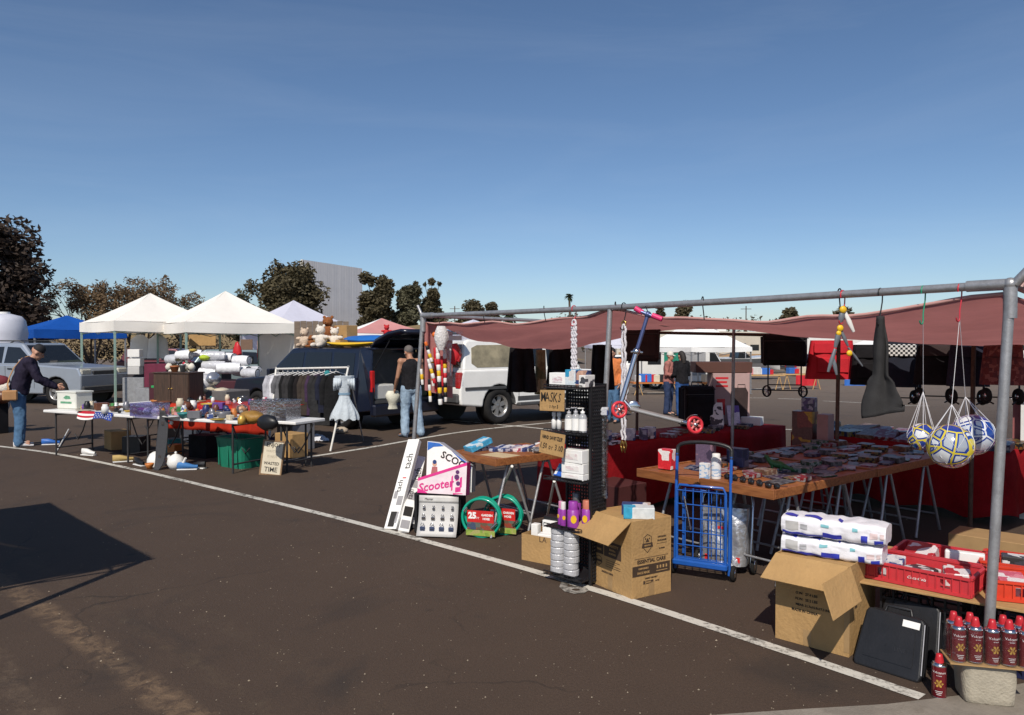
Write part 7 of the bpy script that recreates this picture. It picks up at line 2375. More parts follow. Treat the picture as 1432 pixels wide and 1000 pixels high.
for(nm,a0,a1,b0,b1,z,na,nb_)in rows:
 for i in range(na):
  for j in range(nb_):
   if(nm=='front near' and j==3 and i>2)or q.random()<.3:continue
   k=kinds[(i*3+j*2+q.randrange(2))%7];c=cols_[(i*5+j*3+q.randrange(2))%11]
   d=dims[k]
   a=a0+(a1-a0)*(i+.5)/na+q.uniform(-.02,.02);b=b0+(b1-b0)*(j+.5)/nb_+q.uniform(-.03,.03)
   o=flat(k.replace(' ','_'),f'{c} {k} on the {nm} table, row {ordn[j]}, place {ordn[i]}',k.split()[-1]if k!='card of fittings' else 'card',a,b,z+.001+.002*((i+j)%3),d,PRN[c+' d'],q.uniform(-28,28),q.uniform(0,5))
   # things on the long red table
zr=.706
for i in range(14):
 a=3.85+.6*q.random();b=1.02+.075*i
 c=cols_[(i*4+2)%11]
 k=['black and white','blue and silver','navy and white','purple and grey'][i%4]
 flat('goods_packet',f'{k} packet {"standing" if i % 2 else "lying"} {["first","second","third","fourth","fifth","sixth","seventh"][i // 2]} from the near end of the long red table','packet',a,b,zr,(.12,.06,.12)if i%2 else(.14,.18,.03),PRN[k],q.uniform(-30,30))
flat('goods_tray','dark blue tray of bottles at the near end of the long red table','tray',4.12,1.15,zr,(.5,.36,.03),mat('dark blue tray',(.02,.04,.10),.5),3)
for i in range(9):
 mb=MB([BLACKP,mat('brown glass',(.05,.02,.01),.1,coat=.5),PRN['navy and white']][i%3]);mb.lathe([(0,0),(.022,0),(.022,.08),(.012,.10),(.012,.115),(.015,.117),(.015,.14),(0,.141)],n=12)
 solo('small_bottle',mb,['small black bottle','small brown glass bottle','small navy labelled bottle'][i%3]+' in the '+('front','middle','back')[i//3]+' row of the dark blue tray','bottle',on(3.98+.11*(i%3),1.05+.10*(i//3),zr+.031),0,'bottles in the dark blue tray')
for i in range(8):
 c=cols_[(i*3+1)%11]
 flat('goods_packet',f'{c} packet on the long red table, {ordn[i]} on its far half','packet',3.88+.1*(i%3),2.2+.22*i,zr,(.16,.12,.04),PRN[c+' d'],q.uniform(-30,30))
 # back red table
zb_=.706
for i in range(20):
 a=1.3+1.95*(i%10)/9.5;b=3.90+.34*(i//10)
 c=cols_[(i*3)%11]
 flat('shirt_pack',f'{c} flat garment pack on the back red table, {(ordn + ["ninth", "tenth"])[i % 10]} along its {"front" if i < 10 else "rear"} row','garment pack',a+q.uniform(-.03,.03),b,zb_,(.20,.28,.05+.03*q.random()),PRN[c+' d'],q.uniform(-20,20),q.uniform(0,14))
carton('toy_carton','yellow and brown toy box on the back red table beside the brown post','box',on(3.02,3.45,.50),(.22,.18,.48),SR+R(10),printed('yellow brown toy box',[(.45,.26,.03),(.12,.05,.04),(.5,.32,.05),(.2,.05,.04)],7))
carton('toy_carton','pale pink box right of the yellow toy box at the back','box',on(2.80,3.48,.50),(.12,.16,.46),SR+R(6),mat('pale pink box',(.38,.22,.2),.6))
carton('toy_carton','small purple box standing on the yellow toy box','box',on(2.97,3.45,.98),(.14,.10,.15),SR+R(12),PRN['purple and grey'])
mb=MB(BLACKP);mb.lathe([(0,0),(.04,0),(.042,.12),(.025,.15),(.025,.19),(0,.19)],n=14)
solo('thermos_flask',mb,'black flask standing in front of the pale pink box at the back','flask',on(2.72,3.46,.50),0)
solo('support_stand',MB(RED).box((0,0,.25),(.6,.3,.498),.01),'red covered stand under the yellow toy box','stand',on(2.88,3.48,0),SR)
# printed red sheet at the right behind the balls
sh_=thing('printed_banner','pinkish red cloth banner with dark scroll print behind the hanging balls','banner',S(.55,4.55,0),SR+R(12))
mb=MB(mat('pinkish red cloth',(.30,.10,.10),.8,0,.1,5,transl=.1));mb.grid(lambda u,v:((u-.5)*1.6,.03*math.sin(u*14+v*2),.2+.96*v),24,6);obj('cloth',mb,sh_)
mb=MB(mat('dark scroll print',(.06,.02,.022),.8))
for i in range(14):
 x=-.62+.075*i
 mb.lathe([(0,0),(.045+.012*(i%3),0)],(x,-.045,.82+.03*math.sin(i*2.1)),9,False,(0,-1,0))
obj('scroll_print',mb,sh_)
mb=MB(WHITEP);mb.box((0,0,1.18),(1.6,.3,.03),.01)
for x in(-.7,.7):mb.box((x,0,.58),(.04,.2,1.16))
obj('rack_frame',mb,sh_)
# red covered lower shelf and cartons under the tables
solo('storage_carton',MB(CARDIN).box((0,0,.09),(.8,.35,.18),.004),'long brown carton on the ground under the tarp behind the balls','carton',S(.75,2.6,0),SR+R(8))
solo('storage_carton',MB(mat('dark maroon carton',(.06,.015,.015),.7)).box((0,0,.2),(.5,.4,.4),.004),'dark maroon carton under the rear of the left front table','carton',S(3.6,1.05,0),SR)
# white poles of a folded saw-horse by the left front table
for(p0_,p1_,l)in((G(693,705),P(716,652,6.35),'white pole standing behind the hose coils'),(G(765,722),P(775,673,6.6),'short white pole left of the black stand')):
 mb=MB(WHITEM);mb.tube([p0_,p1_],.012,8);solo('white_pole',mb,l,'pole')
 # tall clear bag with a silver tube hanging at the right of the black stand
t=thing('tube_pack','long clear pack of silver tubes hanging beside the black stand','tube pack',P(842,578,5.5),R(-20))
mb=MB(CHROME);mb.tube([(0,0,-.04),(.01,0,-.5)],.016,8);mb.tube([(-.02,0,-.55),(-.03,.0,-.60)],.02,8);mb.tube([(.02,0,-.55),(.025,0,-.61)],.02,8);obj('tube',mb,t)
mb=MB(film('smoky film',.18,(.75,.75,.78)));mb.box((.0,0,-.3),(.085,.05,.62),.01);obj('wrapper',mb,t)
mb=MB(PRN['blue and silver']);mb.box((0,-.005,.015),(.10,.055,.06),.006);obj('header_card',mb,t)
mb=MB(REDP);mb.tube([(-.055,-.01,-.12),(-.05,-.02,-.28),(-.045,-.01,-.36)],.006,6);mb.ball((-.045,-.01,-.37),.011,8,6);obj('red_cord',mb,t)
# ================================================================ LEFT STALL: FOLDING TABLES AND THEIR CLUTTER
LZ=.70
LQ0,LQ1=G(60,573,LZ),G(335,590,LZ)
ld=(LQ1-LQ0);ld.z=0;LL=ld.length;lu=ld.normalized();LA=math.atan2(lu.y,lu.x);lv=Vector((-lu.y,lu.x,0))
def folding_table(label,u0,v0,L_,D_,h,curved=True,m=WHITEP,ang=LA,org=None):
 o_=(org or Vector((LQ0.x,LQ0.y,0)))
 p=o_+lu*(u0+L_/2)+lv*(v0+D_/2)
 t=thing('folding_table',label,'table',p,ang,'white folding tables of the left stall')
 mb=MB(m);mb.box((0,0,h-.022),(L_,D_,.044),.012);obj('tabletop',mb,t)
 LEGM=mat('dark grey table steel',(.05,.048,.05),.5,.4,.2)
 for sx in(-1,1):
  mb=MB(LEGM)
  x=sx*(L_/2-.2)
  for sy in(-1,1):mb.tube([(x,sy*D_*.40,h-.045),(x,sy*D_*.40,.0)],.014,8)
  mb.tube([(x,-D_*.4,.12),(x,D_*.4,.12)],.012,6);mb.tube([(x,-D_*.4,h-.07),(x,D_*.4,h-.07)],.012,6)
  obj('leg_frame',mb,t)
  mb=MB(LEGM)
  mb.tube([(x,0,.3),(x-sx*.08,0,.22),(x-sx*.2,0,.36),(x-sx*.34,0,h-.05)],.010,6);obj('brace',mb,t)
 return t
def L3(u,v,z=0.0):return Vector((LQ0.x,LQ0.y,0))+lu*u+lv*v+Vector((0,0,z))
folding_table('white folding table at the left, with the green printed crate on it',0,0,LL*.5-.01,.74,LZ)
folding_table('white folding table in the middle of the left stall, covered in bric-a-brac',LL*.5+.01,0,LL*.5-.01,.74,LZ+.005)
folding_table('white folding table turned away at the right end of the left stall',LL+.03,.45,.50,.60,LZ-.02)
# red cloth table behind
RB=mat('orange red cloth',(.46,.032,.014),.75,0,.12,6,.15,140,spec=.2,transl=.12)
mb=MB(RB)
cx,cy=2.15,1.75
def rcl(u,v):
 x=(u-.5)*2.2
 if v<.35:return(x,-.42-.03*math.sin(u*30)*(1-v/.35),.34+.40*v/.35)
 return(x,-.42+.84*(v-.35)/.65,.745+.012*math.sin(u*11+v*8))
mb.grid(rcl,50,18)
solo('tablecloth',mb,'orange red cloth draped over the table behind the bric-a-brac','tablecloth',L3(cx,cy),LA,solid=.01)
folding_table('folding table under the orange red cloth',cx-1.05,cy-.38,2.1,.76,.73)
folding_table('folding table behind the person in navy that carries the brown cabinet',-.1,1.35,1.25,.7,.70)
def item(nm,label,cat,px,py,z,builder,rz=None,group=None,back=0.0,**k):
 p=G(px,py,z)+lv*back
 return solo(nm,builder,label,cat,p,LA if rz is None else R(rz),group,**k)
 # crate near the person
t=thing('storage_crate','white crate with a faint green print next to the person in navy','crate',G(91,572,LZ+.002)+lv*.16,LA+R(4))
mb=MB(mat('off white plastic',(.66,.66,.60),.5,0,.06,dirt=.1));mb.box((0,0,.135),(.42,.30,.27),.015);mb.box((0,0,.262),(.44,.32,.025),.008);obj('shell',mb,t)
mb=MB(mat('faded green print',(.12,.30,.18),.5,0,.3,20));mb.prism([(-.06,.17),(0,.21),(.08,.20),(.10,.16),(0,.15)],-.1535,-.150);mb.box((.0,-.152,.10),(.24,.003,.03));obj('print',mb,t)
t=thing('wooden_cabinet','dark brown two door wooden cabinet on the table behind the left table','cabinet',L3(.98,1.68,.702),LA+R(14))
CABM=wood('dark cabinet wood',(.035,.02,.012),(.075,.04,.024),axis=2)
mb=MB(CABM);mb.box((0,0,.26),(.66,.40,.52),.004);obj('carcass',mb,t)
for s in(-1,1):
 mb=MB(CABM);mb.box((s*.163,-.207,.26),(.315,.014,.48),.004);d_=obj('door',mb,t)
 mb=MB(mat('brass',(.50,.33,.10)));mb.ball((s*.03,-.222,.27),.012,8,6);obj('knob',mb,d_)
mb=MB(CABM);mb.box((0,-.005,.528),(.70,.43,.02),.004);obj('cabinet_lid',mb,t)
for(x,r_,h_,m_,l)in((-.10,.07,.10,mat('terracotta',(.42,.15,.06),.7),'terracotta pot on top of the brown cabinet'),(.09,.05,.13,mat('dull metal',(.25,.27,.27),.4,.4),'grey metal pot on top of the brown cabinet')):
 mb=MB(m_);mb.lathe([(0,0),(r_*.7,0),(r_,h_*.8),(r_*1.1,h_*.82),(r_*1.1,h_),(r_*.9,h_),(r_*.8,h_*.6),(0,h_*.55)],n=16)
 solo('plant_pot',mb,l,'pot',L3(.98+x,1.68,1.242))
 # clear lavender bin
LAV=film('lavender clear plastic',.3,(.72,.70,.92))
t=thing('plastic_bin','clear lavender plastic bin full of small things on the middle of the left tables','bin',G(194,583,LZ)+lv*.18,LA)
for(nm,c,d)in(('front_panel',(0,-.15,.09),(.44,.006,.18)),('back_panel',(0,.15,.09),(.44,.006,.18)),('side_panel',(-.22,0,.09),(.006,.294,.178)),('side_panel',(.22,0,.09),(.006,.294,.178))):
 mb=MB(LAV);mb.box(c,d);obj(nm,mb,t)
for k in range(5):
 mb=MB([PURP,WHITE,LAV,mat('grey violet cloth',(.2,.18,.3),.8),WHITE][k]);mb.ball((0,0,.05),(.07,.06,.05),10,8,.1,k)
 solo('trinket',mb,['purple bundle','white bundle','lavender bundle','grey violet bundle','small white bundle'][k]+' inside the clear lavender bin','bundle',G(194,583,LZ)+lv*(.16+.04*(k%2))+lu*(-.15+.075*k)+Vector((0,0,.012)),k)
 # flag cloth on the table edge
t=thing('flag_cloth','red white and blue flag cloth draped over the front edge of the left tables','flag',L3(.86,-.01,LZ),LA)
FRD,FBL=mat('flag red',(.45,.012,.03),.7),mat('flag blue',(.015,.04,.24),.7)
def fl_(u,v):return(u*.78+.01,-.005-.03*v-.012*math.sin(u*16)*v+.0,.012-(.10+.02*math.sin(u*7))*v+(.01 if v<.1 else 0))
for k in range(4):
 mb=MB(FRD if k%2==0 else WHITE);mb.grid(lambda a,b:fl_(a*.48,(k+b)/4),14,3);obj('stripe',mb,t)
mb=MB(FBL);mb.grid(lambda a,b:fl_(.482+a*.5,b),14,8);obj('blue_field',mb,t)
mb=MB(WHITE)
for i in range(7):
 for j in range(3):
  c=Vector(fl_(.52+.068*i+.03*(j%2),.2+.28*j))+Vector((0,-.004,0))
  mb.add([c+Vector((.014*math.sin(k_*1.2566)*(1),0,.014*math.cos(k_*1.2566)))if False else c+Vector(((.014 if k_%2==0 else.006)*math.sin(k_*.6283),0,(.014 if k_%2==0 else.006)*math.cos(k_*.6283)))for k_ in range(10)],[tuple(range(10))])
o=obj('stars',mb,t);o['kind']='stuff'
# bric-a-brac
q=random.Random(5)
def bowl(m,r,h):return MB(m).lathe([(0,0),(r*.5,0),(r*.9,h*.7),(r,h),(r*.93,h),(r*.8,h*.6),(r*.4,h*.15),(0,h*.12)],n=16)
def plate(m,r):return MB(m).lathe([(0,0),(r*.6,0),(r,.018),(r,.022),(r*.6,.008),(0,.006)],n=18)
def jar(m,r,h):return MB(m).lathe([(0,0),(r,0),(r,h*.7),(r*.7,h*.82),(r*.7,h),(0,h)],n=14)
def block(m,d):return MB(m).box((0,0,d[2]/2),d,.006)
def lump(m,d,s):return MB(m).ball((0,0,d[2]*.8),d,12,8,.08,s)
CM={'brown':mat('brown glaze',(.12,.045,.025),.4,0,.2,20),'teal':mat('teal glaze',(.03,.2,.2),.4,0,.2),'white':WHITEP,'yellow':mat('mustard glaze',(.5,.34,.06),.45,0,.15),'orange':mat('orange glaze',(.5,.17,.04),.45),'green':mat('leaf green plastic',(.06,.24,.07),.45),'grey':mat('grey pewter',(.2,.2,.22),.35,.4),'navy':mat('navy plastic',(.02,.03,.10),.4),'pink':mat('dusty pink plastic',(.5,.2,.22),.5),'purple':mat('violet plastic',(.12,.05,.25),.45),'cream':mat('cream pottery',(.55,.48,.36),.5),'red':TRd,'black':BLACKP}
bric=[('bowl','brown',228,570,.14),('plate','white',240,584,.12),('jar','cream',252,571,.06),('lump','brown',262,574,.11),('bowl','orange',219,565,.10),('block','green',246,578,.10),('jar','white',270,573,.055),('bowl','teal',258,584,.10),('lump','black',266,568,.12),('plate','navy',282,583,.13),('bowl','yellow',291,571,.11),('lump','grey',296,583,.10),('block','purple',306,572,.11),('jar','pink',234,578,.045),('lump','cream',214,574,.09),('block','grey',272,585,.11),('bowl','grey',312,584,.11),('jar','brown',302,577,.045),('lump','navy',316,577,.09),('plate','yellow',304,588,.10),('jar','teal',224,580,.04),('block','red',283,574,.08),('lump','green',256,578,.07),('block','cream',322,587,.07),('jar','orange',327,583,.045),('bowl','brown',160,575,.10),('lump','cream',128,572,.10),('block','brown',142,573,.12),('plate','cream',118,575,.12),('jar','white',147,578,.05)]
where_l={'bowl':'bowl','plate':'plate','jar':'jar','block':'box','lump':'figurine'}
for i,(k,c,px,py,s)in enumerate(bric):
 m=CM[c]
 b={'bowl':lambda:bowl(m,s,s*.7),'plate':lambda:plate(m,s),'jar':lambda:jar(m,s,s*2.6),'block':lambda:block(m,(s*1.5,s,s*.9)),'lump':lambda:MB(m).ball((0,0,s*.6),(s*.55,s*.45,s*.6),9,6,.22,i).ball((s*.5,0,s*.35),(s*.4,s*.4,s*.35),8,5,.2,i+9)}[k]()
 place='between the white crate and the lavender bin' if px<170 else 'just right of the lavender bin' if px<245 else 'in the middle of the bric-a-brac' if px<280 else 'towards the right end of the bric-a-brac'
 sz='large' if s>=.11 else 'small' if s<.07 else 'middling'
 item({'block':'trinket_box','lump':'figurine'}.get(k,k),f'{sz} {c} {where_l[k]} {place}'+(', near the edge' if py>=580 else ''),where_l[k],px,py,LZ+.008,b,rz=q.uniform(-60,60))
have=set()
for i in range(70):
 c=q.choice(list(CM));k=q.choice(('jar','lump','block','bowl','block'))
 on_red=i%3==0
 u_=q.uniform(.12,.98)
 p=L3(1.1+2.0*q.random(),1.4+.65*q.random(),.752)if on_red else L3(LL*u_,q.uniform(.08,.68),LZ+.006)
 s=q.uniform(.035,.075)
 m=CM[c]if i%4 else PRN[q.choice(cols_)]
 nm,b={'jar':('cup',jar(m,s*.7,s*2)),'lump':('figurine',MB(m).ball((0,0,s*.6),(s*.5,s*.45,s*.7),8,6,.2,i).ball((s*.3,0,s*1.3),s*.35,7,5,.15,i)),'block':('trinket_box',block(m,(s*1.7,s*1.2,s*q.uniform(.5,1.6)))),'bowl':('dish',plate(m,s*1.3))}[k]
 zone=('on the red cloth, ' if on_red else '')+('by the white crate' if u_<.3 else 'near the lavender bin' if u_<.48 else 'behind the skateboard' if u_<.62 else 'above the green tub' if u_<.82 else 'by the mustard leather bag')
 if i%4==0:c='printed '+c
 for sz in('tiny','little','squat','slim','chipped looking'):
  lab=f'{sz} {c} {nm.replace("_", " ")} {zone}'
  if lab not in have:break
 have.add(lab)
 solo(nm,b,lab,nm.replace('trinket_',''),p,q.uniform(0,6))
for i,(u,v,m,d,l)in enumerate(((.35,1.0,CARD,(.38,.3,.3),'open topped tan carton on the ground behind the left end of the left tables'),(1.0,.85,BLACKP,(.3,.3,.26),'black box on the ground under the lavender bin'),(1.5,1.1,CM['teal'],(.2,.2,.22),'teal tub on the ground behind the skateboard'),(1.75,.95,CM['orange'],(.16,.16,.16),'orange box on the ground behind the skateboard'),(2.35,1.0,BLACKC,(.4,.3,.34),'black bag on the ground under the orange red cloth'),(.75,2.2,CM['white'],(.4,.3,.3),'white box on the ground behind the brown cabinet'),(3.2,1.0,CM['navy'],(.3,.25,.3),'navy box on the ground behind the framed sign'),(3.5,1.6,CARD,(.4,.3,.36),'tan carton on the ground beside the nose of the dark minivan'),(2.95,2.3,CM['grey'],(.5,.4,.5),'grey box standing behind the orange red tablecloth'),(1.3,2.5,CM['purple'],(.3,.3,.5),'violet box standing behind the orange red tablecloth'))):
 solo('storage_carton',block(m,d),l,'box',L3(u,v),LA+q.uniform(-.4,.4))
 # boxes on the red table behind
item('shipping_carton','tan carton stacked on the white picture box behind the bric-a-brac','carton',256,552,.75,block(CARD,(.28,.22,.17)),back=.1).location.z+=.21
item('picture_box','white box with a blue picture under the tan carton','box',256,552,.75,block(printed('white blue picture',[(.62,.58,.6),(.3,.35,.55),(.66,.62,.62)],7),(.28,.22,.205)),back=.1)
item('spice_box','pink and purple box at the left end of the red cloth','box',236,556,.75,block(PRN['pink and white'],(.18,.16,.16)))
item('gift_box','crimson box right of the pink one on the red cloth','box',244,560,.75,block(TRd,(.14,.1,.12)))
item('green_tray','bright green tray lying behind the brown cabinet','tray',214,543,.72,block(mat('bright green plastic',(.03,.34,.10),.4),(.34,.24,.05)),back=.2)
item('glass_jar','big clear glass jar of odds and ends at the right end of the tables','jar',338,578,LZ,MB(CLEARP).lathe([(0,0),(.11,0),(.135,.08),(.12,.19),(.08,.22),(.08,.24),(.09,.25)],n=18))
item('figurine','knot of coloured odds and ends inside the big glass jar','figurine',338,578,LZ+.01,lump(printed('odds and ends',[(.2,.12,.08),(.5,.45,.4),(.08,.06,.06),(.4,.2,.1)],18),(.09,.09,.07),4))
TUBC=film('clear grey tub plastic',.32,(.80,.80,.82))
t=thing('storage_tub','large cloudy clear tub on the right end of the left tables','storage tub',G(372,588,LZ-.02)+lv*.18,LA+R(12))
for(nm,c,d)in(('front_panel',(0,-.19,.13),(.54,.006,.26)),('back_panel',(0,.19,.13),(.54,.006,.26)),('side_panel',(-.27,0,.13),(.006,.374,.258)),('side_panel',(.27,0,.13),(.006,.374,.258)),('bottom_panel',(0,0,.004),(.53,.37,.006))):
 mb=MB(TUBC);mb.box(c,d);obj(nm,mb,t)
mb=MB(TUBC)
for(c,d)in(((0,-.198,.258),(.57,.022,.02)),((0,.198,.258),(.57,.022,.02)),((-.278,0,.258),(.022,.37,.02)),((.278,0,.258),(.022,.37,.02))):mb.box(c,d,.004)
obj('rim',mb,t)
item('leather_pouch','mustard brown leather bag slumped on the table edge beside the glass jar','bag',352,591,LZ,lump(mat('mustard leather',(.28,.15,.03),.5,0,.25,12,.4,30),(.2,.13,.085),8))
item('leather_pouch','black strapped bag hanging over the right end of the left tables','bag',374,600,LZ-.05,lump(BLACKP,(.17,.07,.10),12))
item('gold_vase','dull gold ornament by the mustard leather bag','ornament',338,593,LZ,jar(GOLD,.05,.11))
# under and in front of the tables
sk=thing('skateboard','charcoal skateboard deck standing on end against the left tables','skateboard',G(222,657),LA)
mb=MB(mat('charcoal grip tape',(.045,.045,.05),.85,0,.15,40))
def skf(u,v):
 z=.80*v;w_=.102*(math.sin(math.pi*min(.985,max(.015,v)))**.28)
 return((u-.5)*2*w_,.10*v+.05*(abs(2*v-1)**6)*-1,z)
mb.grid(skf,8,24);obj('deck',mb,sk,solid=.012)
for z in(.17,.63):
 for s in(-1,1):
  mb=MB(WHITEP);mb.lathe([(0,-.016),(.026,-.016),(.026,.016),(0,.016)],(s*.08,.075+.10*z,z),12,True,(1,0,0));obj('wheel',mb,sk)
 mb=MB(CHROME);mb.tube([(-.07,.07+.10*z,z),(.07,.07+.10*z,z)],.01,6);mb.box((0,.03+.1*z,z),(.05,.06,.05));obj('truck',mb,sk)
gt=thing('green_tub','large green plastic tub standing on the ground under the left tables','tub',G(320,655)+lv*.22,LA-R(8))
mb=MB(mat('sea green tub plastic',(.012,.17,.105),.45,0,.1,5,dirt=.1))
for(sx,sy,w)in((0,-1,1),(0,1,1),(-1,0,0),(1,0,0)):
 pass
def tubf(u,v):
 a_=6.283*u;n_=(abs(math.cos(a_))**7+abs(math.sin(a_))**7)**(1/7)
 vv=[0,.001,.5,.96,1,1.0,.96,.02][min(7,int(round(v*7)))]
 k=[.0,.84,.92,1.0,1.07,.98,.97,.80][min(7,int(round(v*7)))]
 return(.31*k*math.cos(a_)/n_,.22*k*math.sin(a_)/n_,.42*vv)
mb.grid(tubf,40,7,smooth=False);obj('shell',mb,gt)
mb=MB(mat('sea green tub plastic',(0,0,0)))
for x in(-.2,0,.2):mb.box((x,-.213,.2),(.02,.014,.34),.004)
obj('rib',mb,gt)
sg=thing('wall_sign','framed pale sign with dark lettering leaning at the right end of the left tables','sign',G(378,664),LA+R(14))
sg.rotation_euler=(R(-10),R(3),LA+R(14))
mb=MB(mat('pale sign board',(.55,.49,.38),.7,0,.08));mb.box((0,0,.22),(.28,.012,.42));obj('board',mb,sg)
mb=MB(wood('sign frame wood',(.16,.09,.04),(.26,.16,.08),axis=2))
for(c,d)in(((-.148,0,.22),(.02,.024,.46)),((.148,0,.22),(.02,.024,.46)),((0,0,.0),(.276,.024,.02)),((0,0,.44),(.276,.024,.02))):mb.box(c,d)
obj('frame',mb,sg)
mb=MB(INK)
for tx,s_,z in(('ENJOY',.072,.385),('WASTED',.055,.145),('TIME',.088,.065)):mb.txt(tx,s_,fr((0,-.0072,z),(1,0,0),(0,0,1)),bold=.001)
obj('lettering',mb,sg)
mb=MB(mat('faded print',(.34,.30,.23),.7))
for tx,s_,z in(('WASTING',.044,.305),('IS NOT',.046,.235)):mb.txt(tx,s_,fr((0,-.0072,z),(1,0,0),(0,0,1)))
obj('faded_lettering',mb,sg)
item('satchel','black bag lying under the middle of the left tables','bag',272,640,0,lump(BLACKC,(.24,.16,.19),6),back=.5)
item('satchel','dark violet bag under the right end of the left tables','bag',348,640,0,lump(mat('dark violet cloth',(.03,.02,.06),.85),(.15,.13,.14),9),back=.55)
t=thing('teapot','white teapot on the ground right of the skateboard','teapot',G(246,656),LA)
mb=MB(WHITEP);mb.lathe([(0,0),(.075,0),(.115,.08),(.10,.16),(.055,.19),(.05,.195),(0,.215)],n=20);obj('pot',mb,t)
mb=MB(WHITEP);mb.tube([(.10,0,.07),(.155,0,.10),(.19,0,.165)],[.032,.022,.016],8);obj('spout',mb,t)
mb=MB(WHITEP);mb.tube([(-.10,0,.14),(-.16,0,.13),(-.15,0,.06),(-.10,0,.05)],.011,6);mb.ball((0,0,.225),.018,8,6);obj('handle',mb,t)
item('helmet','white round helmet behind the skateboard','helmet',210,653,0,MB(WHITEP).lathe([(.115,.0),(.125,.03),(.12,.1),(.085,.17),(.04,.20),(0,.205)],n=18),back=.1)
item('clay_pot','small tan pot beside the white helmet','pot',209,656,0,bowl(CM['orange'],.06,.08))
def shoe(label,px,py,m,rz,sole=WHITEP,grp=None):
 t=thing('shoe',label,'shoe',G(px,py),R(rz),grp)
 mb=MB(m);mb.grid(lambda u,v:((u-.5)*.27,(.045-.012*abs(u-.6))*(math.sin(math.pi*min(.97,max(.03,u)))**.4)*math.cos(6.283*v),.05-.02*ss(.3,.9,u)+(.045-.022*ss(.3,.9,u))*math.sin(6.283*v)+.012),12,10);obj('upper',mb,t)
 mb=MB(sole);mb.box((0,0,.008),(.26,.075,.016),.006);obj('sole',mb,t)
shoe('blue and white shoe on the ground under the left tables, behind the person in navy',71,622,BLUEPR,20)
shoe('white shoe on the ground below the flag cloth',124,637,WHITEP,-20)
shoe('tan shoe on the ground left of the skateboard',172,646,mat('tan suede',(.45,.32,.12),.8),30)
shoe('black shoe on the ground between the tan shoe and the white helmet',195,651,BLACKP,-40)
shoe('blue shoe on the ground right of the white teapot',262,657,mat('bright blue suede',(.04,.16,.4),.7),10)
shoe('dark shoe at the foot of the green tub',276,655,BLACKP,160)
mb=MB(WHITEM);mb.tube([G(79,632),G(96,604)+Vector((0,0,.05))],.012,6);solo('metal_pole',mb,'pale metal pole lying under the left tables near the person in navy','pole')
# dried flowers behind the person
t=thing('flower_vase','dark vase of white dried flowers behind the person in navy','flower vase',L3(.25,2.3,.68),0)
mb=MB(BLACKP);mb.lathe([(0,0),(.12,0),(.16,.2),(.1,.4),(.12,.42),(0,.42)],n=16);obj('vase',mb,t)
for k in range(9):
 a_=k*.7;c=Vector((.05+.28*math.cos(a_)*(.5+.06*k),.15*math.sin(a_),.52+.05*(k%3)))
 mb=MB(mat('white petals',(.62,.58,.50),.8));mb.ball(c,.065,10,6,.15,k);obj('flower',mb,t)
mb=MB(LEAFD);leaves(mb,[((0.05,0,.5),.26)],160,.05,random.Random(2));obj('leaves',mb,t)
solo('plant_stand',MB(CABM).box((0,0,.34),(.5,.4,.68),.01),'dark wooden stand carrying the vase of dried flowers','stand',L3(.25,2.3,0),LA)
# heap at the far left
for i,(px,py,m,d,l)in enumerate(((3,552,CM['brown'],(.22,.18,.14),'brown bundle on the table at the left edge'),(8,540,PLUSHW,(.14,.12,.13),'off white plush bundle on the heap at the left edge'),(12,549,PLUSHB,(.15,.12,.10),'rust brown bundle in the heap at the left edge'),(0,532,mat('maroon cloth',(.15,.02,.03),.85),(.2,.15,.12),'maroon bundle on top of the heap at the left edge'))):
 solo('cloth_bundle',lump(m,d,i+30),l,'bundle',P(px,py,14.5)-Vector((0,0,d[2])),i)
solo('plank_table',MB(BLACKC).box((0,0,.34),(1.2,.7,.68),.01),'dark covered table under the heap at the left edge','table',(X(-42,14.6),14.6,0),LA)
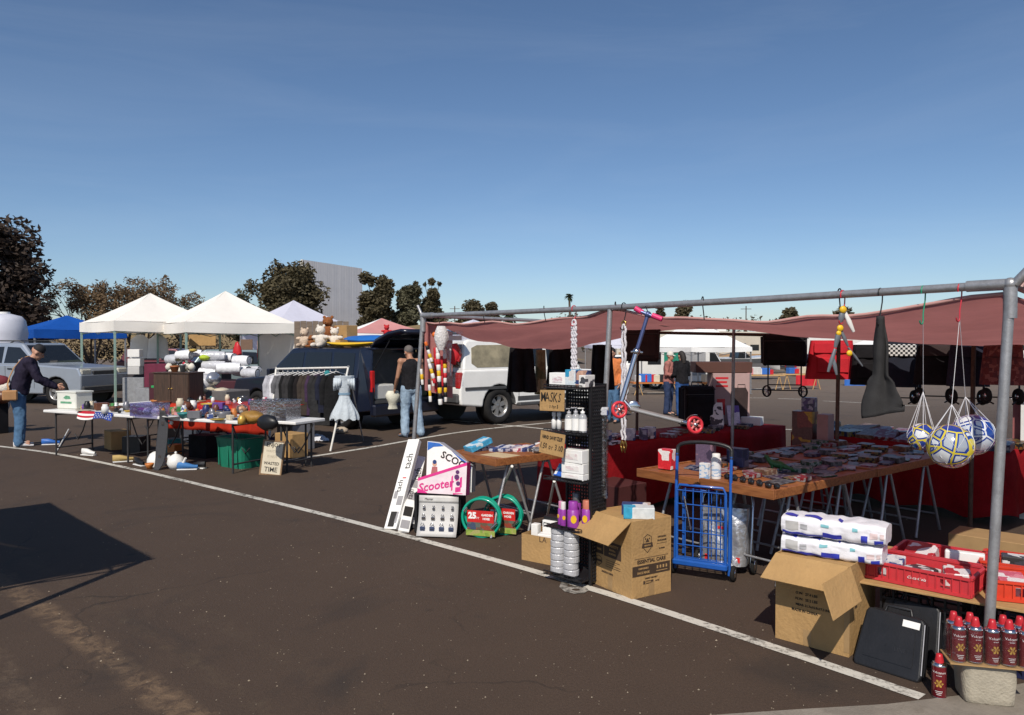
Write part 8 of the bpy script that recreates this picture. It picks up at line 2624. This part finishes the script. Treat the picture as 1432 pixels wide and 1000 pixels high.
# ---------------------------------------------------------------- clothes rack
rk=thing('clothes_rack','white tubular clothes rack on splayed legs full of clothes in front of the dark minivan','clothes rack')
ra_,rb_=P(386,516,13.9),P(487,514,12.5)
mb=MB(WHITEM);mb.tube([ra_,rb_],.018,8);obj('rail',mb,rk)
for(e,pxs,r_)in((rb_,((462,631,0),(508,617,0)),WHITEM),(ra_,((376,622,0),(404,610,0)),WHITEM)):
 for k,(px,py,z)in enumerate(pxs):
  mb=MB(WHITEM if k==0 else STEEL);g_=G(px,py);mb.tube([e+(e-g_)*.02,g_],.017 if k==0 else.012,8);obj('leg',mb,rk)
rd=(rb_-ra_);rl=rd.length;rdn=rd.normalized();rang=math.atan2(rdn.y,rdn.x)
def garment(nm,label,f,l,w,m,sleeves=True,flare=0.0,cat='garment',th=.05,tw=66):
 p=ra_+rd*f-Vector((0,0,.03))
 t=thing(nm,label,cat,p,rang+R(tw),'clothes hanging on the white rack')
 mb=MB(m)
 def g(u,v):
  a_=6.283*u
  k=(ss(0,.10,v)*.85+.15)*(1+flare*v)*(1-.10*ss(.1,.5,v)*(1-flare))
  n_=1+(.22*math.sin(a_*5+v*4+f*40)+.12*math.sin(a_*11+f*90))*ss(.1,.8,v)
  return(w/2*k*math.cos(a_),(th*(.4+.6*ss(0,.3,v)))*math.sin(a_)*n_*(1+flare*2*v),-.06-l*v-.06*(1-ss(0,.15,v))*abs(math.cos(a_))*-0)
 mb.grid(g,24,14);obj('cloth',mb,t)
 if sleeves:
  for s in(-1,1):
   mb=MB(m);mb.tube([(s*w*.38,0,-.10),(s*w*.50,.0,-.26),(s*w*.50,.01,-.10-l*.62)],[.05,.055,.045],10,sq=.6);obj('sleeve',mb,t)
 mb=MB(WHITEP)
 mb.tube([(-w*.4,0,-.09),(0,0,-.03),(w*.4,0,-.09)],.006,6);mb.tube([(0,0,-.03),(0,0,.03),(.02,0,.05),(.035,0,.03)],.003,5)
 obj('hanger',mb,t)
 return t
gcol=[('pale grey shirt',(.42,.42,.46)),('white shirt',(.64,.64,.68)),('grey sweatshirt',(.13,.13,.14)),('black parka',(.014,.014,.015)),('charcoal jumper',(.035,.034,.036)),('long black coat',(.012,.012,.013)),('black jacket',(.016,.014,.015)),('dark brown waistcoat',(.05,.04,.034)),('plum jacket',(.05,.03,.06)),('charcoal cardigan',(.028,.028,.03)),('navy hooded top',(.018,.02,.035)),('black blouse',(.015,.015,.016))]
for i,(nm,c)in enumerate(gcol):
 f=.03+.074*i
 garment('shirt' if 'shirt' in nm else 'jacket',f'{nm} on the white clothes rack, {["first","second","third","fourth","fifth","sixth","seventh","eighth","ninth","tenth","eleventh","twelfth"][i]} from its left end',f,.60+.28*(nm=='long black coat')+.16*(i>5)+.12*math.sin(i*2.3),.44+.05*math.sin(i*3.7),mat(nm,c,1,0,.25,8,.5,25,spec=.1),flare=.12+.1*math.sin(i*5),tw=52+14*math.sin(i*4.1))
mb=MB(mat('teal cloth',(.02,.2,.22),.8));mb.ball((0,0,-.09),(.05,.03,.05),10,8,.1,3);solo('scarf',mb,'small teal scarf over a hanger on the white clothes rack','scarf',ra_+rd*.74+Vector((0,-.06,0)))
DRS=mat('pale blue dress cloth',(.60,.66,.71),.7,0,.10,8,.5,30,spec=.25,transl=.2)
dr=thing('dress','pale blue dress with a full skirt hanging at the right end of the clothes rack','dress',rb_+Vector((-.03,-.16,-.08)),R(12),'clothes hanging on the white rack')
mb=MB(DRS)
def drs(u,v):
 a_=6.283*u
 k=.12+.04*(1-ss(0,.12,v))-.04*ss(.15,.40,v)+.14*ss(.42,1,v)
 n_=1+.10*ss(.42,1,v)*math.sin(a_*9+2*v)+.05*math.sin(a_*23)*ss(.5,1,v)
 return(k*math.cos(a_)*n_,k*.55*math.sin(a_)*n_,-.05-.70*v+.02*math.sin(a_*9)*v)
mb.grid(drs,54,22);obj('cloth',mb,dr)
mb=MB(DRS)
for s in(-1,1):mb.grid(lambda u,v:(s*(.05+.12*v),-.08*math.sin(u*3.14)-.01+.012*math.sin(v*20),-.04-.20*u-.05*v),8,10)
obj('ruffle',mb,dr,solid=.008)
mb=MB(mat('darker blue sash',(.20,.31,.42),.7));mb.grid(lambda u,v:(.094*math.cos(6.283*u),.053*math.sin(6.283*u),-.32-.035*v),24,2);obj('sash',mb,dr)
mb=MB(mat('rumpled white cloth',(.60,.61,.66),.85,0,.1,10,.5,20));mb.grid(lambda u,v:((u-.5)*.42,(v-.5)*.26,.10*math.sin(math.pi*u)*math.sin(math.pi*v)*(1+.5*noise.noise(Vector((u*5,v*5,1))))+.03*abs(noise.noise(Vector((u*9,v*9,3))))+.005),18,14)
solo('rumpled_cloth',mb,'rumpled white cloth lying on the ground under the clothes rack','cloth',G(443,616),R(15))
solo('sandal_pair',lump(mat('beige canvas',(.4,.33,.25),.8),(.12,.08,.07),3),'beige bundle on the ground behind the splayed leg of the clothes rack','bundle',G(478,606))
# ---------------------------------------------------------------- bedding and goods under the tents
WB=mat('white quilt in plastic',(.74,.74,.76),.35,0,.06,6,.35,14,coat=.3)
WB2=mat('grey white plastic wrap',(.50,.50,.53),.25,0,.15,9,.5,16,coat=.5)
Yp=18.6
beds=[(243,503,.42,.26),(258,497,.40,.24),(270,494,.46,.18),(298,498,.55,.24),(318,500,.50,.24),(338,504,.42,.24),(300,512,.55,.26),(320,515,.52,.27),(338,519,.48,.26),(350,522,.40,.24),(292,522,.42,.30),(248,515,.22,.2),(356,517,.36,.18)]
names_b=['at the left of the upper pile','second from left in the upper pile','at the right of the upper pile','top left of the big pile','top middle of the big pile','top right of the big pile','at mid left of the big pile','centre of the big pile','at mid right of the big pile','low right of the big pile','low left of the big pile','standing left of the crimson shirt','at the far right of the big pile']
for i,(px,py,w,h)in enumerate(beds):
 t=thing('bedding_roll',f'white wrapped bedding roll {names_b[i]} under the tents','bedding roll',P(px,py,Yp-.3*(i%2)-(.4 if i>5 else 0)),R(-30+13*(i%4)),'white bedding rolls piled under the tents')
 mb=MB(WB if i%3 else WB2)
 mb.grid(lambda u,v:((u-.5)*w,*[h*(.34+.16*math.sin(math.pi*min(.93,max(.07,u)))**.3+.05*noise.noise(Vector((u*7+i,3*math.cos(6.283*v),3*math.sin(6.283*v)))))*f_(6.283*v)for f_ in(math.cos,math.sin)]),18,20);obj('roll',mb,t)
 mb=MB(WB2);mb.lathe([(0,0),(h*.2,.004),(h*.34,.0)],(w/2,0,0),14,True,(1,0,0));obj('end_wrap',mb,t)
solo('goods_table',MB(mat('dark maroon cloth',(.055,.012,.02),.85)).box((0,0,.42),(2.3,1.0,.84),.02),'dark cloth covered table under the big pile of bedding rolls','table',(X(322,18.3),18.3,0),R(-10))
solo('goods_table',MB(mat('dark maroon cloth',(0,0,0))).box((0,0,.5),(1.3,.9,1.0),.02),'dark cloth covered table under the upper pile of bedding rolls','table',(X(256,19.2),19.2,0),R(-6))
MAR=mat('maroon fabric bin',(.13,.015,.04),.8,0,.2)
for i,px in enumerate((214,229)):
 solo('fabric_bin',block(MAR,(.30,.4,.62)),['maroon fabric bin just right of the tent leg','maroon fabric bin left of the bedding rolls'][i],'bin',(X(px,20.5),20.5,.55),0)
solo('metal_shelf',MB(STEEL).box((0,0,.26),(1.0,.5,.52),.01),'low grey shelf under the maroon fabric bins','shelf',(X(221,20.5),20.5,0),0)
for i,(px,py,l)in enumerate(((189,494,'white shelf crate at the top behind the tent leg'),(190,507,'white shelf crate in the middle behind the tent leg'),(189,518,'grey shelf crate at the bottom behind the tent leg'))):
 mb=MB(WHITEP if i<2 else GREYC);mb.box((0,0,0),(.34,.3,.22),.01);solo('shelf_crate',mb,l,'crate',P(px,py,21.5),R(5))
solo('crate_stand',MB(STEEL).box((0,0,.38),(.6,.36,.76),.01),'grey stand under the shelf crates behind the tent leg','stand',(X(190,21.5),21.5,0))
for i,(px,l)in enumerate(((196,'white dress hanging under the left tent, left of the tent leg'),(221,'white blouse hanging under the left tent, right of the tent leg'))):
 t=thing('dress' if i==0 else 'blouse',l,'dress' if i==0 else 'blouse',P(px,468,22.6),R(20))
 mb=MB(WHITEP);mb.grid(lambda u,v:((.08+.16*ss(0,.2,v))*(1+.25*v)*math.cos(6.283*u),.06*math.sin(6.283*u)*(1+.2*math.sin(9*u)),-.7*v),20,10);obj('cloth',mb,t)
 mb=MB(BLACKP);mb.tube([(-.12,0,-.03),(0,0,.03),(.12,0,-.03)],.008,5);mb.tube([(0,0,.03),(0,0,.16)],.005,4);obj('hanger',mb,t)
for i,(px,py,m,d,l)in enumerate(((286,535,WB2,(.16,.14,.16),'silvery wrapped ball below the bedding rolls'),(298,530,mat('silver balloon foil',(.45,.46,.5),.2,.7),(.15,.12,.13),'silver foil bundle below the bedding rolls'),(270,490,CM['yellow'],(.28,.10,.04),'flat yellow roll on the upper pile of bedding'),(286,500,mat('lime cloth',(.35,.45,.03),.7),(.14,.1,.07),'lime green bundle between the bedding piles'),(252,520,CM['brown'],(.2,.15,.12),'brown hat shaped bundle under the crimson shirt'),(310,546,CM['cream'],(.2,.14,.05),'cream folded cloth behind the orange red tablecloth'),(281,552,CM['yellow'],(.13,.1,.06),'yellow folded cloth on the orange red tablecloth'),(292,545,CM['cream'],(.16,.1,.07),'cream bundle at the back of the orange red tablecloth'))):
 solo('cloth_bundle',lump(m,d,i+60),l,'bundle',P(px,py,14.2 if py>525 else 18.2)-Vector((0,0,d[2]*.8)),i)
solo('goods_table',MB(mat('grey table cloth',(.12,.11,.11),.85)).box((0,0,.42),(1.5,.6,.86),.02),'grey covered table behind the orange red tablecloth','table',(X(292,14.5),14.5,0),LA)
mb=MB(mat('dark side cloth',(.05,.045,.05),.9));mb.box((0,0,.55),(3.4,.1,1.1),.01);solo('low_barrier',mb,'dark low barrier behind the goods under the left tents','barrier',(X(250,25),25,0))
# tan signs hanging at the back of tent two
for i,(px,py,w,h,m,l)in enumerate(((283,474,.9,.45,CARD,'tan board hanging at the back of the second cream tent'),(345,482,.4,.35,mat('brown picture',(.16,.10,.07),.7),'small brown board at the right of the second cream tent'),(372,486,.6,.45,mat('pinkish board',(.3,.2,.19),.7),'pinkish board at the right rear of the second cream tent'))):
 mb=MB(m);mb.box((0,0,0),(w,.02,h),.004);solo('display_board',mb,l,'board',P(px,py,25.6))
for i,px in enumerate((332,366,377)):
 x=X(px,24.6)
 solo('hanging_garment',lump(TRd,(.15,.08,.42),i+80),['red garment hanging left of the parked pale car','red garment hanging before the pinkish board','crimson garment hanging at the right of the pinkish board'][i],'garment',(x,24.6,1.0))
 # ================================================================ FAR RIGHT OF THE LOT
FZ=-.5
WV=carpaint('white van paint',(.66,.65,.63),0)
# cargo van under the white canopy
vn=thing('cargo_van','white van with a green window pane under the bright white canopy','van',(X(952,38),38,FZ),R(4))
mb=MB(WV);mb.prism([(-2.3,.35),(1.9,.35),(2.5,.45),(2.55,.95),(1.85,1.15),(1.35,1.95),(-2.2,2.05),(-2.35,1.8)],-.95,.95);obj('body',mb,vn,bevel=.06,seg=2,fixn=True)
for(x0,x1,m)in((-1.9,-1.25,GLASSD),(-1.1,-.35,mat('green glass',(.02,.22,.15),.2)),):
 mb=MB(m);mb.box(((x0+x1)/2,-.957,1.5),(x1-x0,.02,.62),.01);obj('window',mb,vn)
mb=MB(mat('grey panel',(.30,.30,.31),.5));mb.box((.35,-.958,1.28),(1.2,.02,1.25),.01);obj('side_door',mb,vn)
mb=MB(GLASSD);mb.prism([(1.15,1.2),(1.75,1.2),(1.35,1.85),(1.15,1.85)],-.962,-.94);obj('window',mb,vn)
for x in(-1.5,1.65):
 for s in(-1,1):wheel(vn,x,s*.84,.34,.22)
 # goods tables in front of the van
def far_table(label,px,Y,w,m,rz=0,h=.75):
 t=thing('market_table',label,'table',(X(px,Y),Y,FZ),R(rz),'market tables across the lot')
 mb=MB(m);mb.box((0,0,h-.03),(w,.75,.06));obj('tabletop',mb,t)
 for sx in(-1,1):
  for k in(-1,1):
   mb=MB(WOODT);mb.tube([(sx*w*.38+k*.18,-.3,0),(sx*w*.38,-.3,h-.05)],.022,5);obj('leg',mb,t)
far_table('tan plank table on crossed legs behind the hanging black suitcase',1062,36,2.2,WOODT,4)
far_table('tan plank table across the lot right of the hanging black suitcase',1118,37,1.9,WOODT,2)
far_table('low orange table in front of the white van',915,33,2.0,CM['orange'],5,.55)
far_table('orange crate table at the right of the white van',1002,34,1.6,CM['orange'],5,.5)
q=random.Random(17)
fc=[('white',WHITEP),('blue',BLUEPR),('red',TRd),('cream',CM['cream']),('orange',CM['orange']),('dark',BLACKP),('pink',CM['pink']),('grey',GREYC)]
k=0
for(px0,px1,Y,n,z,wh)in((892,938,33,7,.05,'in front of the white van'),(985,1020,34,4,.0,'right of the white van'),(1045,1078,36,5,.25,'on the tan table behind the suitcase'),(1102,1134,37,4,.25,'on the tan table right of the suitcase')):
 for i in range(n):
  nm,m=fc[(k*3+i)%8]
  s=.22+.14*q.random()
  mb=MB(m);mb.box((0,0,s/2),(s*1.5,s,s),.02)
  solo('market_box',mb,f'{nm} box {["first","second","third","fourth","fifth","sixth","seventh"][i]} from the left {wh}','box',(X(px0+(px1-px0)*(i+.5)/n,Y),Y-.1,z),R(q.uniform(-20,20)))
 k+=1
 # recreational vehicles and trailers at the far side
def rv(label,px,Y,L_,h,rz,m=WV,stripe=None,nwin=4,cab=True):
 t=thing('camper_van',label,'camper',(X(px,Y),Y,FZ),R(rz),'campers across the lot')
 mb=MB(m)
 pr=[(-L_/2,.5),(L_/2-(1.6 if cab else 0),.5),(L_/2-(1.6 if cab else 0),h),(-L_/2,h)]
 if cab:pr=[(-L_/2,.5),(L_/2,.5),(L_/2,1.1),(L_/2-.9,1.3),(L_/2-1.3,2.0),(L_/2-.4,2.3),(L_/2-.6,h),(-L_/2,h)]
 mb.prism(pr,-1.1,1.1);obj('body',mb,t,bevel=.08,seg=2,fixn=True)
 for i in range(nwin):
  x=-L_/2+.7+(L_-2.6)*i/max(1,nwin-1)
  mb=MB(GLASSD);mb.box((x,-1.105,1.85),(.75,.02,.5),.03);obj('window',mb,t)
 if cab:mb=MB(GLASSD);mb.prism([(L_/2-1.15,1.35),(L_/2-1.0,1.35),(L_/2-1.36,1.95),(L_/2-1.5,1.95)],-1.11,1.09);obj('windscreen',mb,t)
 if stripe:
  mb=MB(stripe);mb.box((-.4,-1.104,1.2),(L_-1.2,.015,.22));obj('stripe',mb,t)
 mb=MB(WHITEP);mb.box((-L_*.2,0,h+.13),(.8,.7,.26),.04);obj('roof_unit',mb,t)
 for x in(-L_*.28,L_*.33):
  for s in(-1,1):wheel(t,x,s*.98,.38,.25)
TAN=mat('tan stripe',(.35,.22,.12),.5)
rv('long beige camper with dark windows right of the bright white canopy',1035,66,8.5,3.2,2,carpaint('beige camper paint',(.52,.46,.38),0),TAN,5)
rv('white camper behind the hanging black suitcase',1112,70,8,3.3,-4,WV,GREYC,4)
rv('white camper far behind the red trolley bag',1196,74,7.5,3.0,3,WV,BLUEPR,4)
rv('cream camper behind the bright white canopy',915,78,8,3.6,0,carpaint('cream camper paint',(.56,.52,.44),0),TAN,4)
rv('white camper far behind the hanging balls',1300,76,8,3.1,5,WV,TAN,4)
rv('white camper near the right edge behind the flowered bag',1420,68,7.5,3.2,-3,WV,GREYC,4)
# boat on a trailer
bt=thing('motor_boat','white motor boat with a dark hull band on a trailer left of the hanging suitcase','boat',(X(1030,47),47,FZ),R(6))
mb=MB(mat('boat gelcoat',(.62,.60,.58),.25,0,.05,coat=.5))
def hull(u,v):
 x=-2.6+5.4*u
 w=1.0*(1-max(0,(u-.45)/.55)**2.2)
 a_=math.pi*v
 return(x,-w*math.cos(a_),.55+.75*(1-math.sin(a_))+.25*ss(.6,1,u)*(1-math.sin(a_)))
mb.grid(hull,20,12);mb.add([hull(i/20,0)for i in range(21)]+[hull(1-i/20,1)for i in range(21)],[tuple(range(42))]);obj('hull',mb,bt)
mb=MB(TRIM);mb.grid(lambda u,v:(-2.5+4.2*u,-1.008*(1-max(0,(u*.8-.45)/.55)**2.2)-.0,1.02+.26*v),16,1);obj('hull_band',mb,bt)
mb=MB(GLASSD);mb.prism([(-.2,1.3),(.7,1.3),(.2,1.75),(-.1,1.75)],-.7,.7);obj('windscreen',mb,bt)
mb=MB(STEEL)
for x in(-1.5,.2):mb.tube([(x,-.9,1.3),(x,-.9,2.2),(x,.9,2.2),(x,.9,1.3)],.03,6)
mb.tube([(-1.5,-.9,2.2),(.2,-.9,2.2)],.03,6);mb.tube([(-1.5,.9,2.2),(.2,.9,2.2)],.03,6)
obj('tower_frame',mb,bt)
mb=MB(TRIM);mb.box((-.2,0,.42),(4.6,.9,.12));mb.tube([(2,0,.42),(3.6,0,.45)],.05,6);obj('trailer_frame',mb,bt)
for s in(-1,1):wheel(bt,-.7,s*.85,.32,.2)
# parked cars on the far side
def fcar(label,px,Y,rz,m):
 c=car('far_car',label,'car',(X(px,Y),Y,FZ),R(rz),4.4,1.76,.95,1.48,.92,.24,.31,(-1.35,1.35),.9,.2,-1.6,-2.0,m,windows=[[(.7,.99),(.15,1.38),(-.3,1.4),(-.3,.99)],[(-.4,.99),(-.4,1.4),(-1.2,1.38),(-1.5,.99)]],group='cars parked across the lot')
fcar('white car across the lot behind the flowered trolley bag',1422,44,-8,WHITEC)
fcar('white car across the lot between the checked and plain trolley bags',1281,46,4,WHITEC)
fcar('silver car across the lot behind the small black trolley bag',1222,47,-5,SILVER)
fcar('dark car across the lot behind the red trolley bag',1150,52,3,NAVY)
fcar('yellow car across the lot behind the dotted trolley bag',1378,48,0,carpaint('amber car paint',(.5,.3,.05),0))
fcar('white car across the lot behind the scooter',880,48,6,WHITEC)
# canopies across the lot
canopy('white canopy across the lot right of the red trolley bag',X(1240,56),56,3.4,2.1,3.1,R(20),TENTX,z0=FZ,val=.2,group='canopies across the lot')
canopy('white canopy across the lot behind the plain black trolley bag',X(1335,54),54,3.4,2.1,3.1,R(-12),TENTX,z0=FZ,val=.2,group='canopies across the lot')
canopy('lavender canopy across the lot left of the bright white one',X(860,50),50,3.2,2.1,3.0,R(10),TENTL,z0=FZ,val=.2,group='canopies across the lot')
# clothes racks in the distance by the red bag
for i,(px,m,l)in enumerate(((1128,TRd,'red stall cloth far off left of the red trolley bag'),(1196,BLUEPR,'blue stall cloth far off right of the red trolley bag'),(1228,CM['pink'],'pink stall cloth far off behind the charcoal bag'))):
 mb=MB(m);mb.grid(lambda u,v:((u-.5)*1.1,.04*math.sin(u*14),1.0*v),12,3);solo('stall_cloth',mb,l,'cloth',(X(px,40),40,FZ))
 # utility poles on the horizon
for i,(px,Y,top,l)in enumerate(((1043,130,428,'thin utility pole on the horizon above the maroon tarp'),(636,140,428,'thin utility pole left of the short palm'))):
 t=thing('utility_pole',l,'utility pole',(X(px,Y),Y,0))
 zt=Z(top,Y)
 mb=MB(BARK);mb.tube([(0,0,-.3),(0,0,zt)],.09,6);obj('pole',mb,t)
 mb=MB(BARK);mb.box((0,0,zt-.5),(1.8,.08,.09));obj('crossarm',mb,t)
 # ================================================================ OFF TO THE LEFT: the canopy whose shadow reaches the lane
ln=2.05/math.tan(SUN_EL)
tip=G(214,781)
sd=Vector((SHX,SHY,0)).normalized()
cor=tip-sd*ln
cp=canopy('dark canopy standing beside the lane at the left of the camera',0,0,3.0,2.05,2.75,0,mat('dark canopy cloth',(.06,.07,.12),.8),val=.02,sag=.18,name='lane_canopy',group='canopy at the lane')
cp.rotation_euler=(0,0,R(45))
cp.location=(cor.x-1.5*math.sqrt(2),cor.y,0)
